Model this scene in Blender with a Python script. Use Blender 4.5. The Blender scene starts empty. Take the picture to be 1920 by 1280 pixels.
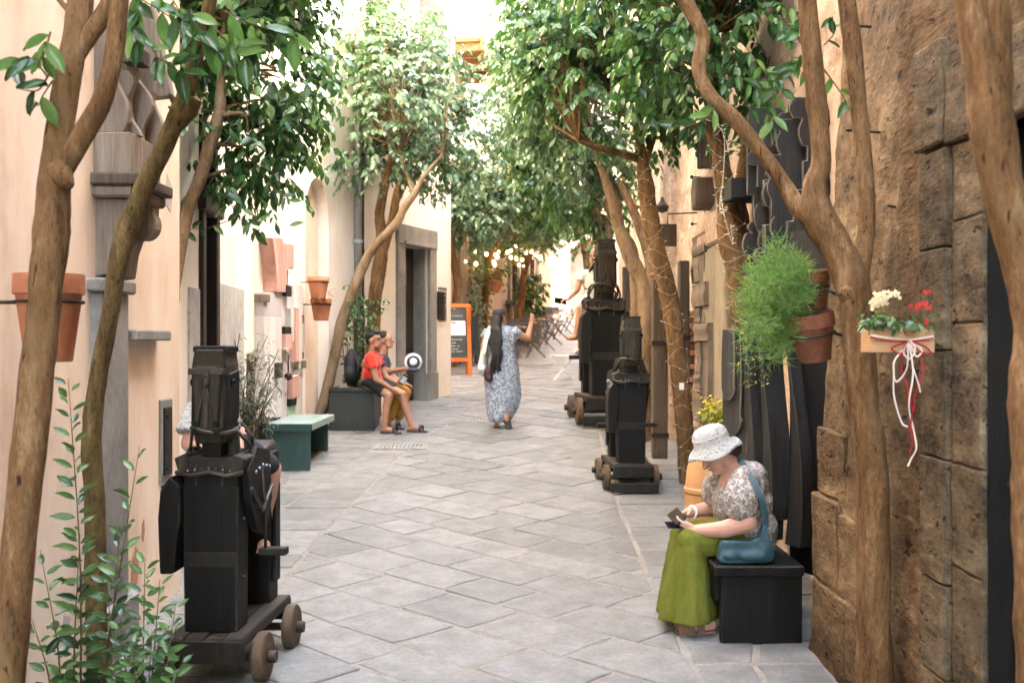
import bpy, bmesh, math, random
import numpy as np
from mathutils import Vector, Matrix, noise

sc = bpy.context.scene
COL = sc.collection
R = math.radians
rnd = random.Random(11)
nrng = np.random.default_rng(5)

# ------------------------------------------------------------------ camera, sky, sun, exposure
cam_data = bpy.data.cameras.new('camera')
cam = bpy.data.objects.new('camera', cam_data)
COL.objects.link(cam)
cam.location = (0, 0, 1.65)
cam.rotation_euler = (R(90), 0, 0)
cam_data.sensor_width = 36
cam_data.lens = 37.5
cam_data.clip_end = 500
cam_data.dof.use_dof = True
cam_data.dof.focus_distance = 6.6
cam_data.dof.aperture_fstop = 4.0
sc.camera = cam

SUN_EL, SUN_AZ = R(52), R(99)          # azimuth clockwise from +Y
w = bpy.data.worlds.new('World'); sc.world = w; w.use_nodes = True
wn = w.node_tree.nodes; wl = w.node_tree.links
bg = wn['Background']
sky = wn.new('ShaderNodeTexSky'); sky.sky_type = 'NISHITA'; sky.sun_disc = False
sky.sun_elevation = SUN_EL; sky.sun_rotation = SUN_AZ
sky.air_density = 1.0; sky.dust_density = 2.5; sky.ozone_density = 1.0
wl.new(sky.outputs[0], bg.inputs['Color']); bg.inputs['Strength'].default_value = 0.15
sd = bpy.data.lights.new('sun', 'SUN'); sd.energy = 2.2; sd.angle = R(0.6); sd.color = (1.0, .93, .82)
sun = bpy.data.objects.new('sun', sd); COL.objects.link(sun)
svec = Vector((math.sin(SUN_AZ) * math.cos(SUN_EL), math.cos(SUN_AZ) * math.cos(SUN_EL), math.sin(SUN_EL)))
sun.rotation_euler = svec.to_track_quat('Z', 'Y').to_euler()
sun.location = svec * 40
vs = sc.view_settings
sc.display_settings.display_device = 'sRGB'
vs.view_transform = 'Standard'; vs.look = 'None'; vs.gamma = 1.0; vs.exposure = 5.05
vs.use_curve_mapping = False
vs.use_white_balance = True; vs.white_balance_temperature = 7950; vs.white_balance_tint = 5
cy = sc.cycles
cy.use_denoising = True
cy.use_adaptive_sampling = True; cy.adaptive_threshold = .025; cy.adaptive_min_samples = 24
cy.max_bounces = 8; cy.diffuse_bounces = 4; cy.glossy_bounces = 3; cy.transmission_bounces = 4
cy.sample_clamp_indirect = 8.0
cy.caustics_reflective = False; cy.caustics_refractive = False
sc.render.film_transparent = False

# ------------------------------------------------------------------ helpers
def lerp_tab(tab, y):
    if y <= tab[0][0]: return tab[0][1]
    for (a, va), (b, vb) in zip(tab, tab[1:]):
        if y <= b: return va + (vb - va) * (y - a) / (b - a)
    return tab[-1][1]

def gz(y):
    if y < 4: return 0.0
    if y < 8: return 0.065 * (y - 4) ** 2 / 8
    if y < 46: return 0.065 * (y - 6)
    return 2.6
F = 2000.0
def P(x, y, d):
    """point of the street seen at photo pixel x, y and d metres away"""
    return Vector(((x - 960) / F * d, d, 1.65 - (y - 640) / F * d))

def vec(a): return a if isinstance(a, Vector) else Vector(a)

ORG = {}
def root(name, label, cat, loc=(0, 0, 0), group=None, rz=0.0):
    o = bpy.data.objects.new(name, None); COL.objects.link(o)
    o.location = loc; o.rotation_euler = (0, 0, rz); o.empty_display_size = .1
    o['label'] = label; o['category'] = cat
    if group: o['group'] = group
    ORG[o.name] = Vector(loc)
    return o
def tag(o, label, cat, group=None):
    o['label'] = label; o['category'] = cat
    if group: o['group'] = group
    return o

class MB:
    def __init__(s): s.v = []; s.f = []; s.t = []
    def add(s, vs_, fs, M=None):
        n = len(s.v)
        if M is not None: vs_ = [M @ vec(p) for p in vs_]
        s.v += [tuple(p) for p in vs_]
        s.f += [tuple(i + n for i in f) for f in fs]
        return s
    def box(s, c, d, M=None, top=1.0, topy=None):
        x, y, z = d[0] / 2, d[1] / 2, d[2] / 2
        ty = top if topy is None else topy
        p = [(-x, -y, -z), (x, -y, -z), (x, y, -z), (-x, y, -z), (-x * top, -y * ty, z), (x * top, -y * ty, z), (x * top, y * ty, z), (-x * top, y * ty, z)]
        f = [(0, 3, 2, 1), (4, 5, 6, 7), (0, 1, 5, 4), (1, 2, 6, 5), (2, 3, 7, 6), (3, 0, 4, 7)]
        T = Matrix.Translation(vec(c))
        return s.add([Vector(q) for q in p], f, T @ M if M is not None else T)
    def hexa(s, p):      # 8 corners bottom ring then top ring
        return s.add(p, [(0, 3, 2, 1), (4, 5, 6, 7), (0, 1, 5, 4), (1, 2, 6, 5), (2, 3, 7, 6), (3, 0, 4, 7)])
    def prism(s, pts, ax, a, b, M=None):
        """2D outline extruded along ax: 'x' -> pts are (y,z); 'y' -> (x,z); 'z' -> (x,y)"""
        def mk(u, v, t): return {'x': (t, u, v), 'y': (u, t, v), 'z': (u, v, t)}[ax]
        n = len(pts)
        area = sum(pts[i][0] * pts[(i + 1) % n][1] - pts[(i + 1) % n][0] * pts[i][1] for i in range(n))
        if (area < 0) != (ax == 'y'): pts = pts[::-1]
        if a > b: a, b = b, a
        vv = [mk(u, v, a) for u, v in pts] + [mk(u, v, b) for u, v in pts]
        f = [tuple(range(n))[::-1], tuple(range(n, 2 * n))] + [(i, (i + 1) % n, n + (i + 1) % n, n + i) for i in range(n)]
        return s.add([Vector(q) for q in vv], f, M)
    def tube(s, pts, rad, n=8, cap=True, M=None, wob=0.0, seed=0):
        pts = [vec(p) for p in pts]
        if not isinstance(rad, (list, tuple)): rad = [rad] * len(pts)
        vv, ff = [], []
        up = Vector((0, 0, 1)); prev = None
        for i, p in enumerate(pts):
            t = (pts[min(i + 1, len(pts) - 1)] - pts[max(i - 1, 0)])
            if t.length < 1e-9: t = Vector((0, 0, 1))
            t.normalize()
            if prev is None:
                a = t.orthogonal().normalized()
            else:
                a = (prev - t * prev.dot(t))
                a = a.normalized() if a.length > 1e-6 else t.orthogonal().normalized()
            prev = a; b = t.cross(a)
            for k in range(n):
                an = 2 * math.pi * k / n
                dv = a * math.cos(an) + b * math.sin(an)
                r = rad[i]
                if wob: r *= 1 + wob * noise.noise(p * 9 + dv * 1.3 + Vector((seed, 0, 0))) + wob * .6 * noise.noise(p * 30 + dv * 2 + Vector((seed, 5, 0)))
                vv.append(p + dv * r)
        m = len(pts)
        for i in range(m - 1):
            for k in range(n):
                k2 = (k + 1) % n
                ff.append((i * n + k, i * n + k2, (i + 1) * n + k2, (i + 1) * n + k))
        if cap:
            ff.append(tuple(range(n))[::-1]); ff.append(tuple(range((m - 1) * n, m * n)))
        return s.add(vv, ff, M)
    def lathe(s, prof, n=20, c=(0, 0, 0), M=None):
        """profile of (r, z) from bottom to top, closed at both ends"""
        vv, ff = [], []
        for r, z in prof:
            for k in range(n):
                a = 2 * math.pi * k / n
                vv.append(Vector((r * math.cos(a), r * math.sin(a), z)))
        for i in range(len(prof) - 1):
            for k in range(n):
                k2 = (k + 1) % n
                ff.append((i * n + k, i * n + k2, (i + 1) * n + k2, (i + 1) * n + k))
        ff.append(tuple(range(n))[::-1]); ff.append(tuple(range((len(prof) - 1) * n, len(prof) * n)))
        T = Matrix.Translation(vec(c))
        return s.add(vv, ff, T @ M if M is not None else T)
    def ell(s, c, r, n=14, m=9, M=None):
        if not isinstance(r, (list, tuple)): r = (r, r, r)
        prof = [(math.sin(math.pi * i / m), -math.cos(math.pi * i / m)) for i in range(m + 1)]
        prof[0] = (.02, -1); prof[-1] = (.02, 1)
        S = Matrix.Diagonal((r[0], r[1], r[2], 1))
        return s.lathe(prof, n, c, (M @ S) if M is not None else S)
    def cap(s, p0, p1, r0, r1, n=12):
        """tapered capsule"""
        p0, p1 = vec(p0), vec(p1)
        d = p1 - p0; L = d.length
        q = d.to_track_quat('Z', 'Y').to_matrix().to_4x4() if L > 1e-6 else Matrix.Identity(4)
        prof = []
        for i in range(5): a = math.pi / 2 * i / 4; prof.append((max(r0 * math.sin(a), 1e-3), -r0 * math.cos(a)))
        for i in range(5): a = math.pi / 2 * i / 4; prof.append((max(r1 * math.cos(a), 1e-3), L + r1 * math.sin(a)))
        return s.lathe(prof, n, p0, q)
    def frust(s, p0, p1, r0, r1, n=16, fl=1.0):
        p0, p1 = vec(p0), vec(p1); d = p1 - p0
        q = d.to_track_quat('Z', 'Y').to_matrix().to_4x4()
        return s.lathe([(r0, 0), (r0, .001), (r1, d.length - .001), (r1, d.length)], n, p0, q)
    def chain(s, pts, rads):
        for i in range(len(pts) - 1): s.cap(pts[i], pts[i + 1], rads[i], rads[i + 1])
        return s
    def mesh(s, name):
        me = bpy.data.meshes.new(name); me.from_pydata(s.v, [], s.f); me.update(); return me
    def build(s, name, mat, parent=None, bevel=0.0, smooth=None, seg=1, jitter=0.0, sub=0, label=None, edge=None):
        o_ = ORG[parent.name] if parent is not None else Vector((0, 0, 0))
        if o_.length > 0: vv = [(p[0] - o_.x, p[1] - o_.y, p[2] - o_.z) for p in s.v]
        else: vv = s.v
        me = bpy.data.meshes.new(name); me.from_pydata(vv, [], s.f); me.update()
        if bevel or sub or jitter:
            bm = bmesh.new(); bm.from_mesh(me)
            if bevel:
                ed = [e for e in bm.edges if len(e.link_faces) == 2 and e.calc_face_angle(0) > R(28)]
                bmesh.ops.bevel(bm, geom=ed, offset=bevel, segments=seg, affect='EDGES', profile=.6, clamp_overlap=True, material=1 if edge is not None else -1)
            if sub: bmesh.ops.subdivide_edges(bm, edges=bm.edges[:], cuts=sub, use_grid_fill=True)
            if jitter:
                for v_ in bm.verts:
                    nv = noise.noise_vector(v_.co * 7 + o_) * jitter + noise.noise_vector(v_.co * 31 + o_) * jitter * .5
                    v_.co += nv
            bm.to_mesh(me); bm.free()
        if edge is not None: me.materials.append(mat); me.materials.append(edge)
        return link(name, me, mat, parent, smooth, label)

def link(name, me, mat, parent=None, smooth=None, label=None):
    if mat is not None and not me.materials: me.materials.append(mat)
    if smooth:
        me.polygons.foreach_set('use_smooth', [True] * len(me.polygons))
        if smooth is not True: me.set_sharp_from_angle(angle=R(smooth))
    o = bpy.data.objects.new(name, me); COL.objects.link(o)
    if parent is not None:
        o.parent = parent; ORG[o.name] = ORG[parent.name]
    else: ORG[o.name] = Vector((0, 0, 0))
    if label: o['label'] = label
    return o
def structure(o): o['kind'] = 'structure'; return o
def stuff(o): o['kind'] = 'stuff'; return o

def boolean(o, cutter_mb):
    me = cutter_mb.mesh('cut')
    c = bpy.data.objects.new('cut', me); COL.objects.link(c)
    c.location = -ORG[o.name]
    if o.parent: c.location = (0, 0, 0); c.parent = o.parent; c.location = -ORG[o.name]
    md = o.modifiers.new('b', 'BOOLEAN'); md.operation = 'DIFFERENCE'; md.object = c; md.solver = 'EXACT'
    dg = bpy.context.evaluated_depsgraph_get(); dg.update()
    nm = bpy.data.meshes.new_from_object(o.evaluated_get(dg))
    o.modifiers.clear(); old = o.data; o.data = nm
    bpy.data.meshes.remove(old)
    bpy.data.objects.remove(c); bpy.data.meshes.remove(me)

def remeshed(mb, name, mat, parent, vox=.008, smooth=4, wr=0.0, wrs=9.0, post=None):
    """one continuous skin grown round overlapping rounded volumes"""
    me = mb.mesh('tmp'); t = bpy.data.objects.new('tmp', me); COL.objects.link(t)
    m = t.modifiers.new('r', 'REMESH'); m.mode = 'VOXEL'; m.voxel_size = vox
    if smooth:
        m = t.modifiers.new('s', 'SMOOTH'); m.factor = .5; m.iterations = smooth
    dg = bpy.context.evaluated_depsgraph_get(); dg.update()
    nm = bpy.data.meshes.new_from_object(t.evaluated_get(dg))
    bpy.data.objects.remove(t); bpy.data.meshes.remove(me)
    o_ = ORG[parent.name] if parent else Vector((0, 0, 0))
    n = len(nm.vertices)
    co = np.empty(n * 3); nm.vertices.foreach_get('co', co); co = co.reshape(-1, 3)
    if wr:
        no = np.empty(n * 3); nm.vertices.foreach_get('normal', no); no = no.reshape(-1, 3)
        k = np.array([noise.noise(Vector(c * (wrs, wrs, wrs * .45))) + .5 * noise.noise(Vector(c * wrs * 2.3)) for c in co])
        co = co + no * (k * wr)[:, None]
    if post is not None: co = post(co)
    co = co - np.array(o_)
    nm.vertices.foreach_set('co', co.ravel()); nm.update()
    nm.materials.clear()
    return link(name, nm, mat, parent, True)

def smooth_path(pts, per=6):
    """Catmull-Rom through tuples of any length"""
    p = [np.array(q, float) for q in pts]
    p = [2 * p[0] - p[1]] + p + [2 * p[-1] - p[-2]]
    out = []
    for i in range(1, len(p) - 2):
        for k in range(per):
            t = k / per
            out.append(.5 * (2 * p[i] + (p[i + 1] - p[i - 1]) * t + (2 * p[i - 1] - 5 * p[i] + 4 * p[i + 1] - p[i + 2]) * t ** 2 + (3 * p[i] - p[i - 1] - 3 * p[i + 1] + p[i + 2]) * t ** 3))
    out.append(p[-2]); return out

def limb(mb, pts, n=10, wob=.10, per=6, seed=0, cap=True):
    """pts of (x, y, z, radius) or photo-placed (px, py, depth, radius) already turned into points"""
    sp = smooth_path(pts, per)
    mb.tube([Vector(q[:3]) for q in sp], [max(float(q[3]), .002) for q in sp], n, cap, wob=wob, seed=seed)
def LP(l):            # list of (px, py, depth, width in photo pixels) -> path points
    return [tuple(P(x, y, d)) + (wd / 2 / F * d,) for x, y, d, wd in l]

# ------------------------------------------------------------------ materials
def newmat(name):
    m = bpy.data.materials.new(name); m.use_nodes = True
    nt = m.node_tree; b = nt.nodes['Principled BSDF']
    return m, nt, b
def ramp(nt, fac, cols, lo=.3, hi=.7):
    r = nt.nodes.new('ShaderNodeValToRGB'); e = r.color_ramp.elements
    n = len(cols)
    while len(e) < n: e.new(.5)
    for i, c in enumerate(cols):
        e[i].position = lo + (hi - lo) * i / max(n - 1, 1); e[i].color = (*c, 1)
    nt.links.new(fac, r.inputs[0]); return r
def math_(nt, op, a, b):
    n = nt.nodes.new('ShaderNodeMath'); n.operation = op
    for i, q in enumerate((a, b)):
        if isinstance(q, (int, float)): n.inputs[i].default_value = q
        else: nt.links.new(q, n.inputs[i])
    return n.outputs[0]
def noise_(nt, vecsock, scale, detail=5, rough=.6, dist=0.0):
    n = nt.nodes.new('ShaderNodeTexNoise'); n.inputs['Scale'].default_value = scale
    n.inputs['Detail'].default_value = detail; n.inputs['Roughness'].default_value = rough
    n.inputs['Distortion'].default_value = dist
    nt.links.new(vecsock, n.inputs['Vector']); return n.outputs[0]
def coords(nt, stretch=(1, 1, 1), obj=False):
    if obj:
        t = nt.nodes.new('ShaderNodeTexCoord'); s_ = t.outputs['Object']
        oi = nt.nodes.new('ShaderNodeObjectInfo')
        ad = nt.nodes.new('ShaderNodeVectorMath'); ad.operation = 'ADD'
        cmb = nt.nodes.new('ShaderNodeCombineXYZ')
        for k in range(3): nt.links.new(math_(nt, 'MULTIPLY', oi.outputs['Random'], 17.0 + 9 * k), cmb.inputs[k])
        nt.links.new(s_, ad.inputs[0]); nt.links.new(cmb.outputs[0], ad.inputs[1]); s_ = ad.outputs[0]
    else:
        t = nt.nodes.new('ShaderNodeNewGeometry'); s_ = t.outputs['Position']
    m = nt.nodes.new('ShaderNodeMapping'); m.inputs['Scale'].default_value = stretch
    nt.links.new(s_, m.inputs['Vector']); return m.outputs[0]
def mat(name, cols, scale=6, rough=.8, bump=.15, bscale=40, stretch=(1, 1, 1), spec=.35, metal=0.0, obj=False, lo=.3, hi=.7, var=0.0, bdist=.01, fine=.35, sheen=0.0, rvar=0.0):
    m, nt, b = newmat(name)
    v = coords(nt, stretch, obj)
    a = noise_(nt, v, scale); c = noise_(nt, v, scale * 6.3, 6, .7)
    fac = math_(nt, 'ADD', math_(nt, 'MULTIPLY', a, 1 - fine), math_(nt, 'MULTIPLY', c, fine))
    col = ramp(nt, fac, cols, lo, hi).outputs[0]
    if var:
        oi = nt.nodes.new('ShaderNodeObjectInfo')
        hs = nt.nodes.new('ShaderNodeHueSaturation')
        nt.links.new(math_(nt, 'ADD', math_(nt, 'MULTIPLY', oi.outputs['Random'], var), 1 - var / 2), hs.inputs['Value'])
        nt.links.new(col, hs.inputs['Color']); col = hs.outputs[0]
    nt.links.new(col, b.inputs['Base Color'])
    b.inputs['Roughness'].default_value = rough
    if rvar: nt.links.new(math_(nt, 'ADD', math_(nt, 'MULTIPLY', c, rvar), rough - rvar / 2), b.inputs['Roughness'])
    b.inputs['Specular IOR Level'].default_value = spec; b.inputs['Metallic'].default_value = metal
    if sheen: b.inputs['Sheen Weight'].default_value = sheen
    if bump:
        bn = nt.nodes.new('ShaderNodeBump'); bn.inputs['Strength'].default_value = bump; bn.inputs['Distance'].default_value = bdist
        h = noise_(nt, v, bscale, 8, .65)
        h2 = math_(nt, 'ADD', math_(nt, 'MULTIPLY', h, .6), math_(nt, 'MULTIPLY', c, .5))
        nt.links.new(h2, bn.inputs['Height']); nt.links.new(bn.outputs[0], b.inputs['Normal'])
    return m
def wood(name, cols, rough=.7, ax='z', sc_=1.0, spec=.35, var=.25, bump=.5, lo=.25, hi=.75, rvar=.2):
    st = {'x': (.06, 1, 1), 'y': (1, .06, 1), 'z': (1, 1, .06)}[ax]
    return mat(name, cols, 14 * sc_, rough, bump, 60 * sc_, st, spec, obj=True, var=var, lo=lo, hi=hi, fine=.5, rvar=rvar, bdist=.006)
def leafmat(name, cols, rough=.30, trans=.28, spec=.6):
    m, nt, b = newmat(name)
    at = nt.nodes.new('ShaderNodeAttribute'); at.attribute_name = 'rnd'
    fac = at.outputs['Fac']
    r = ramp(nt, fac, cols, 0, 1)
    geo = nt.nodes.new('ShaderNodeNewGeometry')
    n = noise_(nt, geo.outputs['Position'], 60, 3)
    hs = nt.nodes.new('ShaderNodeHueSaturation'); nt.links.new(r.outputs[0], hs.inputs['Color'])
    nt.links.new(math_(nt, 'ADD', math_(nt, 'MULTIPLY', n, .5), .75), hs.inputs['Value'])
    nt.links.new(hs.outputs[0], b.inputs['Base Color'])
    b.inputs['Roughness'].default_value = rough; b.inputs['Specular IOR Level'].default_value = spec
    tr = nt.nodes.new('ShaderNodeBsdfTranslucent')
    h2 = nt.nodes.new('ShaderNodeHueSaturation'); h2.inputs['Hue'].default_value = .485; h2.inputs['Value'].default_value = 1.45; h2.inputs['Saturation'].default_value = 1.1
    nt.links.new(hs.outputs[0], h2.inputs['Color']); nt.links.new(h2.outputs[0], tr.inputs['Color'])
    mx = nt.nodes.new('ShaderNodeMixShader'); mx.inputs[0].default_value = trans
    nt.links.new(b.outputs[0], mx.inputs[1]); nt.links.new(tr.outputs[0], mx.inputs[2])
    nt.links.new(mx.outputs[0], nt.nodes['Material Output'].inputs['Surface'])
    return m
def plain(name, c, rough=.5, spec=.4, metal=0.0, emit=0.0):
    m, nt, b = newmat(name)
    b.inputs['Base Color'].default_value = (*c, 1); b.inputs['Roughness'].default_value = rough
    b.inputs['Specular IOR Level'].default_value = spec; b.inputs['Metallic'].default_value = metal
    if emit:
        b.inputs['Emission Color'].default_value = (*c, 1); b.inputs['Emission Strength'].default_value = emit
    return m
def printed(name, base, c1, c2, scale, thr=.5, rough=.85, obj=False):
    """cloth with a small all-over print"""
    m, nt, b = newmat(name)
    v = coords(nt, (1, 1, 1), obj)
    vo = nt.nodes.new('ShaderNodeTexVoronoi'); vo.inputs['Scale'].default_value = scale; vo.feature = 'F1'
    d = noise_(nt, v, scale * .6, 3)
    ad = nt.nodes.new('ShaderNodeVectorMath'); ad.operation = 'ADD'
    cm = nt.nodes.new('ShaderNodeVectorMath'); cm.operation = 'SCALE'; cm.inputs['Scale'].default_value = 1.6 / scale
    n3 = nt.nodes.new('ShaderNodeTexNoise'); n3.inputs['Scale'].default_value = scale * .7; nt.links.new(v, n3.inputs['Vector'])
    nt.links.new(n3.outputs['Color'], cm.inputs[0]); nt.links.new(v, ad.inputs[0]); nt.links.new(cm.outputs[0], ad.inputs[1])
    nt.links.new(ad.outputs[0], vo.inputs['Vector'])
    r1 = ramp(nt, vo.outputs['Distance'], [c1, base, c1, base], .18, .62)
    n2 = noise_(nt, v, scale * 1.4, 4)
    r2 = ramp(nt, n2, [(0, 0, 0), (1, 1, 1)], thr, thr + .06)
    mx = nt.nodes.new('ShaderNodeMixRGB'); nt.links.new(r2.outputs[0], mx.inputs[0]); nt.links.new(r1.outputs[0], mx.inputs[1]); mx.inputs[2].default_value = (*c2, 1)
    nt.links.new(mx.outputs[0], b.inputs['Base Color']); b.inputs['Roughness'].default_value = rough
    b.inputs['Specular IOR Level'].default_value = .2
    bn = nt.nodes.new('ShaderNodeBump'); bn.inputs['Strength'].default_value = .25; bn.inputs['Distance'].default_value = .01
    nt.links.new(noise_(nt, v, 22, 4), bn.inputs['Height']); nt.links.new(bn.outputs[0], b.inputs['Normal'])
    return m

def rock(name, cols, patch, s_=1.0, stretch=(1, 1, 1), var=0.0, bd=.03, pit=.34, spec=.15):
    m, nt, b = newmat(name)
    v = coords(nt, stretch)
    n1 = noise_(nt, v, 2.2 * s_, 4, .7, .6); n2 = noise_(nt, v, 11 * s_, 4, .75); n3 = noise_(nt, v, 48 * s_, 3, .7); n4 = noise_(nt, v, 19 * s_, 2, .5, .4); n5 = noise_(nt, v, 1.4 * s_, 4, .7, .8)
    fac = math_(nt, 'ADD', math_(nt, 'ADD', math_(nt, 'MULTIPLY', n1, .45), math_(nt, 'MULTIPLY', n2, .33)), math_(nt, 'MULTIPLY', n3, .22))
    col = ramp(nt, fac, cols, .36, .63).outputs[0]
    pm = ramp(nt, n5, [(0, 0, 0), (1, 1, 1)], .55, .66).outputs[0]
    mx = nt.nodes.new('ShaderNodeMixRGB'); nt.links.new(math_(nt, 'MULTIPLY', pm, .6), mx.inputs[0]); nt.links.new(col, mx.inputs[1]); mx.inputs[2].default_value = (*patch, 1); col = mx.outputs[0]
    pr = ramp(nt, n4, [(.25, .22, .2), (1, 1, 1)], pit - .05, pit + .03).outputs[0]
    mu = nt.nodes.new('ShaderNodeMixRGB'); mu.blend_type = 'MULTIPLY'; mu.inputs[0].default_value = 1; nt.links.new(col, mu.inputs[1]); nt.links.new(pr, mu.inputs[2]); col = mu.outputs[0]
    if var:
        oi = nt.nodes.new('ShaderNodeObjectInfo'); hs = nt.nodes.new('ShaderNodeHueSaturation')
        nt.links.new(math_(nt, 'ADD', math_(nt, 'MULTIPLY', oi.outputs['Random'], var), 1 - var / 2), hs.inputs['Value']); nt.links.new(col, hs.inputs['Color']); col = hs.outputs[0]
    nt.links.new(col, b.inputs['Base Color']); b.inputs['Roughness'].default_value = .9; b.inputs['Specular IOR Level'].default_value = spec
    h = math_(nt, 'ADD', math_(nt, 'ADD', math_(nt, 'MULTIPLY', n2, .6), math_(nt, 'MULTIPLY', n3, .35)), math_(nt, 'MULTIPLY', pr, .22))
    bn = nt.nodes.new('ShaderNodeBump'); bn.inputs['Strength'].default_value = 1.0; bn.inputs['Distance'].default_value = bd
    nt.links.new(h, bn.inputs['Height']); nt.links.new(bn.outputs[0], b.inputs['Normal'])
    return m

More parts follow.
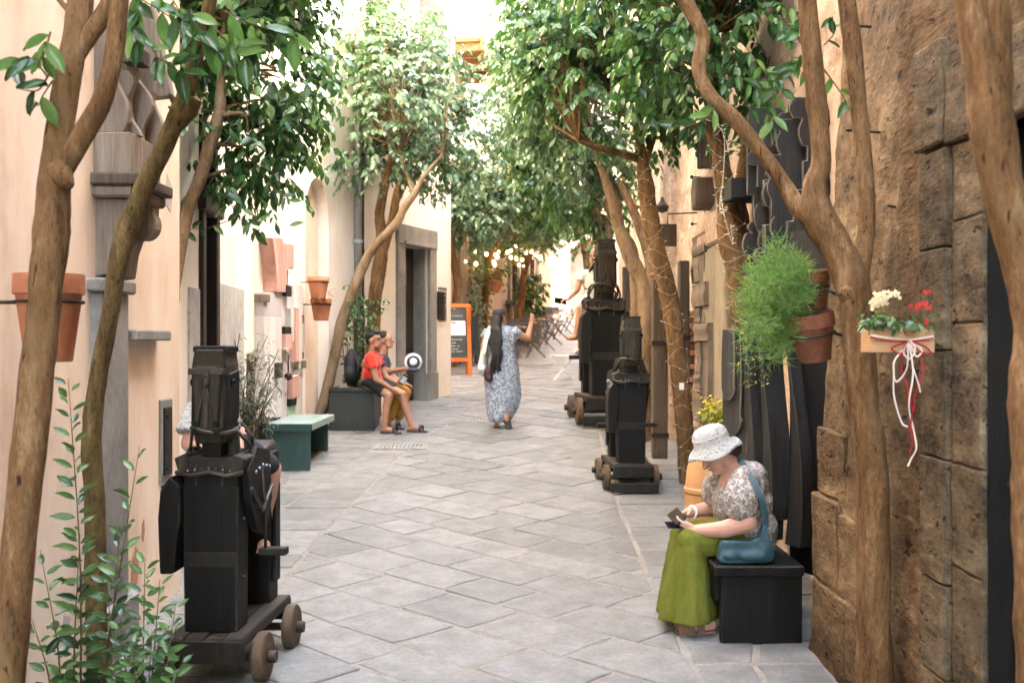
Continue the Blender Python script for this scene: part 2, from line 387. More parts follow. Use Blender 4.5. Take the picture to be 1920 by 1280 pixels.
MT = dict(
    peach=mat('peach_plaster', [(.55, .40, .29), (.75, .60, .48), (.82, .73, .64)], 1.7, .9, .25, 30, (1, 1, .45), .2, lo=.32, hi=.68, fine=.25),
    cream=mat('cream_plaster', [(.68, .58, .47), (.80, .73, .64), (.84, .80, .75)], .9, .9, .25, 26, (1, 1, .4), .2, lo=.32, hi=.66, fine=.25),
    cream_far=mat('pale_plaster', [(.62, .50, .38), (.76, .66, .52)], .8, .9, .2, 20, (1, 1, .5), .2),
    greyplaster=mat('grey_plaster', [(.34, .30, .27), (.46, .42, .38), (.52, .40, .33)], 1.2, .9, .3, 18, (1, 1, .4), .2),
    tan=mat('tan_plaster', [(.42, .29, .215), (.58, .43, .34), (.66, .54, .45)], 1.4, .9, .35, 20, (1, 1, .4), .2),
    stone=rock('rough_brown_stone', [(.018, .011, .006), (.085, .053, .028), (.165, .106, .058), (.29, .20, .12)], (.23, .145, .075), 1.3, (1, .33, .9), 0, .016, .34),
    block=rock('weathered_stone_block', [(.022, .016, .010), (.082, .060, .038), (.155, .115, .073), (.26, .195, .13)], (.15, .118, .08), 1.6, (1, .4, 1), .5, .014, .33),
    midwall=rock('pinkish_stone_wall', [(.20, .125, .085), (.40, .275, .20), (.54, .41, .32), (.64, .53, .44)], (.50, .36, .27), .9, (1, .3, .5), 0, .02, .29),
    greystone=mat('grey_trim_stone', [(.14, .13, .12), (.24, .23, .215), (.33, .31, .29)], 4, .85, .4, 60, (1, 1, .7), .3, lo=.3, hi=.7, fine=.4),
    brownstone=mat('brown_trim_stone', [(.16, .125, .09), (.28, .23, .17), (.36, .30, .24)], 4, .9, .5, 50, (1, 1, .5), .3, fine=.45),
    marble=mat('blotchy_marble', [(.22, .21, .20), (.42, .41, .39), (.60, .58, .55)], 9, .6, .2, 60, (1, 1, .7), .4, fine=.5),
    paleston=mat('pale_end_stone', [(.26, .18, .145), (.40, .31, .26), (.46, .38, .33)], 1.0, .9, .5, 8, (1, 1, 1), .2),
    slab=mat('grey_paving_stone', [(.078, .075, .072), (.155, .151, .146), (.24, .234, .226)], 5, .6, .8, 55, (1, 1, 1), .45, lo=.30, hi=.70, var=.38, fine=.5, rvar=.3),
    mortar=mat('sandy_joint_mortar', [(.15, .132, .115), (.235, .213, .19), (.32, .293, .265)], 9, .95, .7, 50, (1, 1, 1), .2, fine=.5),
    terracotta=mat('terracotta', [(.34, .115, .055), (.47, .18, .095), (.56, .29, .18)], 7, .85, .3, 60, (1, 1, .6), .25, obj=True, var=.12),
    terra_dark=mat('old_terracotta', [(.10, .035, .02), (.20, .07, .04), (.30, .13, .08)], 9, .85, .4, 60, (1, 1, .6), .25, obj=True),
    amphora=mat('ochre_clay', [(.42, .20, .08), (.50, .26, .11), (.56, .32, .15)], 5, .75, .2, 50, (1, 1, 1), .3, obj=True),
    bark=rock('brown_bark', [(.040, .018, .007), (.115, .060, .025), (.195, .108, .049), (.31, .20, .11)], (.22, .14, .072), 3.0, (1, 1, .28), 0, .014, .32, .2),
    barkmoss=rock('mossy_bark', [(.026, .015, .006), (.082, .052, .019), (.15, .10, .041), (.25, .18, .10)], (.13, .10, .034), 3.0, (1, 1, .28), 0, .014, .32, .2),
    barkpale=rock('pale_bark', [(.08, .045, .024), (.17, .108, .062), (.25, .175, .108), (.34, .26, .18)], (.26, .19, .12), 2.0, (1, 1, .32), 0, .012, .28, .2),
    blackwood=wood('charred_wood', [(.001, .0009, .0009), (.003, .0027, .0024), (.012, .0105, .009), (.028, .024, .02)], .62, 'z', .8, .22, rvar=.5, lo=.3, hi=.85),
    worn=wood('worn_dark_wood', [(.003, .0024, .0018), (.011, .0085, .006), (.033, .026, .018)], .6, 'z', 1.2, .3, rvar=.3),
    wornx=wood('worn_platform_wood', [(.012, .009, .007), (.035, .028, .022), (.08, .066, .053)], .75, 'y', 1.2, .3),
    wheelwood=wood('wheel_wood', [(.03, .02, .013), (.10, .06, .035), (.19, .12, .075)], .7, 'y', 1.0, .3),
    post=wood('old_post_wood', [(.03, .022, .016), (.085, .065, .05), (.16, .13, .105)], .85, 'z', .8, .2),
    carved=wood('grey_carved_wood', [(.07, .052, .04), (.18, .14, .11), (.31, .26, .215)], .85, 'z', .8, .2, var=.35),
    paleboard=wood('weathered_white_board', [(.40, .37, .355), (.56, .53, .52), (.66, .64, .63)], .85, 'z', .7, .2, var=.14, bump=.35),
    pinkboard=wood('faded_pink_board', [(.38, .18, .14), (.52, .30, .25), (.60, .42, .37)], .85, 'z', .7, .2, var=.2, bump=.35),
    lilacboard=wood('grey_lilac_board', [(.36, .33, .35), (.46, .43, .45), (.55, .52, .53)], .85, 'z', .7, .2, var=.15, bump=.35),
    edgewear=mat('worn_edges', [(.003, .0026, .002), (.016, .013, .010), (.075, .06, .045)], 16, .7, .3, 80, (1, 1, .4), .3, obj=True, lo=.38, hi=.66, fine=.5),
    headwood=wood('olive_brown_wood', [(.008, .0065, .004), (.030, .025, .015), (.085, .072, .048)], .65, 'z', 1.4, .25, rvar=.3),
    relief=wood('grey_relief_wood', [(.009, .008, .007), (.026, .024, .022), (.065, .06, .055)], .75, 'z', .8, .3, var=.4),
    darkrelief=wood('dark_grey_wood', [(.014, .0135, .012), (.036, .034, .031), (.075, .071, .066)], .7, 'z', .8, .35, var=.3),
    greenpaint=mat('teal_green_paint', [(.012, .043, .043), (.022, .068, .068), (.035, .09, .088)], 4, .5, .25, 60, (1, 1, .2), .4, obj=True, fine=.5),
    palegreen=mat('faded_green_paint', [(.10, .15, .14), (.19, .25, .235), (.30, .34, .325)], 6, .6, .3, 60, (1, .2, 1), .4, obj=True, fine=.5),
    planter=mat('dark_metal_planter', [(.016, .019, .018), (.032, .036, .034), (.05, .054, .051)], 4, .5, .15, 50, (1, 1, .3), .4, obj=True, fine=.5),
    iron=mat('rusted_iron', [(.014, .010, .008), (.035, .024, .018), (.08, .05, .035)], 20, .6, .3, 80, metal=.3, obj=True),
    pipe=mat('zinc_pipe', [(.24, .27, .28), (.36, .39, .40), (.45, .47, .48)], 8, .5, .1, 50, (1, 1, .3), metal=.4),
    leather=mat('dark_leather', [(.012, .008, .006), (.03, .02, .015), (.06, .042, .03)], 20, .45, .3, 80, obj=True, spec=.5),
    black=plain('black', (.006, .006, .006), .5),
    gloss=plain('black_glass', (.004, .004, .005), .12, .5),
    doordark=wood('dark_door_wood', [(.0015, .001, .0008), (.004, .0026, .002), (.009, .006, .0045)], .6, 'z', .7),
    doorwood=wood('brown_door_wood', [(.012, .008, .006), (.03, .021, .015), (.06, .045, .033)], .6, 'z', .7),
    brass=plain('brass', (.65, .45, .18), .3, .5, 1.0),
    orange=mat('orange_paint', [(.42, .095, .018), (.52, .13, .028)], 10, .5, .1, 60, obj=True),
    chalk=mat('chalkboard', [(.025, .035, .033), (.05, .062, .058)], 9, .8, .05, obj=True),
    white=plain('white_paint', (.78, .78, .77), .5),
    chalkwhite=plain('chalk_marks', (.62, .64, .63), .9),
    offwire=plain('cream_wire', (.42, .36, .25), .5),
    glow=plain('warm_bulb', (1.0, .60, .24), .4, .4, 0, 1.1),
    minibulb=plain('mini_bulb', (.85, .80, .66), .3, .5),
    pine=wood('pale_pine', [(.44, .24, .11), (.58, .35, .19), (.66, .45, .27)], .7, 'x', .8, var=.1, bump=.2),
    redribbon=plain('red_ribbon', (.38, .01, .018), .5), whiteribbon=plain('white_ribbon', (.74, .66, .58), .5),
    brick=mat('old_brick', [(.22, .10, .06), (.40, .20, .13), (.52, .34, .25)], 10, .9, .6, 60, obj=True, var=.5),
    roof=wood('brown_eave_wood', [(.10, .05, .02), (.22, .12, .055), (.30, .18, .09)], .8, 'y', .5),
    tabletop=wood('table_wood', [(.30, .17, .10), (.42, .27, .17), (.50, .36, .25)], .6, 'x', .8, var=.2, bump=.2),
    chairmetal=plain('dull_chair_metal', (.16, .16, .165), .5, .4, .5),
    chairgrey=plain('grey_chair_slats', (.10, .10, .105), .6),
    shutter=wood('grey_shutter', [(.22, .20, .18), (.34, .31, .28)], .8, 'x'),
    glass=plain('dark_window_glass', (.03, .035, .04), .08, .5),
    soil=mat('dark_soil', [(.02, .014, .01), (.05, .035, .025)], 30, .95, .8, 60),
    leaf=leafmat('glossy_green_leaf', [(.018, .06, .02), (.04, .11, .033), (.07, .165, .045), (.12, .23, .07)]),
    leafbright=leafmat('bright_green_leaf', [(.025, .075, .025), (.055, .135, .04), (.10, .205, .065)], .3, .33, .6),
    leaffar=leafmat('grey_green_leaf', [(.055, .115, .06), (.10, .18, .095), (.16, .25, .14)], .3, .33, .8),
    leafolive=leafmat('olive_leaf', [(.06, .09, .05), (.14, .18, .12), (.24, .28, .21)], .5, .3),
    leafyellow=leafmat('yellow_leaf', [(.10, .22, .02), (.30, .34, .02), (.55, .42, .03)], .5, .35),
    ivy=leafmat('ivy_leaf', [(.07, .13, .08), (.15, .22, .15), (.25, .32, .25)], .35, .2),
    fern=leafmat('feathery_green', [(.06, .15, .03), (.12, .24, .055), (.22, .34, .10)], .5, .4),
    petalwhite=leafmat('cream_petals', [(.70, .62, .40), (.78, .74, .56)], .6, .3),
    petalred=leafmat('red_petals', [(.50, .03, .02), (.60, .10, .05)], .6, .3),
    stem=plain('green_stem', (.10, .13, .04), .6), twig=plain('brown_twig', (.14, .075, .04), .7),
    skin_pale=mat('pale_skin', [(.52, .27, .20), (.62, .36, .28)], 12, .5, .1, 120, spec=.3),
    skin_tan=mat('tan_skin', [(.36, .17, .10), (.44, .23, .14)], 12, .5, .1, 120, spec=.4),
    skin_brown=mat('brown_skin', [(.27, .12, .07), (.34, .165, .10)], 12, .5, .1, 120, spec=.4),
    hair=mat('black_hair', [(.003, .0025, .0022), (.012, .0095, .008), (.03, .024, .02)], 90, .5, .9, 200, (1, 1, .15), .4),
    hairbrown=mat('dark_brown_hair', [(.02, .012, .008), (.05, .03, .02)], 60, .45, .6, 160, (1, 1, .12), .5),
    redshirt=mat('red_jersey', [(.50, .022, .010), (.60, .035, .016)], 9, .8, .3, 30, sheen=.2),
    shorts=mat('black_cloth', [(.012, .012, .014), (.026, .027, .03)], 9, .8, .3, 30),
    yellowcloth=mat('ochre_cloth', [(.30, .13, .02), (.42, .20, .035)], 12, .85, .3, 30),
    lime=mat('lime_green_cotton', [(.095, .105, .016), (.135, .145, .026), (.18, .185, .042)], 7, .95, .5, 40, (1, 1, .35), spec=.1, fine=.5, bdist=.02),
    whitecloth=mat('white_cotton', [(.66, .64, .61), (.78, .76, .73)], 9, .85, .3, 40),
    hatknit=mat('white_crochet', [(.20, .19, .175), (.46, .45, .43), (.56, .55, .53)], 75, .95, 1.0, 160, lo=.40, hi=.52, spec=.1),
    dress=printed('grey_blue_print', (.34, .38, .44), (.03, .042, .065), (.42, .46, .52), 34, .55),
    blouse=printed('speckled_blouse_print', (.47, .44, .41), (.05, .05, .05), (.33, .21, .17), 46, .55),
    teal=mat('teal_bag_cloth', [(.018, .058, .075), (.034, .092, .112)], 6, .5, .3, 26, spec=.4),
    purse=mat('maroon_leather', [(.035, .012, .016), (.065, .026, .032)], 12, .4, .15, 60),
    sandal=mat('brown_leather', [(.14, .075, .045), (.24, .14, .09)], 20, .6, .3, 60),
    slide=plain('dark_rubber', (.018, .02, .022), .6),
    canvas=mat('cream_canvas', [(.60, .57, .51), (.72, .70, .65)], 14, .85, .3, 60),
    phone=plain('phone_black', (.005, .005, .006), .15), screen=plain('phone_screen', (.30, .34, .36), .1),
    silver=plain('silver_metal', (.6, .6, .6), .25, .5, 1.0),
    navy=mat('navy_cap', [(.02, .025, .04), (.05, .06, .08)], 14, .8, .2, 60),
    eye=plain('eye', (.02, .012, .01), .15), lip=plain('lips', (.36, .12, .10), .5),
)
# ------------------------------------------------------------------ ground and paving
XL = [(-12, -2.12), (6.8, -2.12), (6.81, -2.3), (11, -2.62), (13.3, -2.6), (14.2, -2.42), (17.8, -1.02), (18.4, -2.2), (22, -1.5), (27, -.78), (46, 1.7)]
XR = [(-12, 1.57), (5.75, 1.57), (5.76, 1.98), (14, 1.98), (22, 2.6), (34, 3.4), (46, 5)]
L1 = [(-12, -2.0), (9, -2.0), (12.3, -1.62), (17.6, -.8), (27, .1), (46, 2.2)]
L2 = [(-12, -1.42), (8, -1.5), (12.4, -1.2), (17.6, -.35), (27, .65), (46, 2.7)]
R1 = [(-12, .86), (9, .92), (14, 1.12), (22, 1.75), (46, 3.7)]
ys = list(np.arange(-14, 30, .3)) + list(np.arange(30, 130, 2.0))
mb = MB(); xs_ = [-40, -6, -2.7, -1.2, 0.2, 1.6, 3.2, 8, 50]
for y in ys:
    for x in xs_: mb.v.append((x, y, gz(y)))
nx = len(xs_)
for j in range(len(ys) - 1):
    for i in range(nx - 1): mb.f.append((j * nx + i, j * nx + i + 1, (j + 1) * nx + i + 1, (j + 1) * nx + i))
street = structure(mb.build('street', MT['mortar'], None))
MT['farpave'] = mat('distant_paving', [(.19, .18, .17), (.27, .26, .25), (.33, .32, .31)], 3, .7, .4, 12, (1, .5, 1), .5)
street.data.materials.append(MT['farpave'])
for p_ in street.data.polygons:
    if p_.center.y > 23.5: p_.material_index = 1

def clip(poly, p, n):
    out = []
    for i in range(len(poly)):
        a, b = poly[i], poly[(i + 1) % len(poly)]
        da = (a[0] - p[0]) * n[0] + (a[1] - p[1]) * n[1]; db = (b[0] - p[0]) * n[0] + (b[1] - p[1]) * n[1]
        if da >= 0: out.append(a)
        if (da >= 0) != (db >= 0):
            t = da / (da - db); out.append((a[0] + (b[0] - a[0]) * t, a[1] + (b[1] - a[1]) * t))
    return out
def band(poly, tabl, tabr, ml=.004, mr=.004):
    yc = sum(q[1] for q in poly) / len(poly)
    for tab, s_, m_ in ((tabl, 1, ml), (tabr, -1, mr)):
        a, b = lerp_tab(tab, yc - .3), lerp_tab(tab, yc + .3)
        n = Vector((.6, -(b - a))).normalized() * s_
        if len(poly) < 3: return []
        c0 = lerp_tab(tab, yc)
        poly = clip(poly, (c0 + n[0] * m_, yc + n[1] * m_), n)
    return poly
def area(p): return abs(sum(p[i][0] * p[(i + 1) % len(p)][1] - p[(i + 1) % len(p)][0] * p[i][1] for i in range(len(p)))) / 2
def shrink(poly, k):
    n = len(poly); s_ = 1 if sum(poly[i][0] * poly[(i + 1) % n][1] - poly[(i + 1) % n][0] * poly[i][1] for i in range(n)) > 0 else -1
    for i in range(n):
        a, b = poly[i], poly[(i + 1) % n]
    out = list(poly)
    for i in range(n):
        a, b = Vector(poly[i]), Vector(poly[(i + 1) % n]); d = b - a
        if d.length < 1e-5: continue
        nn = Vector((-d.y, d.x)).normalized() * s_
        out = clip(out, (a.x + nn.x * k, a.y + nn.y * k), (nn.x, nn.y))
        if len(out) < 3: return []
    return out
polys = []
ang = R(47); ca, sa = math.cos(ang), math.sin(ang)
u = -25.0
while u < 30:
    wd = rnd.uniform(.34, .46); v = -30 + rnd.random()
    while v < 32:
        ln = rnd.uniform(.42, .78)
        q = [(u, v), (u + wd, v), (u + wd, v + ln), (u, v + ln)]
        q = [(a * ca - b * sa, a * sa + b * ca) for a, b in q]
        yc = sum(t[1] for t in q) / 4; xc = sum(t[0] for t in q) / 4
        if 2.5 < yc < 24 and -4 < xc < 4:
            polys.append(band(q, L2, R1))
        v += ln
    u += wd
def strips(ta, tb, split):
    y = 2.6
    while y < 24:
        h = rnd.uniform(.28, .46)
        a0, b0, a1, b1 = lerp_tab(ta, y), lerp_tab(tb, y), lerp_tab(ta, y + h), lerp_tab(tb, y + h)
        cuts = [0, 1] if (b0 - a0) < split else [0, rnd.uniform(.38, .62), 1]
        for c0, c1 in zip(cuts, cuts[1:]):
            sk = rnd.uniform(-.02, .02)
            polys.append([(a0 + (b0 - a0) * c0, y), (a0 + (b0 - a0) * c1, y + sk), (a1 + (b1 - a1) * c1, y + h + sk), (a1 + (b1 - a1) * c0, y + h)])
        y += h
strips([(y, x + .02) for y, x in XL], L1, .55); strips(L1, L2, .7); strips(R1, XR, .62)
holes = [P(752, 845, 12.4), P(920, 790, 14.6)]
stones = []
for q in polys:
    if len(q) < 3: continue
    q = shrink(q, rnd.uniform(.009, .020))
    if len(q) < 3 or area(q) < .012: continue
    # wander of the worn edges: extra points along each side
    r_ = []
    for i in range(len(q)):
        a, b = Vector(q[i]), Vector(q[(i + 1) % len(q)])
        L = (b - a).length
        if L < .03: r_.append(a); continue
        k = 2 if L > .25 else 1
        for t in range(k):
            p = a.lerp(b, t / k)
            r_.append(p + Vector((rnd.gauss(0, .006), rnd.gauss(0, .006))))
    if len(r_) < 3: continue
    c = sum(r_, Vector((0, 0))) / len(r_)
    if any(abs(c.x - h_.x) < .3 and abs(c.y - h_.y) < .18 for h_ in holes): continue
    if c.y < 23.8: stones.append((r_, c))
def stone_mb(r_, c, m):
    n = len(r_); h = .006 + rnd.uniform(-.003, .004); tx, ty = rnd.gauss(0, .006), rnd.gauss(0, .006)
    rings = []
    for k, (ins, dz) in enumerate(((0, -.03), (0, -.006), (.35, -.0012), (1, 0))):
        ring = []
        for p in r_:
            d = (c - p); L = d.length
            p2 = p + d / max(L, 1e-4) * (.014 * ins)
            ring.append((p2.x, p2.y, gz(p2.y) + h + dz + tx * (p.x - c.x) + ty * (p.y - c.y)))
        rings.append(ring)
    vv = [q for ring in rings for q in ring]
    hi = noise.noise(Vector((c.x * 5, c.y * 5, 1))) * .004
    vv.append((c.x, c.y, gz(c.y) + h + hi))
    ff = []
    for k in range(3):
        for i in range(n): ff.append((k * n + i, k * n + (i + 1) % n, (k + 1) * n + (i + 1) % n, (k + 1) * n + i))
    for i in range(n): ff.append((3 * n + i, 3 * n + (i + 1) % n, 4 * n))
    m.add(vv, ff)
def ccw(r_):
    s_ = sum(r_[i].x * r_[(i + 1) % len(r_)].y - r_[(i + 1) % len(r_)].x * r_[i].y for i in range(len(r_)))
    return r_ if s_ > 0 else r_[::-1]
def vis(t):
    r_, c = t; d = max(c.y, .5); px = 960 + c.x / d * F; py = 640 + (1.65 - gz(d)) / d * F
    if not (-40 < px < 1960 and py < 1330): return 0
    return area(r_) * (1.65 - gz(d) + .15) / d ** 3
stones.sort(key=vis, reverse=True)
rest = MB()
for i, (r_, c) in enumerate(stones):
    if i < 300:
        m_ = MB(); stone_mb(ccw(r_), c, m_); m_.build('paving_stone', MT['slab'], street)
    else: stone_mb(ccw(r_), c, rest)
stuff(rest.build('paving_stones', MT['slab'], street))
# drain grates let into the paving
for h_, nm in ((holes[0], 'slotted iron drain grate in the paving in front of the red shirted man'), (holes[1], 'slotted iron drain grate in the paving behind the walking woman')):
    g = root('drain_grate', nm, 'drain grate', (h_.x, h_.y, gz(h_.y)), 'drain grates')
    fr = MB(); zz = gz(h_.y) + .008
    sl = .065
    T = Matrix.Translation((h_.x, h_.y, zz)) @ Matrix.Rotation(math.atan(sl), 4, 'X')
    for c, d in (((-.29, 0, 0), (.03, .34, .02)), ((.29, 0, 0), (.03, .34, .02)), ((0, -.155, 0), (.55, .03, .02)), ((0, .155, 0), (.55, .03, .02))):
        fr.box((0, 0, 0), d, None); 
        for k in range(8): fr.v[-8 + k] = tuple(T @ (Vector(fr.v[-8 + k]) + Vector(c)))
    fr.build('frame', MT['greystone'], g, .003)
    for k in range(12):
        b_ = MB(); b_.box((0, 0, 0), (.024, .278, .016)); b_.v = [tuple(T @ (Vector(p) + Vector((-.253 + k * .046, 0, 0)))) for p in b_.v]
        b_.build('bar', MT['greystone'], g)

# ------------------------------------------------------------------ left: peach house
bA = root('plaster_house', 'peach plastered house wall nearest on the side of the big potted tree', 'building', (-2.12, 5, 0))
m = MB(); m.prism([(-9, -12), (-2.12, -12), (-2.12, 6.8), (-9, 6.8)], 'z', -.3, 9.5)
m.build('wall', MT['peach'], bA)
def wallbox(x0, x1, y0, y1, z0, z1): 
    b = MB(); b.box(((x0 + x1) / 2, (y0 + y1) / 2, (z0 + z1) / 2), (x1 - x0, y1 - y0, z1 - z0)); return b
wallbox(-2.2, -2.055, 5.36, 5.72, .30, 1.90).build('pilaster', MT['greystone'], bA, .006)
wallbox(-2.2, -2.025, 5.32, 5.76, 1.90, 1.97).build('pilaster_capital', MT['greystone'], bA, .012)
wallbox(-2.2, -2.02, 5.31, 5.79, -.05, .30).build('pilaster_base', MT['greystone'], bA, .012)
wallbox(-2.2, -2.03, 5.78, 6.36, 1.655, 1.715).build('window_sill', MT['greystone'], bA, .008)
pl = wallbox(-2.16, -2.105, 6.40, 6.62, .79, 1.30).build('meter_plate', MT['greystone'], bA, .006)
wallbox(-2.12, -2.095, 6.44, 6.58, .84, 1.25).build('plate_panel', MT['worn'], pl, .004)
for zz in (.88, 1.2): 
    q = MB(); q.ell((-2.092, 6.47, zz), .012, 8, 5); q.build('bolt', MT['iron'], pl)
for pts_, mt in ((((5.93, .31), (5.97, .27), (6.03, .29), (6.05, .38), (6.04, .47), (6.0, .5), (5.95, .44)), 'brick'), (((6.10, .52), (6.13, .50), (6.15, .56), (6.14, .63), (6.11, .6)), 'brick'), (((5.0, .25), (5.08, .22), (5.12, .33), (5.03, .36)), 'greyplaster'), (((6.5, 2.5), (6.62, 2.45), (6.66, 2.6), (6.55, 2.68)), 'greyplaster')):
    b = MB(); b.prism(list(pts_), 'x', -2.14, -2.1165); b.build('plaster_chip', MT[mt], bA)
# iron ring bracket and big flower pot
def pot(name, label, c, h, r, matl, tilt=None, group=None, rim=.24, ground_plane=None):
    g = root(name, label, 'flower pot', c, group)
    M_ = tilt if tilt is not None else Matrix.Identity(4)
    b = MB(); t = r * .07
    prof = [(r * .62, 0), (r * .66, .004), (r * .92, h * (1 - rim)), (r * .925, h * (1 - rim) + .001), (r * 1.0, h * (1 - rim) + .004), (r * 1.0, h - .004), (r * .985, h), (r * .9, h), (r * .87, h * .9)]
    b.lathe(prof, 28, c, M_); b.build('pot_body', matl, g, 0, 40)
    s_ = MB(); s_.lathe([(r * .05, h * .88), (r * .87, h * .89), (r * .8, h * .905), (r * .02, h * .92)], 16, c, M_); s_.build('soil', MT['soil'], g)
    return g
def ring_bracket(c, r, z, wall_pt, parent, tilt=None):
    M_ = tilt if tilt is not None else Matrix.Identity(4)
    T = Matrix.Translation(vec(c)) @ M_
    pts = [T @ Vector((r * math.cos(a), r * math.sin(a), z)) for a in np.linspace(0, 2 * math.pi, 25)]
    b = MB(); b.tube(pts, .006, 6)
    e = min(pts, key=lambda p: (p - vec(wall_pt)).length)
    b.tube([e, vec(wall_pt)], .007, 6)
    b.build('iron_bracket', MT['iron'], parent, 0, True)
c = P(92, 662, 3.72); c.z -= .03
pg = pot('wall_pot', 'large empty terracotta pot in iron ring behind the thickest leaning trunk', tuple(c), .305, .118, MT['terracotta'])
ring_bracket(c, .113, .208, (-2.12, c.y + .02, c.z + .208), pg)

# carved wooden console with scroll figures high on the peach wall
cs = root('carved_console', 'grey carved wooden console with scrolled boards high on the peach wall', 'wall sculpture', (-2.12, 5.5, 2.2))
def pxprism(pl_, d0, d1, name, mt, par, X0=None, bev=.004):
    b = MB(); dm = (d0 + d1) / 2
    b.prism([((x - 960) / F * dm, 1.65 - (y - 640) / F * dm) for x, y in pl_], 'y', d0, d1)
    return b.build(name, mt, par, bev)
wood_l = MT['carved']; wood_p = MT['carved']
wallbox(-2.13, -1.93, 5.40, 5.86, 2.50, 2.71).build('block', wood_l, cs, .006)
wallbox(-2.13, -1.88, 5.36, 5.92, 2.44, 2.50).build('shelf', MT['post'], cs, .008)
wallbox(-2.13, -1.91, 5.38, 5.89, 2.38, 2.44).build('moulding', MT['carved'], cs, .012)
b = MB()
for y0 in (5.43, 5.74):
    pts = [(-2.13, 2.38)] + [(-1.93 - .0 + .0, 2.38)] + [(-1.99 + .075 * math.sin(a), 2.28 + .085 * math.cos(a)) for a in np.linspace(.9, math.pi + .3, 9)] + [(-2.04, 2.12), (-2.06, 1.99), (-2.13, 1.98)]
    b = MB(); b.prism(pts, 'y', y0, y0 + .1); b.build('scroll_bracket', MT['carved'], cs, .006)
def wavy(z0, z1, x_in, x_out, ph, n=10):
    o = [(x_in, z0)]
    for k in range(n + 1):
        t = k / n; o.append((x_out + .035 * math.sin(ph + t * 7) - .05 * t * t, z0 + (z1 - z0) * t))
    return o + [(x_in, z1)]
for k, (y0, y1, z0, z1, xo, ph, mt) in enumerate(((5.41, 5.47, 2.71, 3.25, -1.98, 0.2, wood_p), (5.50, 5.55, 2.71, 3.05, -1.95, 1.7, wood_l), (5.56, 5.62, 2.73, 3.32, -1.96, 3.0, wood_p), (5.66, 5.71, 2.71, 3.1, -1.93, 4.1, wood_l), (5.73, 5.79, 2.8, 3.42, -1.95, 5.2, wood_p), (5.81, 5.86, 2.71, 3.26, -1.92, .9, wood_l))):
    b = MB(); b.prism(wavy(z0, z1, -2.13, xo, ph), 'y', y0, y1); b.build('carved_board', mt, cs, .005)
b = MB(); b.prism([(-2.1, 2.98), (-1.9, 3.0), (-1.87, 2.97), (-1.98, 3.5), (-2.1, 3.5)], 'y', 5.88, 5.95); b.build('carved_board', wood_l, cs, .005)
for k in range(3): wallbox(-2.0, -1.9, 5.46 + .05 * k, 5.50 + .05 * k, 3.08, 3.16).build('peg', MT['post'], cs, .004)

# ------------------------------------------------------------------ left: long cream house that bends with the street
bB = root('cream_house', 'long cream plastered house bending inward beside the seated man', 'building', (-2.5, 12, .4))
fp = [(-2.3, 6.8), (-2.62, 11), (-2.6, 13.3), (-2.42, 14.2), (-1.02, 17.8), (-1.10, 18.1), (-4.5, 20.4), (-9, 20.4), (-9, 6.8)]
m = MB(); m.prism(fp, 'z', -.2, 10.2); bw = m.build('wall', MT['cream'], bB)
def seg_frame(a, b):
    a, b = Vector(a), Vector(b); t = (b - a).normalized(); n = Vector((t.y, -t.x))   # n points to the street
    return a, t, n, (b - a).length
def seg_box(a, t, n, s0, s1, n0, n1, z0, z1):
    mb_ = MB(); q = [a + t * s0 + n * n0, a + t * s1 + n * n0, a + t * s1 + n * n1, a + t * s0 + n * n1]
    q = q[::-1] if (q[1] - q[0]).cross(q[2] - q[1]) < 0 else q
    mb_.hexa([Vector((p.x, p.y, z0)) for p in q] + [Vector((p.x, p.y, z1)) for p in q]); return mb_
def seg_prism(a, t, n, outline, n0, n1):
    """outline of (s, z) on the wall plane, pushed out from n0 to n1"""
    mb_ = MB(); k = len(outline)
    ar = sum(outline[i][0] * outline[(i + 1) % k][1] - outline[(i + 1) % k][0] * outline[i][1] for i in range(k))
    if ar < 0: outline = outline[::-1]
    vv = [Vector((*(a + t * s_ + n * nn), z)) for nn in (n1, n0) for s_, z in outline]
    mb_.add(vv, [tuple(range(k)), tuple(range(2 * k - 1, k - 1, -1))] + [(i + k, (i + 1) % k + k, (i + 1) % k, i) for i in range(k)])
    return mb_
# arched recess
a, t, n, L = seg_frame((-2.6, 13.3), (-2.42, 14.2))
arch = [(.06, .2)] + [(.06, 3.2)] + [(.46 - .40 * math.cos(x), 3.2 + .55 * math.sin(x)) for x in np.linspace(0, math.pi, 13)][1:-1] + [(.86, 3.2), (.86, .2)]
boolean(bw, seg_prism(a, t, n, arch, -.16, .2))
arc_in = seg_prism(a, t, n, [(s_ * .98 + .01, z - .01) for s_, z in arch], -.2, -.15); arc_in.build('arch_back', MT['peach'], bB)
# grey stone door case in the angled wall
a2, t2, n2, L2_ = seg_frame((-2.42, 14.2), (-1.02, 17.8))
ds0, ds1, dz0, dz1 = 2.12, 2.98, .60, 3.12
boolean(bw, seg_box(a2, t2, n2, ds0, ds1, -.32, .3, dz0, dz1))
dr = MT['greystone']
seg_box(a2, t2, n2, ds0 - .24, ds0, -.03, .05, dz0 + .55, dz1).build('door_jamb', dr, bB, .01)
seg_box(a2, t2, n2, ds1, ds1 + .24, -.03, .05, dz0 + .55, dz1).build('door_jamb', dr, bB, .01)
seg_box(a2, t2, n2, ds0 - .26, ds0 + .01, -.03, .07, dz0 - .2, dz0 + .55).build('door_plinth', dr, bB, .01)
seg_box(a2, t2, n2, ds1 - .01, ds1 + .26, -.03, .07, dz0 - .2, dz0 + .55).build('door_plinth', dr, bB, .01)
seg_box(a2, t2, n2, ds0 - .25, ds1 + .25, -.03, .06, dz1, dz1 + .30).build('lintel', dr, bB, .01)
seg_box(a2, t2, n2, ds0 - .06, ds1 + .06, .05, .085, dz1 - .0, dz1 + .055).build('lintel_moulding', dr, bB, .008)
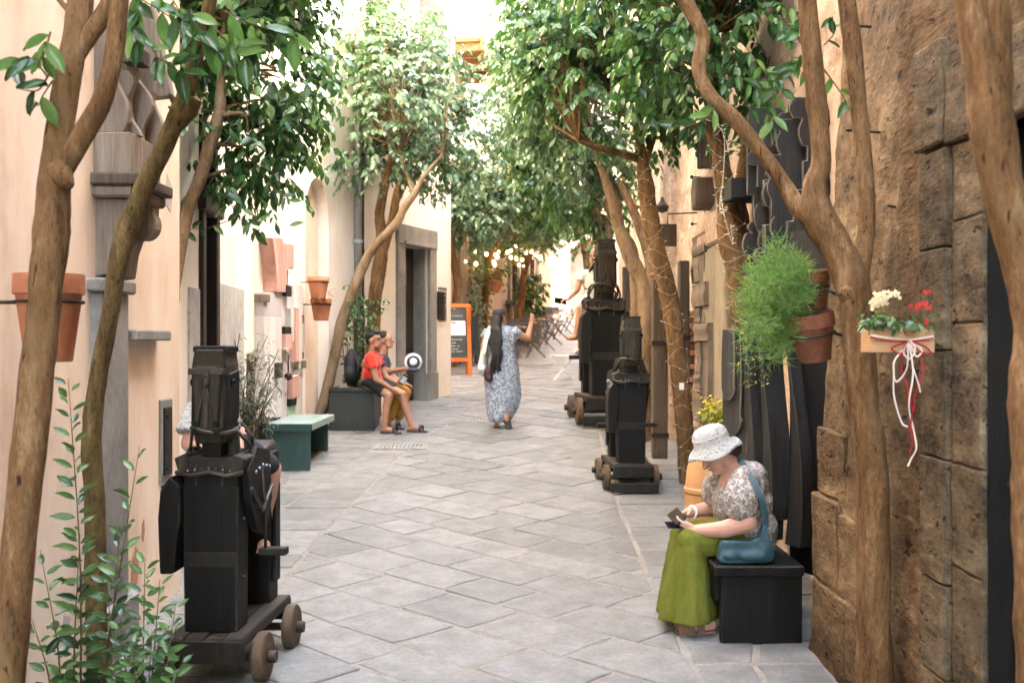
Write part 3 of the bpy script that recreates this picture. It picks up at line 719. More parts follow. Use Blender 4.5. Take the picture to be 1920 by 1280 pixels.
seg_box(a2, t2, n2, ds0 - .24, ds1 + .3, -.3, .24, .40, .64).build('door_step', dr, bB, .012)
dl = seg_box(a2, t2, n2, ds0, ds1, -.29, -.235, dz0, dz1).build('door', MT['doorwood'], bB)
for s0 in (ds0 + .09, ds0 + .48):
    for z0, z1 in ((dz0 + .15, dz0 + .8), (dz0 + .92, dz0 + 1.55), (dz0 + 1.67, dz0 + 2.35)):
        seg_box(a2, t2, n2, s0, s0 + .30, -.235, -.215, z0, z1).build('door_panel', MT['doorwood'], dl, .012)
q = a2 + t2 * (ds0 + .42) + n2 * -.2; b = MB(); b.ell((q.x, q.y, dz0 + 1.05), .03, 10, 7); b.build('door_knob', MT['brass'], dl, 0, True)
# reveal lining in grey stone
seg_box(a2, t2, n2, ds1 - .05, ds1 - .001, -.231, -.031, dz0 + .05, dz1 - .001).build('door_reveal', dr, bB)
seg_box(a2, t2, n2, ds0 + .001, ds0 + .05, -.231, -.031, dz0 + .05, dz1 - .001).build('door_reveal', dr, bB)
# letter plate and iron grille on the same wall
seg_box(a2, t2, n2, 1.45, 1.60, 0, .02, 1.42, 1.78).build('letter_plate', MT['planter'], bB, .004)
gr = root('iron_grille', 'black wrought iron window grille on cream wall beyond the door', 'grille', tuple(Vector((*(a2 + t2 * 3.45), 2.2))))
zc0, zc1, s0, s1 = 2.0, 2.46, 3.28, 3.60
seg_box(a2, t2, n2, s0, s1, .001, .012, zc0, zc1).build('opening', MT['black'], gr)
for k in range(5):
    s_ = s0 + .02 + (s1 - s0 - .04) * k / 4
    b = MB(); p = a2 + t2 * s_ + n2 * .04
    b.tube([(p.x, p.y, zc0 - .02), (p.x, p.y, zc1 + .04)], .008, 6); b.tube([(p.x, p.y, zc1 + .04), (p.x, p.y, zc1 + .085)], [.018, .001], 6)
    b.build('upright', MT['iron'], gr)
for zz in (zc0 + .03, (zc0 + zc1) / 2, zc1 - .03):
    b = MB(); p0 = a2 + t2 * s0 + n2 * .04; p1 = a2 + t2 * s1 + n2 * .04
    b.tube([(p0.x, p0.y, zz), (p1.x, p1.y, zz)], .008, 6); b.build('rail', MT['iron'], gr)
for k in range(4):
    for zz in (zc0 + .13, zc1 - .13):
        p = a2 + t2 * (s0 + .06 + .067 * k) + n2 * .04
        b = MB(); b.tube([Vector((p.x, p.y, zz)) + Vector((t2.x, t2.y, 0)) * .026 * math.cos(x) + Vector((0, 0, .05 * math.sin(x))) for x in np.linspace(0, 6.28, 11)], .006, 5); b.build('scroll', MT['iron'], gr)
# drain pipe
dp = root('drain_pipe', 'zinc rain pipe on the cream wall between arch and door', 'drain pipe', (-2.2, 14.7, .5))
q = a2 + t2 * .62 + n2 * .07
b = MB(); b.tube([(q.x, q.y, 1.9), (q.x, q.y, 10)], .055, 12); b.build('pipe', MT['pipe'], dp, 0, True)
b = MB(); b.tube([(q.x, q.y, .5), (q.x, q.y, 1.95)], .06, 12); b.build('lower_pipe', MT['iron'], dp, 0, True)
for zz in (1.95, 3.0, 5.0):
    b = MB(); b.lathe([(.058, 0), (.07, .005), (.07, .05), (.058, .055)], 12, (q.x, q.y, zz)); b.build('collar', MT['pipe'], dp)
q = a2 + t2 * .82 + n2 * .03
b = MB(); b.tube([(q.x, q.y, .5), (q.x, q.y, 9)], .022, 8); b.build('cable_pipe', MT['doorwood'], dp, 0, True)
# shop door case on the first bend
a3, t3, n3, L3_ = seg_frame((-2.3, 6.8), (-2.62, 11))
boolean(bw, seg_box(a3, t3, n3, 1.42, 2.02, -.3, .3, -.1, 3.4))
seg_box(a3, t3, n3, 1.43, 2.01, -.28, -.2, 0, 3.35).build('shop_door', MT['doordark'], bB)
for s0, s1 in ((1.40, 1.52), (1.93, 2.06)): seg_box(a3, t3, n3, s0, s1, -.1, .035, 0, 2.66).build('door_post', MT['doorwood'], bB, .008)
for s0, s1 in ((1.55, 1.6), (1.86, 1.9)): seg_box(a3, t3, n3, s0, s1, -.19, -.05, 0, 2.66).build('door_post', MT['doorwood'], bB, .006)
seg_box(a3, t3, n3, 1.36, 2.12, -.1, .06, 2.66, 2.80).build('door_cornice', MT['doorwood'], bB, .015)
seg_box(a3, t3, n3, 1.33, 2.15, -.1, .09, 2.80, 2.84).build('door_cornice', MT['doorwood'], bB, .006)
for s0, s1 in ((1.41, 1.48), (1.95, 2.05)): seg_box(a3, t3, n3, s0, s1, -.1, .02, 2.84, 3.4).build('transom_post', MT['doorwood'], bB, .006)
seg_box(a3, t3, n3, 2.1, 3.3, -.01, .02, .1, 2.14).build('marble_slab', MT['marble'], bB, .004)
seg_box(a3, t3, n3, 1.02, 1.36, -.01, .02, .0, 2.05).build('marble_slab', MT['marble'], bB, .004)
# upper windows of the cream house (with shutters), above the crowns
for s0 in (.9, 2.6):
    z0 = 5.6
    seg_box(a2, t2, n2, s0, s0 + .9, -.01, .02, z0, z0 + 1.5).build('window', MT['glass'], bB)
    for s1 in (s0 - .42, s0 + .92): seg_box(a2, t2, n2, s1, s1 + .40, .0, .05, z0, z0 + 1.5).build('shutter', MT['shutter'], bB, .006)

# ------------------------------------------------------------------ far left house, eave, ivy wall
bF = root('far_house', 'tall pale house beyond the chalkboard with ivy and grey pilasters', 'building', (-1, 25, 1.2))
fpf = [(-4.6, 20.6), (-1.55, 21.6), (-.78, 27), (1.7, 46), (-8, 46), (-8, 20.6)]
m = MB(); m.prism(fpf, 'z', 0, 13.5); bfw = m.build('wall', MT['cream_far'], bF)
a4, t4, n4, L4_ = seg_frame((-1.55, 21.6), (-.78, 27)); a5, t5, n5, L5_ = seg_frame((-.78, 27), (1.7, 46))
a6, t6, n6, L6_ = seg_frame((-4.6, 20.6), (-1.55, 21.6))
seg_box(a4, t4, n4, 0, 5.3, 0, .02, .6, 5.2).build('lower_wall', MT['tan'], bF)
seg_box(a5, t5, n5, 0, 19, 0, .02, 1, 6.0).build('lower_wall', MT['tan'], bF)
seg_box(a6, t6, n6, 1.2, 3.2, 0, .02, .6, 5.2).build('lower_wall', MT['tan'], bF)
for s0, s1 in ((-.05, .3), (2.2, 2.9)): seg_box(a4, t4, n4, s0, s1, .021, .10, .8, 4.6).build('pilaster', MT['greystone'], bF, .01)
for s0, s1 in ((4.8, 5.2), (7.0, 7.4), (9.6, 10), (12.5, 13)): seg_box(a5, t5, n5, s0, s1, .021, .12, 1.2, 4.9).build('pilaster', MT['brownstone'], bF, .01)
seg_box(a5, t5, n5, 4.4, 13.5, .021, .35, 2.75, 2.87).build('wall_ledge', MT['greystone'], bF, .01)
for s0 in (5.4, 7.8, 10.4):
    w_ = seg_box(a5, t5, n5, s0, s0 + 1.3, .021, .04, 2.9, 4.6).build('window', MT['glass'], bF)
    for k in (0, .62, 1.24): seg_box(a5, t5, n5, s0 + k, s0 + k + .07, .04, .08, 2.9, 4.6).build('window_frame', MT['doorwood'], w_)
for s0 in (.9, 3.3):
    for z0 in (8.6,):
        w_ = seg_box(a4, t4, n4, s0, s0 + .8, -.01, .02, z0, z0 + 1.5).build('window', MT['glass'], bF)
        for s1 in (s0 - .42, s0 + .82):
            sh = seg_box(a4, t4, n4, s1, s1 + .40, 0, .05, z0, z0 + 1.5).build('shutter', MT['shutter'], bF)
            for k in range(10): seg_box(a4, t4, n4, s1 + .04, s1 + .36, .05, .065, z0 + .06 + k * .142, z0 + .14 + k * .142).build('slat', MT['shutter'], sh)
ev = root('timber_eave', 'brown timber eave jutting from the pale house above the crowns', 'eave', (-1.2, 22.5, 7.6))
seg_box(a4, t4, n4, .2, 3.4, .0, .9, 7.75, 7.83).build('boarding', MT['roof'], ev)
for k in range(6): seg_box(a4, t4, n4, .3 + k * .55, .4 + k * .55, .0, .95, 7.60, 7.75).build('rafter', MT['roof'], ev)
seg_box(a4, t4, n4, .15, 3.45, .9, .98, 7.55, 7.9).build('fascia', MT['roof'], ev, .01)
wl_ = root('wall_lamp', 'brass wall lamp hanging before the far pale house', 'lamp', tuple(P(966, 500, 28)))
b = MB(); c = P(966, 497, 28); b.lathe([(.07, 0), (.10, .05), (.10, .2), (.05, .26), (.02, .3)], 12, c); b.build('lamp_body', MT['roof'], wl_)
b = MB(); c2 = P(966, 620, 28); b.tube([c2, c], .03, 6); b.build('pole', MT['post'], wl_)

# ------------------------------------------------------------------ end of the street
bE = root('end_house', 'sunlit pale stone house closing the street with a tall arch', 'building', (3, 50, 2.6))
m = MB(); m.box((4, 53, 9), (26, 5, 16)); ew = m.build('wall', MT['paleston'], bE)
arch = [(2.75, 2)] + [(2.75, 5.5)] + [(3.75 - 1.0 * math.cos(x), 5.5 + 1.0 * math.sin(x)) for x in np.linspace(0, math.pi, 13)][1:-1] + [(4.75, 5.5), (4.75, 2)]
cut = MB(); cut.prism(arch, 'y', 50, 51.2); boolean(ew, cut)
MB().box((3.75, 51.25, 4.3), (2.3, .08, 5.4)).build('arch_back', MT['tan'], bE)
for xx, zz in ((1.9, 8.6), (5.6, 8.6), (1.9, 12), (5.6, 12)): MB().box((xx, 50.48, zz), (.9, .06, 1.6)).build('window', MT['glass'], bE)

# ------------------------------------------------------------------ right: pinkish house in the middle distance
bC = root('pinkish_house', 'pinkish stone house behind the light wrapped trunks', 'building', (2, 10, .3))
fpc = [(1.98, 5.2), (8, 5.2), (8, 40), (4.0, 40), (3.4, 34), (2.6, 22), (1.98, 14)]
# solid body behind, and a rough front face
m = MB(); m.prism([(2.16, 5.2), (8, 5.2), (8, 49), (5.4, 49), (4.0, 40), (3.4, 34), (2.6, 22), (2.05, 14)], 'z', -.2, 7.6); body = m.build('wall', MT['midwall'], bC)  # far stretch added to shade the end of the street
m = MB(); m.prism([(2.2, 5.2), (8, 5.2), (8, 46), (5.1, 46), (4.05, 40), (3.45, 34), (2.65, 22), (2.2, 14)], 'z', 7.6, 10.8); m.build('shading_upper_wall', MT['midwall'], bC)  # out of view; height and far end shaped to keep sun off the street
def rough_face(path, z0, z1, su, sz, amp, skip=None, seed=0.0, batter=None):
    """grid over a plan path, pushed in and out like rubble under old render; path runs so that the street is on its left"""
    pts = [Vector(p) for p in path]; out = []
    for p, q in zip(pts, pts[1:]):
        k = max(1, int((q - p).length / su))
        out += [p.lerp(q, i / k) for i in range(k)]
    out.append(pts[-1]); nz = int((z1 - z0) / sz); mb_ = MB()
    for i, p in enumerate(out):
        t_ = (out[min(i + 1, len(out) - 1)] - out[max(i - 1, 0)]).normalized(); nn = Vector((-t_.y, t_.x))
        for j in range(nz + 1):
            z = z0 + (z1 - z0) * j / nz; q = Vector((p.x, p.y, z + seed))
            dd = amp * (.8 * noise.noise(q * 1.3) + .6 * noise.noise(q * 4.1) + .45 * noise.noise(q * 10) + .3 * noise.noise(q * 24))
            lean = batter(p, z) if batter else 0
            mb_.v.append((p.x + nn.x * dd + lean, p.y + nn.y * dd, z))
    for i in range(len(out) - 1):
        for j in range(nz):
            c_ = (out[i] + out[i + 1]) / 2; zc = z0 + (z1 - z0) * (j + .5) / nz
            if skip and skip(c_, zc): continue
            A = i * (nz + 1) + j; B = A + nz + 1
            mb_.f.append((A, A + 1, B + 1, B)[::-1])
    return mb_
rough_face([(1.98, 6.2), (1.98, 14), (2.4, 20)], 0, 7.6, .07, .07, .04, lambda c_, z: 8.35 < c_.y < 9.35 and z < 2.5, 3.0).build('stone_face', MT['midwall'], bC, 0, True)
m = MB(); m.box((2.2, 8.85, 1.2), (.2, 1.2, 2.7)); m.build('door', MT['doordark'], bC)
wallbox(1.88, 2.1, 9.42, 10.5, .2, 2.55).build('stone_jamb', MT['brownstone'], bC, .02, jitter=.004)
wallbox(1.86, 2.1, 8.2, 10.75, 2.56, 2.86).build('stone_lintel', MT['midwall'], bC, .02)
wallbox(1.90, 2.1, 8.1, 8.3, .1, 2.55).build('stone_jamb', MT['brownstone'], bC, .02)
wallbox(1.9, 2.25, 12.9, 13.4, .3, 4.2).build('stone_pilaster', MT['midwall'], bC, .02)
# exposed bricks
k = 0
for row in range(16):
    z = .95 + row * .072
    y = 11.55 + (.11 if row % 2 else 0)
    while y < 12.6:
        if noise.noise(Vector((y * 2, z * 2, 0))) > -.25:
            MB().box((1.965 + rnd.uniform(-.02, .012), y + .1, z), (.14, .2, .055)).build('brick', MT['brick'], bC, .006)
        y += .222

# ------------------------------------------------------------------ right: dark rubble house with the doorway
bD = root('rubble_house', 'dark brown rubble stone house with black doorway nearest the camera', 'building', (1.6, 4, 0))
dooropen = lambda c_, z: 2.1 < c_.y < 3.62 and z < 2.36
rough_face([(1.57, 1.2), (1.57, 5.64), (1.60, 5.71), (1.67, 5.74), (2.6, 5.74)], -.1, 5.0, .03, .03, .016, dooropen, 0.0, lambda p, z: .055 * max(z, 0) * min(1, max(0, (p.y - 4.3) / 1.3))).build('stone_face', MT['stone'], bD, 0, True)
m = MB(); m.prism([(1.72, -12), (8, -12), (8, 5.6), (1.95, 5.6), (1.72, 4.2)], 'z', -.3, 12.5); dw = m.build('wall', MT['stone'], bD)
boolean(dw, MB().box((2.2, 2.85, 1.0), (1.2, 1.6, 2.7)))
wallbox(1.57, 1.74, -12, 1.2, -.2, 12.4).build('wall_front', MT['stone'], bD)
wallbox(1.57, 1.74, 1.2, 5.7, 5.0, 12.4).build('wall_front', MT['stone'], bD)
wallbox(1.578, 1.66, 3.532, 3.62, 0, 2.345).build('dark_reveal', MT['doordark'], bD)  # black strip lines the reveal; the doorway's shade is put into its colour
door = wallbox(1.66, 1.71, 2.12, 3.60, 0, 2.34).build('door', MT['doordark'], bD)  # recess darkness comes from the leaf's black colour, not its depth
for y0 in (2.2, 2.88):
    for z0, z1 in ((.15, 1.0), (1.15, 2.2)): wallbox(1.645, 1.66, y0, y0 + .55, z0, z1).build('door_panel', MT['doordark'], door, .01)
b = MB(); b.tube([(1.655, 3.43, 1.19), (1.60, 3.43, 1.19), (1.60, 3.33, 1.185)], .009, 8); b.build('door_handle', MT['silver'], door, 0, True)
wallbox(1.562, 1.5765, 3.535, 4.0, -.05, 2.7).build('mortar_bed', MT['block'], bD)
zz = -.05
for col, (y0, y1, x0) in enumerate(((3.53, 3.77, 1.552), (3.775, 4.01, 1.530))):
    z = -.05
    while z < 2.33:
        h = min(rnd.uniform(.28, .52), 2.36 - z + .04)
        if 2.34 - z - h < .14: h = 2.34 - z
        b = wallbox(x0 + rnd.uniform(-.004, .004), 1.577, y0 + .002, y1 - .002, z + .003, z + h - .003)
        b.build('stone_block', MT['block'], bD, .006, 30, 1, jitter=.006, sub=3)
        z += h
b = wallbox(1.54, 1.60, 2.0, 3.80, 2.345, 2.62).build('lintel', MT['block'], bD, .008, 30, 1, jitter=.006, sub=3)
wallbox(1.525, 1.66, 3.81, 4.06, 2.36, 2.74).build('stone_block', MT['block'], bD, .008, 30, 1, jitter=.006, sub=3)
for y0, y1, z0, z1 in ((5.05, 5.6, -.05, .42), (5.2, 5.66, .425, .86), (4.72, 5.195, .425, .82), (5.12, 5.62, .865, 1.2), (4.66, 5.045, -.05, .42)):
    b = wallbox(1.565 + rnd.uniform(-.005, .005) + .035 * (z0 + z1) / 2, 1.75, y0 + .004, y1 - .004, z0 + .004, z1 - .004); b.build('stone_block', MT['stone'], bD, .008, 30, 1, jitter=.012, sub=3)
for y0, z0, ln in ((4.6, 2.55, .16), (4.4, 2.2, .05), (4.75, 3.05, .12)):
    b = MB(); b.tube([(1.6, y0, z0), (1.6 - ln, y0, z0 + .01)], .006, 5); b.build('nail', MT['iron'], bD)

b = MB(); bits = MB()
for k in range(70):
    y = rnd.uniform(4.2, 15); x = rnd.uniform(lerp_tab(XL, y) + .15, lerp_tab(XR, y) - .1)
    if rnd.random() < .5: x = rnd.choice((lerp_tab(R1, y), lerp_tab(L2, y), lerp_tab(XR, y) - .12, lerp_tab(XL, y) + .12)) + rnd.gauss(0, .06)
    a_ = rnd.uniform(0, 6.28); s_ = rnd.uniform(.006, .02); z = gz(y) + .014
    q = [Vector((x, y, z)) + Vector((math.cos(a_ + t) * s_ * (1 if i % 2 else .45), math.sin(a_ + t) * s_ * (1 if i % 2 else .45), rnd.uniform(0, .006))) for i, t in enumerate((0, 1.2, 3.1, 4.4))]
    bits.add(q, [(0, 1, 2, 3)])
MT['litter'] = mat('dry_litter', [(.04, .025, .012), (.14, .09, .04), (.25, .2, .1)], 3, .9, 0)
ob = stuff(bits.build('litter', MT['litter'], None)); ob['label'] = 'dry leaf scraps and grit scattered over the paving'; ob['category'] = 'litter'
# ------------------------------------------------------------------ leaves and trees
def leaf_shape(w=.40, fold=.10, droop=.18):
    v_ = np.array([(0, 0, 0), (-.30 * w * 2, .30, fold * .8), (.30 * w * 2, .30, fold * .8), (-.30 * w * 2, .62, fold * .5 - droop * .4), (.30 * w * 2, .62, fold * .5 - droop * .4), (0, .32, 0), (0, .64, -droop * .45), (0, 1, -droop)])
    f_ = [(0, 5, 1), (0, 2, 5), (5, 6, 3, 1), (5, 2, 4, 6), (6, 7, 3), (6, 4, 7)]
    return v_, f_
LEAF_V, LEAF_F = leaf_shape()
def leaves_mesh(name, pos, dr, up, ln, rv, shape=(LEAF_V, LEAF_F)):
    """many small leaves in one mesh; rv is a random value per leaf"""
    LV, LF = shape
    pos, dr, up, ln, rv = map(np.asarray, (pos, dr, up, ln, rv))
    N = len(pos)
    y = dr / np.linalg.norm(dr, axis=1, keepdims=True)
    x = np.cross(y, up); x /= np.maximum(np.linalg.norm(x, axis=1, keepdims=True), 1e-6)
    z = np.cross(x, y)
    V = pos[:, None, :] + ln[:, None, None] * (LV[None, :, 0:1] * x[:, None, :] + LV[None, :, 1:2] * y[:, None, :] + LV[None, :, 2:3] * z[:, None, :])
    k = len(LV); V = V.reshape(-1, 3)
    loops = np.concatenate([np.array(f) for f in LF]); lt = np.array([len(f) for f in LF])
    me = bpy.data.meshes.new(name)
    me.vertices.add(N * k); me.vertices.foreach_set('co', V.ravel())
    al = (loops[None, :] + (np.arange(N) * k)[:, None]).ravel()
    me.loops.add(len(al)); me.loops.foreach_set('vertex_index', al)
    tl = np.tile(lt, N); st = np.concatenate([[0], np.cumsum(tl)[:-1]])
    me.polygons.add(len(tl)); me.polygons.foreach_set('loop_start', st); 
    at = me.attributes.new('rnd', 'FLOAT', 'POINT'); at.data.foreach_set('value', np.repeat(rv, k))
    me.update(calc_edges=True); me.validate()
    return me
def twig_leaves(c, d, n, tl, ll, out, droop=.5, spread=.75):
    """a drooping twig with leaves on alternate sides"""
    d = vec(d).normalized(); p = vec(c).copy(); side = d.cross(Vector((0, 0, 1)))
    if side.length < .05: side = Vector((1, 0, 0))
    side.normalize()
    base = rnd.random()
    for i in range(n):
        t = i / max(n - 1, 1)
        dd = (d + Vector((0, 0, -droop * t * 1.3))).normalized()
        p = p + dd * (tl / n)
        s_ = side if i % 2 else -side
        ld = (dd * .55 + s_ * spread + Vector((rnd.gauss(0, .25), rnd.gauss(0, .25), rnd.gauss(-.35, .25) - droop * .3)))
        up = Vector((rnd.gauss(0, .35), rnd.gauss(0, .35), 1)) + dd * .2
        l = ll * rnd.uniform(.55, 1.25) * (1 - .3 * t)
        out.append((tuple(p), tuple(ld), tuple(up), l, min(1, max(0, .55 * base + .45 * rnd.random() + (.15 if t > .8 else 0)))))
def pack(out): 
    a = list(zip(*out)); return [np.array(q, float) for q in a]
def crown(parent, blobs, twigs, ll, matl, tl=.26, nl=11, gap=.0, droop=.6, name='crown', seed=0, shape=(LEAF_V, LEAF_F)):
    out = []; tot = sum(r[0] * r[1] * r[2] for _, r in blobs)
    cen = []
    for c, r in blobs:
        k = int(twigs * r[0] * r[1] * r[2] / tot)
        while k > 0:
            v_ = Vector((rnd.gauss(0, 1), rnd.gauss(0, 1), rnd.gauss(0, 1))).normalized()
            rr = rnd.random() ** .40
            p = Vector((c[0] + v_.x * r[0] * rr, c[1] + v_.y * r[1] * rr, c[2] + v_.z * r[2] * rr))
            k -= 1
            if noise.noise(p * 1.9 + Vector((seed, 0, 0))) < gap - .28: continue
            d = (Vector((v_.x / r[0], v_.y / r[1], v_.z / r[2])).normalized() + Vector((rnd.gauss(0, .45), rnd.gauss(0, .45), rnd.gauss(.05, .35))))
            twig_leaves(p, d, nl, tl, ll, out, droop)
            if rnd.random() < .12: cen.append(p)
    p, d, u_, l, rv = pack(out)
    p = p - np.array(ORG[parent.name])
    me = leaves_mesh(name, p, d, u_, l, rv, shape)
    return stuff(link(name, me, matl, parent)), cen
def branches(parent, tips, frm, mt, r=.016, name='branches'):
    b = MB()
    for p in tips:
        f_ = min(frm, key=lambda q: (vec(q) - p).length); f_ = vec(f_)
        mid = f_.lerp(p, .5) + Vector((rnd.gauss(0, .06), rnd.gauss(0, .06), rnd.uniform(-.02, .12)))
        sp = smooth_path([tuple(f_), tuple(mid), tuple(p)], 4)
        b.tube([Vector(q) for q in sp], [r * (1 - .8 * i / (len(sp) - 1)) for i in range(len(sp))], 5, False)
    return stuff(b.build(name, mt, parent, 0, True))

LEAF1 = None
def leaf_object(parent, p, d, up, ln, matl, meshes, name='leaf'):
    """one leaf as a part of its own"""
    y = vec(d).normalized(); x = y.cross(vec(up)); x = x.normalized() if x.length > 1e-4 else Vector((1, 0, 0)); z = x.cross(y)
    o = bpy.data.objects.new(name, rnd.choice(meshes)); COL.objects.link(o); o.parent = parent
    M_ = Matrix(((x.x, y.x, z.x, 0), (x.y, y.y, z.y, 0), (x.z, y.z, z.z, 0), (0, 0, 0, 1)))
    o.matrix_local = Matrix.Translation(vec(p) - ORG[parent.name]) @ M_ @ Matrix.Scale(ln, 4)
    return o
def fine_leaf_meshes(matl, tag_, w=.42, n=4):
    res = []
    for k in range(n):
        fold, droop = rnd.uniform(.05, .14), rnd.uniform(.08, .3)
        me = bpy.data.meshes.new(tag_)
        vv, ff = [], []
        T = [0, .1, .25, .42, .6, .76, .9, 1.0]
        W = [.03, .22, .40, .48, .44, .32, .14, .01]
        for t, w_ in zip(T, W):
            for s_ in (-1, -.5, 0, .5, 1):
                vv.append((s_ * w_ * w * 1.05, t, abs(s_) * fold - droop * t * t + .012 * math.sin(t * 14 + s_ * 3 + k)))
        for i in range(len(T) - 1):
            for j in range(4): ff.append((i * 5 + j, i * 5 + j + 1, (i + 1) * 5 + j + 1, (i + 1) * 5 + j))
        me.from_pydata(vv, [], ff); me.update()
        at = me.attributes.new('rnd', 'FLOAT', 'POINT'); at.data.foreach_set('value', [k / max(n - 1, 1)] * len(vv))
        me.materials.append(matl); me.polygons.foreach_set('use_smooth', [True] * len(ff))
        res.append(me)
    return res
FL = fine_leaf_meshes(MT['leaf'], 'leaf_mesh'); FLB = fine_leaf_meshes(MT['leafbright'], 'leaf_mesh_bright')

def near_twig(parent, pts, n, ll, matl=FL, r=.003, mt=None, hang=.5):
    """a thin twig of big single leaves; pts are world points"""
    sp = smooth_path([tuple(p) for p in pts], 8); b = MB()
    b.tube([Vector(q) for q in sp], [r * (1.2 - .8 * i / len(sp)) for i in range(len(sp))], 5); b.build('twig', mt or MT['twig'], parent, 0, True)
    for i in range(n):
        t = (i + .6) / n * (len(sp) - 1); k = min(int(t), len(sp) - 2)
        p = Vector(sp[k]).lerp(Vector(sp[k + 1]), t - k); d = (Vector(sp[k + 1]) - Vector(sp[k])).normalized()
        s_ = d.cross(Vector((0, 1, 0))).normalized() * (1 if i % 2 else -1)
        ld = d * .6 + s_ * .8 + Vector((rnd.gauss(0, .2), rnd.gauss(-.1, .35), -hang + rnd.gauss(0, .25)))
        up = Vector((rnd.gauss(0, .35), -1.0 + rnd.gauss(0, .35), .5))
        leaf_object(parent, p, ld, up, ll * rnd.uniform(.75, 1.15), None, matl)

def tree(label, base, trunks, blobs, twigs, ll, bark, leafm, group='street trees', tl=.26, nl=11, droop=.6, gap=0.0, rb=.016, seed=0):
    """trunks: list of LP lists"""
    g = root('street_tree', label, 'tree', base, group)
    ends = []
    b = MB()
    for k, tr in enumerate(trunks):
        limb(b, tr, 12, .12, 7, seed + k * 3); ends += [q[:3] for q in tr[max(1, len(tr) // 2):]]
    b.build('trunk', bark, g, 0, True)
    if twigs:
        c_, cen = crown(g, blobs, twigs, ll, leafm, tl, nl, gap, droop, seed=seed)
        branches(g, cen, ends, bark, rb)
    return g
def PB(x, y, d, rx, ry, rd):      # crown blob: photo pixel centre and pixel radii, radius in depth
    return (tuple(P(x, y, d)), (rx / F * d, rd, ry / F * d))

# nearest, left: thick forked trunk at the picture's edge
g = tree('thick forked tree trunk in front of the large terracotta pot', (-1.62, 3.3, 0), [
    LP([(-40, 1640, 3.3, 92), (-12, 1480, 3.3, 70), (12, 1280, 3.3, 65), (48, 900, 3.32, 63), (78, 620, 3.35, 61), (95, 450, 3.37, 65), (103, 340, 3.38, 60), (118, 200, 3.4, 50), (140, 80, 3.42, 47), (158, -60, 3.45, 45), (170, -260, 3.5, 38)]),
    LP([(112, 330, 3.38, 38), (150, 262, 3.36, 40), (190, 190, 3.35, 38), (212, 110, 3.35, 35), (224, 0, 3.35, 36), (235, -160, 3.35, 31)]),
    LP([(128, 130, 3.42, 31), (165, 70, 3.42, 34), (205, 10, 3.42, 34), (250, -90, 3.42, 31)]),
    LP([(135, 25, 3.44, 15), (118, 8, 3.44, 11), (95, -18, 3.44, 7)]),
    LP([(108, 318, 3.36, 46), (120, 335, 3.34, 38), (128, 350, 3.33, 23)]),
], [], 0, .1, MT['bark'], MT['leaf'], seed=1)
for pts, n, hg in (([(92, 140), (70, 170), (30, 165)], 3, .3), ([(90, 145), (60, 110), (35, 120)], 3, .3), ([(95, 60), (85, 95), (75, 120)], 5, .3), ([(100, 150), (80, 180), (72, 200)], 3, .3)):
    near_twig(g, [P(x, y, 3.3) for x, y in pts], n, .10, FL, hang=hg)

# second left: mossy trunk with a pruned stub
g = tree('slender mossy trunk with pruned stub leaning across the carved console', (-1.84, 4.75, 0), [
    LP([(190, 1420, 4.75, 52), (185, 1280, 4.75, 42), (180, 1100, 4.75, 39), (178, 960, 4.75, 37), (172, 830, 4.75, 37), (182, 720, 4.75, 34), (205, 600, 4.75, 32), (228, 460, 4.75, 35), (262, 370, 4.75, 37), (305, 280, 4.72, 34), (340, 205, 4.7, 37), (352, 165, 4.68, 30), (372, 90, 4.66, 25), (394, 0, 4.62, 25), (408, -120, 4.6, 22)]),
    LP([(330, 232, 4.72, 34), (356, 200, 4.70, 35), (368, 184, 4.69, 25)]),
    LP([(338, 212, 4.7, 15), (326, 190, 4.68, 12), (318, 176, 4.66, 6)]),
    LP([(335, 215, 4.7, 12), (322, 205, 4.66, 8), (316, 200, 4.66, 4)]),
], [], 0, .1, MT['barkmoss'], MT['leaf'], seed=4)
for pts, n, ln in (([(390, 40), (430, 80), (470, 95)], 5, .14), ([(385, 70), (400, 85), (440, 100), (468, 110)], 5, .14), ([(250, -10), (300, 20), (360, 60), (400, 85)], 7, .14), ([(240, 20), (250, 60), (262, 80)], 5, .14), ([(300, 110), (330, 130), (350, 138)], 4, .14), ([(300, -30), (330, 10), (345, 55)], 6, .14), ([(350, 20), (372, 40), (380, 95)], 5, .14),
        ([(420, 20), (470, 45), (520, 60), (560, 75)], 7, .14), ([(262, 45), (290, 100), (310, 115), (330, 118)], 6, .11), ([(270, -20), (262, 20), (252, 30)], 5, .14), ([(400, 100), (430, 90), (500, 85), (540, 110)], 5, .11)):
    near_twig(g, [P(x, y, 4.5) for x, y in pts], n, ln, FL, hang=.45)

# third left: small tree with dark drooping crown
g3 = tree('slim tree with dark drooping crown between console and shop door', (-2.15, 7.6, 0), [
    LP([(312, 1080, 7.3, 40), (314, 800, 7.3, 34), (320, 580, 7.4, 30), (334, 480, 7.5, 26), (350, 400, 7.6, 24), (375, 335, 7.6, 24), (395, 270, 7.6, 24), (412, 205, 7.6, 22), (414, 130, 7.6, 14), (420, 40, 7.6, 10)]),
    LP([(342, 428, 7.58, 24), (350, 434, 7.55, 15)]),
    LP([(410, 215, 7.6, 14), (432, 213, 7.55, 9)])],
    [PB(520, 130, 8.1, 95, 140, .5), PB(430, 60, 7.9, 90, 110, .45), PB(390, 250, 7.7, 45, 90, .25), PB(470, 300, 8.0, 80, 80, .35), PB(545, 260, 8.2, 60, 80, .35), PB(470, -120, 8, 170, 130, .8)], 760, .11, MT['barkpale'], MT['leaf'], tl=.3, nl=11, droop=.9, seed=9)
tw = [((440, 350), (455, 390), (470, 420), (480, 445)), ((500, 340), (520, 360), (545, 378)), ((385, 430), (440, 412), (500, 418), (555, 425)), ((350, 440), (360, 430), (380, 425))]
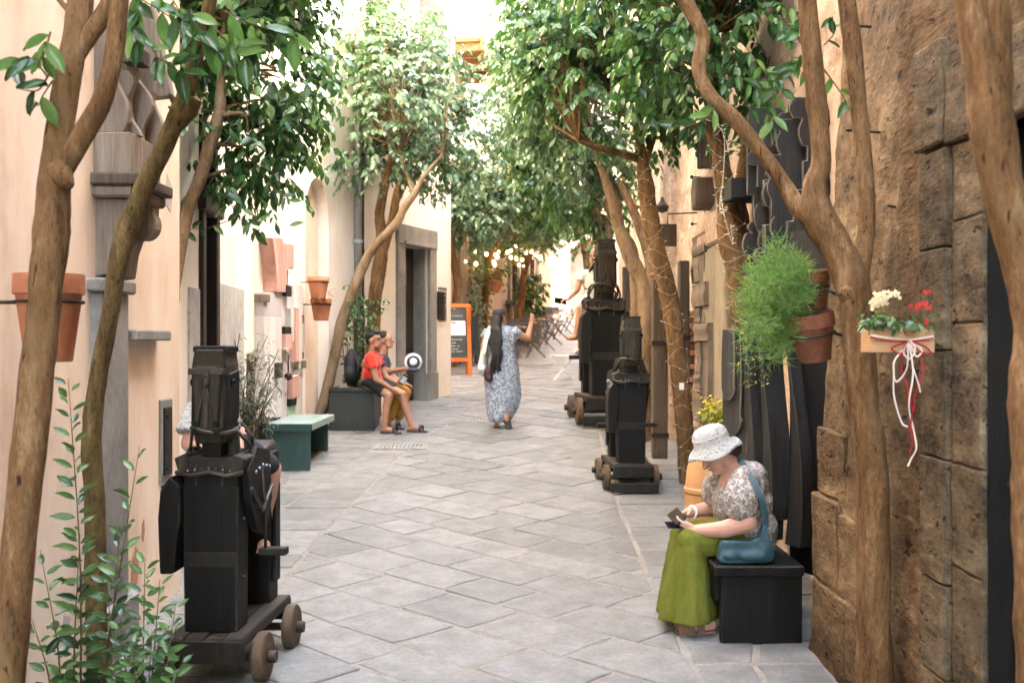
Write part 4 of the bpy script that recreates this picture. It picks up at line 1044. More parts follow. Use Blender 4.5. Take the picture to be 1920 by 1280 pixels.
for q, n in zip(tw, (10, 8, 6, 3)): near_twig(g3, [P(x, y, 7.7) for x, y in q], n, .10, FLB, hang=.4)

# by the planter: two stems, one leaning out, and a wide crown
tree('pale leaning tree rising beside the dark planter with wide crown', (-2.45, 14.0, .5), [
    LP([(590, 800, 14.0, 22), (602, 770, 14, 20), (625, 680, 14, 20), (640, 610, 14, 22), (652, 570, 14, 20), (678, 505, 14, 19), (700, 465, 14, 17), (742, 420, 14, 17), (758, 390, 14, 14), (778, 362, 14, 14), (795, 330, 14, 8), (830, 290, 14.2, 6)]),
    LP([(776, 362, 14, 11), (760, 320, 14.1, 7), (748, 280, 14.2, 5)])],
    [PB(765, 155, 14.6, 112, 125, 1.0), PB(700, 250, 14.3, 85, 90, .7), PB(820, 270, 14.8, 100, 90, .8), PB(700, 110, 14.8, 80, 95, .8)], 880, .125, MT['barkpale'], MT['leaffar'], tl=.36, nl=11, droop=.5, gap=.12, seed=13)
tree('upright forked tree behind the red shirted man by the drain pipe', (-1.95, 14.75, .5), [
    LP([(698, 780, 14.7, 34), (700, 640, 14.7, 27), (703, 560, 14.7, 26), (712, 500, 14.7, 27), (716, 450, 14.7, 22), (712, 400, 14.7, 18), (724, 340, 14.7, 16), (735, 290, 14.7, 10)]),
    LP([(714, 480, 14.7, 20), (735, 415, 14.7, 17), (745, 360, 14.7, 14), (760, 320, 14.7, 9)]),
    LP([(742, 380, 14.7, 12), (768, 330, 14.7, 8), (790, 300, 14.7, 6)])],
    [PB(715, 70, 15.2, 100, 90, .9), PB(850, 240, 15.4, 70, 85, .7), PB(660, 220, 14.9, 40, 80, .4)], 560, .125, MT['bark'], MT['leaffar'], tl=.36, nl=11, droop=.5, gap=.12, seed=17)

# far left pair
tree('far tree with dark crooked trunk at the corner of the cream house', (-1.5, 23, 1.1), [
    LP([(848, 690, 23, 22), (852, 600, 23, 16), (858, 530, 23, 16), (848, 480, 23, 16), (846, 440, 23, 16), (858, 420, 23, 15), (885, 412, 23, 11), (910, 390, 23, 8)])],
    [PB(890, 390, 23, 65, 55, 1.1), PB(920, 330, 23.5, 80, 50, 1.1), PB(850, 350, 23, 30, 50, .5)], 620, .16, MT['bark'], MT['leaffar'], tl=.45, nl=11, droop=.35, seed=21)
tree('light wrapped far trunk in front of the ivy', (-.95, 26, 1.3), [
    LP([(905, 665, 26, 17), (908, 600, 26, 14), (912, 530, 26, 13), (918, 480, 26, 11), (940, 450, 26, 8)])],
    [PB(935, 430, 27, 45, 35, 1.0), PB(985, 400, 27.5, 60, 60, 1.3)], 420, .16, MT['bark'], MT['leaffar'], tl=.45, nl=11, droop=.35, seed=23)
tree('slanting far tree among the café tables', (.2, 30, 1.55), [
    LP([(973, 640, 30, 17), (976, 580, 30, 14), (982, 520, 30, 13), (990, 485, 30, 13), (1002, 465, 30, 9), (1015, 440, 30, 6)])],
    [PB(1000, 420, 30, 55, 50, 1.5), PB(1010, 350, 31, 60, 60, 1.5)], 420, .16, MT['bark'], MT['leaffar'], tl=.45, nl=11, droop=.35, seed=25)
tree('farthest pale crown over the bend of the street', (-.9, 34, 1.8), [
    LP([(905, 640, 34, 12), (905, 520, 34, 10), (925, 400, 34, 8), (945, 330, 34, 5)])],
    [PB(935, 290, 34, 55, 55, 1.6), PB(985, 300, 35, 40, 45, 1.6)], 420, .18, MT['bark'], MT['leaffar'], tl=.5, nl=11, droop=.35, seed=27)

# ------------------------------------------------------------------ right side trees
g = tree('strong forked tree trunk standing against the dark rubble wall', (1.50, 4.35, 0), [
    LP([(1648, 1480, 4.35, 90), (1640, 1280, 4.35, 70), (1638, 1120, 4.35, 62), (1636, 900, 4.35, 60), (1618, 740, 4.35, 58), (1606, 600, 4.35, 62), (1596, 520, 4.36, 66), (1562, 455, 4.4, 62), (1535, 405, 4.42, 62), (1528, 350, 4.42, 46), (1540, 300, 4.42, 36), (1530, 180, 4.42, 38), (1518, 60, 4.42, 36), (1508, -80, 4.42, 34)]),
    LP([(1535, 415, 4.42, 46), (1498, 390, 4.44, 36), (1460, 330, 4.46, 28), (1420, 275, 4.48, 28), (1372, 218, 4.5, 28), (1332, 180, 4.52, 26), (1310, 130, 4.54, 26), (1318, 70, 4.54, 26), (1298, 25, 4.54, 28), (1270, -20, 4.56, 24), (1240, -90, 4.6, 20)]),
    LP([(1598, 540, 4.36, 56), (1622, 450, 4.4, 34), (1624, 350, 4.42, 32), (1612, 220, 4.44, 30), (1600, 100, 4.46, 34), (1588, 0, 4.48, 34), (1580, -120, 4.5, 30)]),
    LP([(1592, 548, 4.33, 40), (1586, 555, 4.30, 26)]),
], [], 0, .1, MT['bark'], MT['leaf'], seed=31)
for pts, n, ln in (([(1480, 10), (1500, 40), (1495, 75)], 6, .085), ([(1460, 30), (1480, 50), (1470, 70)], 4, .08), ([(1470, 120), (1490, 115), (1510, 130)], 5, .08), ([(1545, 130), (1580, 180), (1590, 205)], 4, .08), ([(1430, 150), (1450, 150), (1500, 130)], 6, .08), ([(1400, 200), (1440, 190), (1470, 165)], 7, .09), ([(1380, 140), (1410, 160), (1440, 175)], 7, .09), ([(1440, 205), (1450, 225), (1445, 240)], 4, .085), ([(1345, 190), (1330, 215), (1300, 235), (1270, 240)], 7, .10), ([(1400, 90), (1430, 130), (1450, 140)], 6, .09), ([(1545, 85), (1565, 60), (1560, 30)], 4, .07)):
    near_twig(g, [P(x, y, 4.5) for x, y in pts], n, ln, FL, hang=.5)
tree('smooth pale brown trunk at the doorway, cut by the picture edge', (1.30, 2.6, 0), [
    LP([(1965, 1900, 2.6, 120), (1955, 1300, 2.6, 96), (1945, 900, 2.6, 92), (1938, 760, 2.6, 92), (1946, 600, 2.6, 86), (1915, 480, 2.6, 78), (1880, 350, 2.6, 76), (1860, 230, 2.6, 82), (1848, 150, 2.6, 66), (1828, 60, 2.6, 60), (1812, -60, 2.6, 56), (1800, -200, 2.6, 50)]),
    LP([(1862, 200, 2.6, 64), (1872, 120, 2.6, 50), (1868, 0, 2.6, 48), (1864, -160, 2.6, 44)])],
    [], 0, .1, MT['bark'], MT['leaf'], seed=35)

R3 = LP([(1425, 960, 8.2, 64), (1412, 800, 8.2, 56), (1400, 640, 8.2, 50), (1390, 520, 8.2, 54), (1372, 440, 8.2, 54), (1362, 370, 8.2, 36), (1352, 300, 8.2, 30), (1338, 225, 8.2, 28), (1330, 150, 8.2, 20), (1340, 60, 8.2, 14)])
tree('thick trunk wrapped in cream fairy lights beside the hanging fern', (1.9, 8.2, .1), [
    R3, LP([(1385, 500, 8.2, 40), (1392, 430, 8.25, 30), (1386, 370, 8.3, 26), (1400, 280, 8.3, 22), (1410, 180, 8.3, 14)]),
    LP([(1348, 280, 8.2, 20), (1320, 245, 8.15, 14), (1300, 235, 8.1, 9)])],
    [PB(1330, 60, 8.0, 120, 95, .65), PB(1240, 110, 8.3, 90, 90, .6), PB(1400, 170, 8.4, 60, 110, .4), PB(1420, 30, 8.5, 80, 100, .5), PB(1280, -110, 8.0, 240, 90, 1.0), PB(1395, 310, 8.45, 30, 40, .15)], 700, .115, MT['bark'], MT['leaf'], tl=.3, nl=11, droop=.7, gap=.10, seed=41)
R4 = LP([(1296, 930, 10.3, 44), (1290, 880, 10.3, 36), (1282, 780, 10.3, 33), (1272, 690, 10.3, 33), (1262, 600, 10.3, 33), (1248, 530, 10.3, 34), (1232, 470, 10.3, 32), (1218, 400, 10.3, 32), (1210, 340, 10.3, 30), (1202, 290, 10.3, 20), (1195, 230, 10.3, 16)])
tree('slim leaning trunk wrapped in fairy lights behind the wooden horse', (1.73, 10.3, .28), [
    R4, LP([(1200, 300, 10.3, 15), (1165, 288, 10.2, 13), (1120, 276, 10.1, 12), (1085, 264, 10.0, 8)]),
    LP([(1206, 320, 10.3, 14), (1225, 260, 10.4, 10), (1235, 220, 10.4, 8)])],
    [PB(1140, 130, 10.3, 150, 120, .85), PB(1240, 180, 10.6, 90, 90, .6), PB(1040, 110, 10.6, 110, 110, .7), PB(1120, 10, 10.5, 160, 90, .9), PB(1200, 250, 10.5, 80, 35, .4)], 1080, .115, MT['bark'], MT['leafbright'], tl=.3, nl=11, droop=.7, gap=.10, seed=45)
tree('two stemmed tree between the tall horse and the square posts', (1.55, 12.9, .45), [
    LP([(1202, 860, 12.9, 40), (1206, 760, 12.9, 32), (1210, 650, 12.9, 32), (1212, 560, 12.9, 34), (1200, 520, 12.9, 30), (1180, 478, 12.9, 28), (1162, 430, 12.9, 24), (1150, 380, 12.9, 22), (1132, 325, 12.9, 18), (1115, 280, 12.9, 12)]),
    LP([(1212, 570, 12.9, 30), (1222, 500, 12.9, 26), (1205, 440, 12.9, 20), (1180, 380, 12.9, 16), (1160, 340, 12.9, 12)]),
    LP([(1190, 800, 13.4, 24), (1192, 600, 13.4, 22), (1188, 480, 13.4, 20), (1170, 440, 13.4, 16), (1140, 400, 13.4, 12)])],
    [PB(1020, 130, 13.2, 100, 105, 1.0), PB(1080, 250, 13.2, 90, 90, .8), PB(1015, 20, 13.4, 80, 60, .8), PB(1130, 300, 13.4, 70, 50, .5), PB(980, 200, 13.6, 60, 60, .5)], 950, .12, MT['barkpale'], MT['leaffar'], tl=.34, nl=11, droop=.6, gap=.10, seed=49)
tree('tree with bare lower limbs above the tall horse head', (1.4, 17.5, .75), [
    LP([(1140, 760, 17.5, 26), (1142, 560, 17.5, 22), (1135, 480, 17.5, 18), (1118, 420, 17.5, 16), (1120, 360, 17.5, 14), (1100, 300, 17.5, 10)]),
    LP([(1140, 500, 17.5, 16), (1140, 430, 17.5, 12), (1115, 400, 17.5, 9), (1085, 360, 17.5, 8)])],
    [PB(1060, 330, 17.5, 70, 60, 1.0), PB(1140, 380, 17.8, 45, 40, .5), PB(1010, 260, 18, 70, 60, 1.0), PB(1090, 400, 17.5, 45, 22, .4)], 640, .14, MT['barkpale'], MT['leaf'], tl=.38, nl=11, droop=.6, seed=53)
tree('far bright tree past the horses by the tan arch', (1.7, 24, 1.2), [
    LP([(1100, 660, 24, 16), (1102, 520, 24, 14), (1092, 440, 24, 12), (1085, 400, 24, 9), (1070, 370, 24, 6)]),
    LP([(1095, 450, 24, 9), (1070, 415, 24, 7), (1050, 400, 24, 4)])],
    [PB(1055, 390, 24, 55, 35, 1.0), PB(1000, 340, 25, 60, 60, 1.2), PB(1100, 450, 24, 30, 18, .5)], 520, .15, MT['bark'], MT['leafbright'], tl=.4, nl=11, droop=.5, seed=57)
# ------------------------------------------------------------------ wooden horses on wheels
def wheel_mb(c, r, t):
    b = MB(); Mx = Matrix.Rotation(R(90), 4, 'Y')
    b.lathe([(r * .2, -t / 2), (r * .93, -t / 2), (r, -t / 2 + .008), (r, t / 2 - .008), (r * .93, t / 2), (r * .2, t / 2)], 22, c, Mx); return b
def horse(label, loc, rz, s_, skid, seat_h=True, flap=1):
    g = root('wooden_horse', label, 'wooden horse', (0, 0, 0), 'big wooden toy horses on wheels')
    S = Matrix.Diagonal((s_ * .85, s_, s_, 1))
    def add(mb_, name, mt, bev=.006, parent=None, smooth=None, jit=.0):
        mb_.v = [tuple(S @ Vector(p)) for p in mb_.v]
        return mb_.build(name, mt, parent or g, bev * s_, smooth, jitter=jit or (.003 if bev > .003 else 0), edge=MT['edgewear'] if bev > .003 else None)
    W_, B_ = MT['blackwood'], MT['worn']
    for k in range(4): add(MB().box((-.165 + .11 * k, .05, .225 + rnd.uniform(-.003, .003)), (.105, .86, .055)), 'plank', MT['wornx'])
    for y in (-.36, .46): add(MB().box((0, y, .185), (.44, .05, .11)), 'cross_beam', MT['worn'])
    for y in (-.2, .34):
        ax_ = add(MB().tube([(-.32, y, .118), (.32, y, .118)], .022, 8), 'axle', MT['wheelwood'], 0, None, True)
        for sx in (-1, 1):
            w_ = add(wheel_mb((sx * .268, y, .118), .118, .066), 'wheel', MT['wheelwood'], 0, None, 35)
            h_ = wheel_mb((sx * .322, y, .118), .03, .05); add(h_, 'hub', MT['iron'], 0, w_, 35)
    if skid:
        add(MB().box((0, -.42, .045), (.52, .06, .085)), 'skid', MT['worn']); add(MB().box((0, -.30, .05), (.5, .05, .05)), 'skid', MT['worn'])
    # legs
    fl = MB().box((0, -.20, .60), (.30, .17, .70), None, 1.06); fl = add(fl, 'front_legs', W_, .008)
    add(MB().box((0, -.288, .60), (.30, .01, .07)), 'leg_band', B_, .002, fl)
    rl = add(MB().box((.0, .36, .58), (.30, .16, .66)), 'hind_legs', W_, .008)
    for z in (.5, .78): add(MB().ell((.158, -.2, z), .012, 8, 5), 'bolt', MT['iron'], 0, fl); add(MB().ell((.155, .36, z), .012, 8, 5), 'bolt', MT['iron'], 0, rl)
    # raised forelegs hanging in front of the shoulder
    for sx in ((-1,) if flap == 1 else (-1, 1)):
        b = MB(); o_ = [(sx * .155, .95), (sx * .21, 1.0), (sx * .265, .93), (sx * .275, .80), (sx * .265, .54), (sx * .19, .54), (sx * .17, .70), (sx * .155, .80)]
        b.prism(o_, 'y', -.34, -.19); fo = add(b, 'raised_foreleg', W_, .006)
        add(MB().box((sx * .225, -.30, .965), (.075, .075, .012), Matrix.Rotation(sx * .5, 4, 'Y')), 'studded_plate', B_, .002, fo)
        for k in range(3):
            for j in range(3): add(MB().ell((sx * (.205 + .02 * k), -.325 + .022 * j, .985 - abs(k - 1) * .012), .006, 6, 4), 'stud', MT['silver'], 0, fo)
    # barrel and shoulders
    b = MB(); b.prism([(-.29, .88), (-.29, 1.02), (-.18, 1.09), (.1, 1.05), (.44, 1.06), (.47, .95), (.42, .86)], 'x', -.155, .155); add(b, 'body', W_, .012)
    b = MB(); b.box((0, -.18, 1.045), (.37, .24, .08), None, .86, .9); add(b, 'collar', B_, .008)
    for sx in (-1, 1): add(MB().box((sx * .155, -.2, 1.05), (.07, .2, .09), Matrix.Rotation(sx * .35, 4, 'Y')), 'shoulder_block', MT['headwood'], .006)
    for sx in (-1, 1):
        b = MB(); b.prism([(-.25, 1.02), (-.1, 1.12), (.12, 1.09), (.16, .84), (.05, .66), (-.08, .70), (-.2, .86)], 'x', sx * .158, sx * .205); sd_ = add(b, 'saddle_flap', W_, .006)
        for k in range(5): add(MB().ell((sx * .207, -.14 + k * .06, 1.02 - abs(k - 2) * .01), .009, 6, 4), 'stud', MT['silver'], 0, sd_)
        add(MB().tube([(sx * .20, -.02, 1.02), (sx * .215, .0, .82), (sx * .21, .02, .60)], .010, 6), 'stirrup_strap', MT['leather'], 0, None, True)
        add(MB().box((sx * .26, .02, .585), (.16, .07, .035)), 'foot_rest', B_, .004)
        add(MB().tube([(sx * .135, -.02, 1.08), (sx * .15, -.03, 1.16), (sx * .11, -.035, 1.2)], .012, 8), 'handle_peg', MT['iron'], 0, None, True)
    b = MB(); b.prism([(.02, 1.05), (.04, 1.10), (.16, 1.075), (.34, 1.08), (.4, 1.11), (.44, 1.10), (.45, 1.05)], 'x', -.14, .14); add(b, 'saddle', MT['leather'], .015)
    # neck with mane board
    b = MB(); b.box((0, -.21, 1.15), (.105, .13, .28)); add(b, 'neck', W_, .006)
    b = MB(); b.box((0, -.12, 1.13), (.22, .06, .20), None, .85); add(b, 'mane_board', MT['headwood'], .006, jit=.004)
    for sx in (-1, 1): add(MB().tube([Vector((sx * (.10 + .055 * math.sin(a)), -.10, 1.16 + .07 * math.cos(a))) for a in np.linspace(0, 3.0, 9)], .010, 6), 'hand_hoop', MT['iron'], 0, None, True)
    # head
    b = MB(); b.prism([(-.078, 1.15), (.078, 1.15), (.09, 1.24), (.096, 1.52), (.08, 1.60), (-.08, 1.60), (-.096, 1.52), (-.09, 1.24)], 'y', -.31, -.10); hd = add(b, 'head', MT['headwood'], .008)
    b = MB(); b.prism([(-.062, 1.20), (.062, 1.20), (.078, 1.48), (.066, 1.52), (-.066, 1.52), (-.078, 1.48)], 'y', -.345, -.305); add(b, 'nose_board', MT['headwood'], .005, hd)
    add(MB().box((0, -.2, 1.60), (.19, .2, .03)), 'forelock', W_, .006, hd, None, .004)
    for sx in (-1, 1):
        b = MB(); b.prism([(-.30, 1.22), (-.13, 1.26), (-.12, 1.50), (-.28, 1.48)], 'x', sx * .088, sx * .108); add(b, 'cheek_board', W_, .004, hd)
        add(MB().ell((sx * .118, -.25, 1.44), (.012, .02, .02), 8, 6), 'eye', MT['gloss'], 0, hd)
    add(MB().box((0, -.35, 1.36), (.028, .012, .30)), 'bridle_strap', MT['leather'], .002, hd)
    add(MB().box((0, -.336, 1.495), (.20, .03, .03)), 'bridle_strap', MT['leather'], .002, hd)
    ring = [Vector((.024 * math.cos(a), -.36, 1.45 + .024 * math.sin(a))) for a in np.linspace(0, 6.283, 13)]
    add(MB().tube(ring, .006, 6), 'bridle_ring', MT['iron'], 0, hd, True)
    rr = [Vector((.125 * math.cos(a), -.21 + .155 * math.sin(a), 1.215 + .012 * math.sin(a * 2))) for a in np.linspace(0, 6.283, 21)]
    add(MB().tube(rr, .012, 6), 'muzzle_strap', MT['leather'], 0, hd, True)
    add(MB().tube([(-.12, -.24, 1.22), (-.17, -.15, 1.12), (-.20, -.06, 1.06)], .010, 6), 'rein', MT['leather'], 0, None, True)
    add(MB().tube([(.12, -.24, 1.22), (.17, -.15, 1.14), (.17, -.06, 1.08)], .010, 6), 'rein', MT['leather'], 0, None, True)
    for k in range(7): add(MB().ell((-.12 + .04 * k, -.302, 1.035 - .004 * abs(k - 3)), .009, 6, 4), 'stud', MT['silver'], 0, fl)
    for sx in (-1, 1):
        add(MB().box((sx * .075, -.30, 1.00), (.012, .012, .10)), 'harness_strap', MT['leather'], .002, fl)
        for k in range(6):
            a = k / 5; add(MB().ell((sx * .208, -.2 + .32 * a, .90 - .10 * math.sin(a * 3.14)), .011, 6, 4), 'stud', MT['iron'], 0)
        add(MB().tube([(sx * .21, -.22, .93), (sx * .218, -.05, .80), (sx * .212, .13, .90)], .012, 6), 'girth_strap', MT['leather'], 0, None, True)
        add(MB().box((sx * .165, .36, .62), (.02, .10, .52)), 'leg_board', W_, .004)
    add(MB().tube([(-.19, -.30, 1.015), (-.1, -.315, 1.0), (0, -.312, 1.02), (.1, -.315, 1.0), (.19, -.30, 1.015)], .012, 6), 'chest_strap', MT['leather'], 0, None, True)
    for sx in (-1, 1): add(MB().tube([(sx * .006, -.355, 1.43), (sx * .03, -.352, 1.33), (sx * .04, -.352, 1.24)], .006, 5), 'bridle_strap', MT['leather'], 0, hd, True)
    for sx in (-1, 1): add(MB().box((sx * .055, -.345, 1.25), (.03, .014, .03)), 'nostril', W_, .003, hd)
    add(MB().box((0, -.34, 1.215), (.16, .05, .03)), 'muzzle_band', W_, .004, hd)
    add(MB().tube([(0, .46, 1.02), (0, .55, .92), (0, .56, .66)], [.03, .04, .012], 8), 'tail', MT['leather'], 0, None, True)
    g.location = loc; g.rotation_euler = (0, 0, rz)
    return g
horse('black wooden horse on a wheeled platform in front of the peach wall, ridden', (-1.42, 5.36, gz(5.3)), R(-3), 1.0, False)
horse('small dark wooden horse with nobody on it, before the taller horse', (1.10, 10.2, gz(10.1)), R(3), 1.0, True)
horse('tall black wooden horse carrying a rider in white beyond the smaller one', (1.22, 14.55, gz(14.4)), R(4), 1.52, True, flap=2)

# ------------------------------------------------------------------ benches and planter
g = root('green_bench', 'faded teal green wooden bench under the white board sculpture', 'bench', (-2.3, 11.6, gz(11.6)))
z0 = gz(11.0); x0, x1, y0, y1, zt = -2.57, -2.04, 10.9, 12.25, .815
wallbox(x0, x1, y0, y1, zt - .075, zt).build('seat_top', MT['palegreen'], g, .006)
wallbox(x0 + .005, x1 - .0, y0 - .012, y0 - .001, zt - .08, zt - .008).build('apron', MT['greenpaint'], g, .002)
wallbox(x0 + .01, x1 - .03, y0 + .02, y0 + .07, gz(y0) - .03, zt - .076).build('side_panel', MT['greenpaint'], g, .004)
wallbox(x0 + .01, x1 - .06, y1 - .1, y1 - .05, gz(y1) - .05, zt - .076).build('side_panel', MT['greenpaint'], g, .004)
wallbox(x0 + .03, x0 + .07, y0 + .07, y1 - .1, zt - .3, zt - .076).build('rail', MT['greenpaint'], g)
pf = P(505, 863, 10.9); b = MB(); b.prism([(pf.x - .02, pf.z - .06), (pf.x + .025, pf.z - .055), (pf.x + .022, pf.z + .08)], 'y', y0 + .014, y0 + .0195); b.build('paint_patch', MT['white'], g)

g = root('black_bench', 'black wooden bench box that the woman in the white hat sits on', 'bench', (1.35, 6.2, gz(6)))
wallbox(1.085, 1.565, 5.70, 6.75, .395, .45).build('seat_top', MT['blackwood'], g, .008, edge=MT['edgewear'])
wallbox(1.125, 1.56, 5.73, 5.79, -.02, .394).build('side_panel', MT['blackwood'], g, .005, edge=MT['edgewear'])
wallbox(1.125, 1.56, 6.6, 6.66, 0, .394).build('side_panel', MT['blackwood'], g, .005)
wallbox(1.10, 1.13, 5.80, 6.7, .24, .394).build('apron', MT['blackwood'], g, .004)
wallbox(1.5, 1.55, 5.79, 6.6, 0, .394).build('back_panel', MT['blackwood'], g)

g = root('planter_box', 'dark metal planter box that the red shirted man sits on', 'planter', (-2.06, 14, gz(14)))
zt = 1.055; b0 = gz(13.7) - .02
wallbox(-2.345, -1.775, 13.68, 13.71, b0, zt).build('front_panel', MT['planter'], g, .004)
wallbox(-2.345, -2.315, 13.711, 14.3, b0, zt - .001).build('side_panel', MT['planter'], g, .004)
wallbox(-1.805, -1.775, 13.711, 14.3, b0, zt - .001).build('side_panel', MT['planter'], g, .004)
wallbox(-2.345, -1.775, 13.66, 13.679, zt - .05, zt + .004).build('rim', MT['planter'], g, .004)
wallbox(-2.31, -1.81, 13.72, 14.3, b0 + .1, zt - .05).build('soil', MT['soil'], g)
g = root('climbing_plant', 'leafy climbing plant growing up behind the red shirted man', 'plant', (-2.15, 14.0, zt - .05))
out = []; b = MB()
for k in range(7):
    x = 640 + 10 * k; p0 = P(652 + 7 * k, 725, 14.05); p1 = P(x + rnd.uniform(-6, 6), 620, 14.05); p2 = P(x + rnd.uniform(-14, 20), 540 + rnd.uniform(-15, 40), 14.0)
    sp = [Vector(q) for q in smooth_path([tuple(p0), tuple(p1), tuple(p2)], 8)]
    b.tube(sp, .006, 5)
    for q in sp[1:]:
        for _ in range(2): twig_leaves(q, (rnd.gauss(0, 1), -.4 + rnd.gauss(0, .5), rnd.gauss(.1, .4)), 3, .10, .075, out, .4)
b.build('stems', MT['twig'], g, 0, True)
p, d, u_, l, rv = pack(out); stuff(link('leaves', leaves_mesh('leaves', p - np.array(ORG[g.name]), d, u_, l, rv), MT['leaf'], g))
g = root('backpack', 'black backpack wedged on the planter behind the red shirted man', 'backpack', tuple(P(662, 720, 13.9)))
b = MB(); b.ell(P(659, 688, 13.9), (.10, .14, .24)); b.ell(P(656, 702, 13.85), (.08, .16, .12)); remeshed(b, 'bag_body', MT['shorts'], g, .012, 4, .006)
b = MB(); b.tube([P(664, 662, 13.82), P(672, 685, 13.75), P(668, 712, 13.78)], .014, 6); b.build('strap', MT['shorts'], g, 0, True)

# ------------------------------------------------------------------ white and pink board sculpture above the green bench
g = root('board_sculpture', 'tall wall sculpture of whitewashed and pink wooden boards behind the green bench', 'wall sculpture', (-2.6, 11.8, .5))
def Dx(x, X=-2.55): return X * F / (x - 960)
def wboard(x0_, x1_, yt, yb, pr, mt, cut=0.0, par=None, name='board', bow=0.0):
    d0, d1 = Dx(x0_), Dx(x1_) - .006
    dm = (d0 + d1) / 2; zt_ = 1.65 - (yt - 640) / F * dm; zb = 1.65 - (yb - 640) / F * dm
    o_ = [(d0, zb), (d1, zb), (d1, zt_ - cut * max(0, 1)), ((d0 + d1) / 2, zt_) if cut else (d1, zt_), (d0, zt_ - cut)]
    if bow:
        n_ = 6; o_ = [(d0 + bow * math.sin(math.pi * k / n_ * .5), zt_ + (zb - zt_) * k / n_) for k in range(n_ + 1)] + [(d1 + bow * math.sin(math.pi * k / n_ * .5), zt_ + (zb - zt_) * k / n_) for k in range(n_, -1, -1)]
    b_ = MB(); b_.prism(o_, 'x', -2.63, -2.60 + pr); return b_.build(name, mt, par or g, .004)
WB, PB_, LB = MT['paleboard'], MT['pinkboard'], MT['lilacboard']
for x0_, x1_ in ((487, 498), (498, 509), (509, 520)):
    wboard(x0_, x1_, 546 + rnd.uniform(-3, 3), 592, .10, LB); wboard(x0_, x1_, 592.6, 782, .10, WB)
    wboard(x0_, x1_, 782.6, 798, .085, MT['worn'])
wboard(486, 492, 552, 566, .13, MT['carved'])
for k in range(3): wboard(497 + 7 * k, 504 + 7 * k, 447, 546, .13, PB_, bow=.22)
wboard(520.5, 530, 460, 505, .12, PB_); wboard(530, 540, 458, 503, .12, PB_)
wboard(521, 533, 505.5, 535, .10, MT['carved']); wboard(522, 532, 535.5, 555, .14, MT['worn'])
wboard(520.5, 527, 550, 612, .09, WB); wboard(527, 533, 546, 612, .07, LB)
wboard(521, 533.5, 612.5, 626, .13, MT['worn']); wboard(521, 534, 626.5, 656, .14, PB_)
wboard(520.5, 533, 656.5, 786, .08, LB); wboard(520.5, 533, 786.5, 798, .08, MT['worn'])
wboard(533.5, 547, 532, 703, .075, LB, .1); wboard(534, 540, 578, 640, .12, WB)
wboard(540, 546, 577, 678, .14, PB_); wboard(546, 552, 577, 678, .14, WB)
wboard(547.5, 557, 514, 577, .07, WB, .12); wboard(557, 567, 530, 690, .06, WB, .06); wboard(552.5, 557, 577, 690, .10, WB)
wboard(553, 558, 590, 606, .13, MT['roof']); wboard(552, 558, 660, 672, .13, MT['roof'])
wboard(533.5, 546, 704, 746, .15, PB_); wboard(534, 545, 746.5, 760, .12, MT['worn'])
MT['mint'] = mat('mint_paint', [(.28, .44, .32), (.38, .55, .42)], 8, .7, .2, 40)
wboard(533.5, 547, 760.5, 790, .09, MT['mint']); wboard(547.5, 560, 690.5, 778, .075, WB); wboard(547.5, 560, 778.5, 792, .10, MT['worn'])
wboard(561, 567, 690.5, 790, .05, LB); wboard(562, 567, 676, 690, .1, MT['carved'])
b = MB(); q = Vector((-2.47, Dx(527), 1.65 - (706 - 640) / F * 11.7)); b.tube([q + Vector((0, 0, .25)), q + Vector((0, 0, .03))], .010, 6); b.ell(q, .045, 10, 7); b.build('knocker', MT['iron'], g, 0, True)
# two wall pots past the sculpture
for k, (px, py, lab) in enumerate(((597, 560, 'upper of two terracotta pots on the cream wall beside the arch'), (602, 601, 'lower of two terracotta pots on the cream wall beside the arch'))):
    d_ = 13.15 + .15 * k; c = P(px, py, d_)
    pg = pot('wall_pot', lab, tuple(c), .27, .135, MT['terracotta'], None, 'terracotta wall pots', .2)
    ring_bracket(c, .128, .20, (-2.6, d_ - .05, c.z + .20), pg)
q = P(612, 548, 13.15); out = []
dried = root('dried_plant', 'withered brown plant tuft hanging from the upper wall pot', 'plant', tuple(q))
for k in range(16): twig_leaves(q, (rnd.gauss(.3, .5), rnd.gauss(0, .5), rnd.gauss(0, .5)), 5, .14, .04, out, .6)
MT['dry'] = leafmat('dry_leaf', [(.34, .22, .10), (.5, .36, .2)], .8, .3)
p, d, u_, l, rv = pack(out); stuff(link('leaves', leaves_mesh('leaves', p - np.array(ORG[dried.name]), d, u_, l, rv), MT['dry'], dried))

# olive bush in pot, stake and hanging grey box between horse and sculpture
og = root('olive_bush', 'silvery olive bush in a pot behind the ridden horse', 'plant', (-2.40, 9.6, gz(9.6)))
b = MB(); b.lathe([(.12, 0), (.14, .01), (.19, .28), (.2, .3), (.18, .31), (.15, .29)], 18, (-2.40, 9.6, gz(9.6))); b.build('pot_body', MT['planter'], og, 0, 40)
out = []; b = MB()
narrow = leaf_shape(.16, .03, .12)
for k in range(30):
    c0 = Vector((-2.40, 9.6, gz(9.6) + .28)); tp = P(rnd.uniform(425, 530), rnd.uniform(625, 800), 9.6 + rnd.uniform(-.25, .2)); tp.x = max(tp.x, -2.45)
    sp = [Vector(q) for q in smooth_path([tuple(c0), tuple(c0.lerp(tp, .55) + Vector((rnd.gauss(0, .04), 0, .12))), tuple(tp)], 6)]
    b.tube(sp, .004, 4)
    for q in sp[5:]: twig_leaves(q, (rnd.gauss(0, 1), rnd.gauss(-.2, .6), rnd.gauss(.3, .5)), 5, .13, .075, out, .3)
b.build('stems', MT['twig'], og, 0, True)
p, d, u_, l, rv = pack(out); stuff(link('leaves', leaves_mesh('leaves', p - np.array(ORG[og.name]), d, u_, l, rv, narrow), MT['leafolive'], og))
g = root('wooden_stake', 'weathered upright wooden stake beside the marble slab', 'post', tuple(P(470, 860, 9.9)))
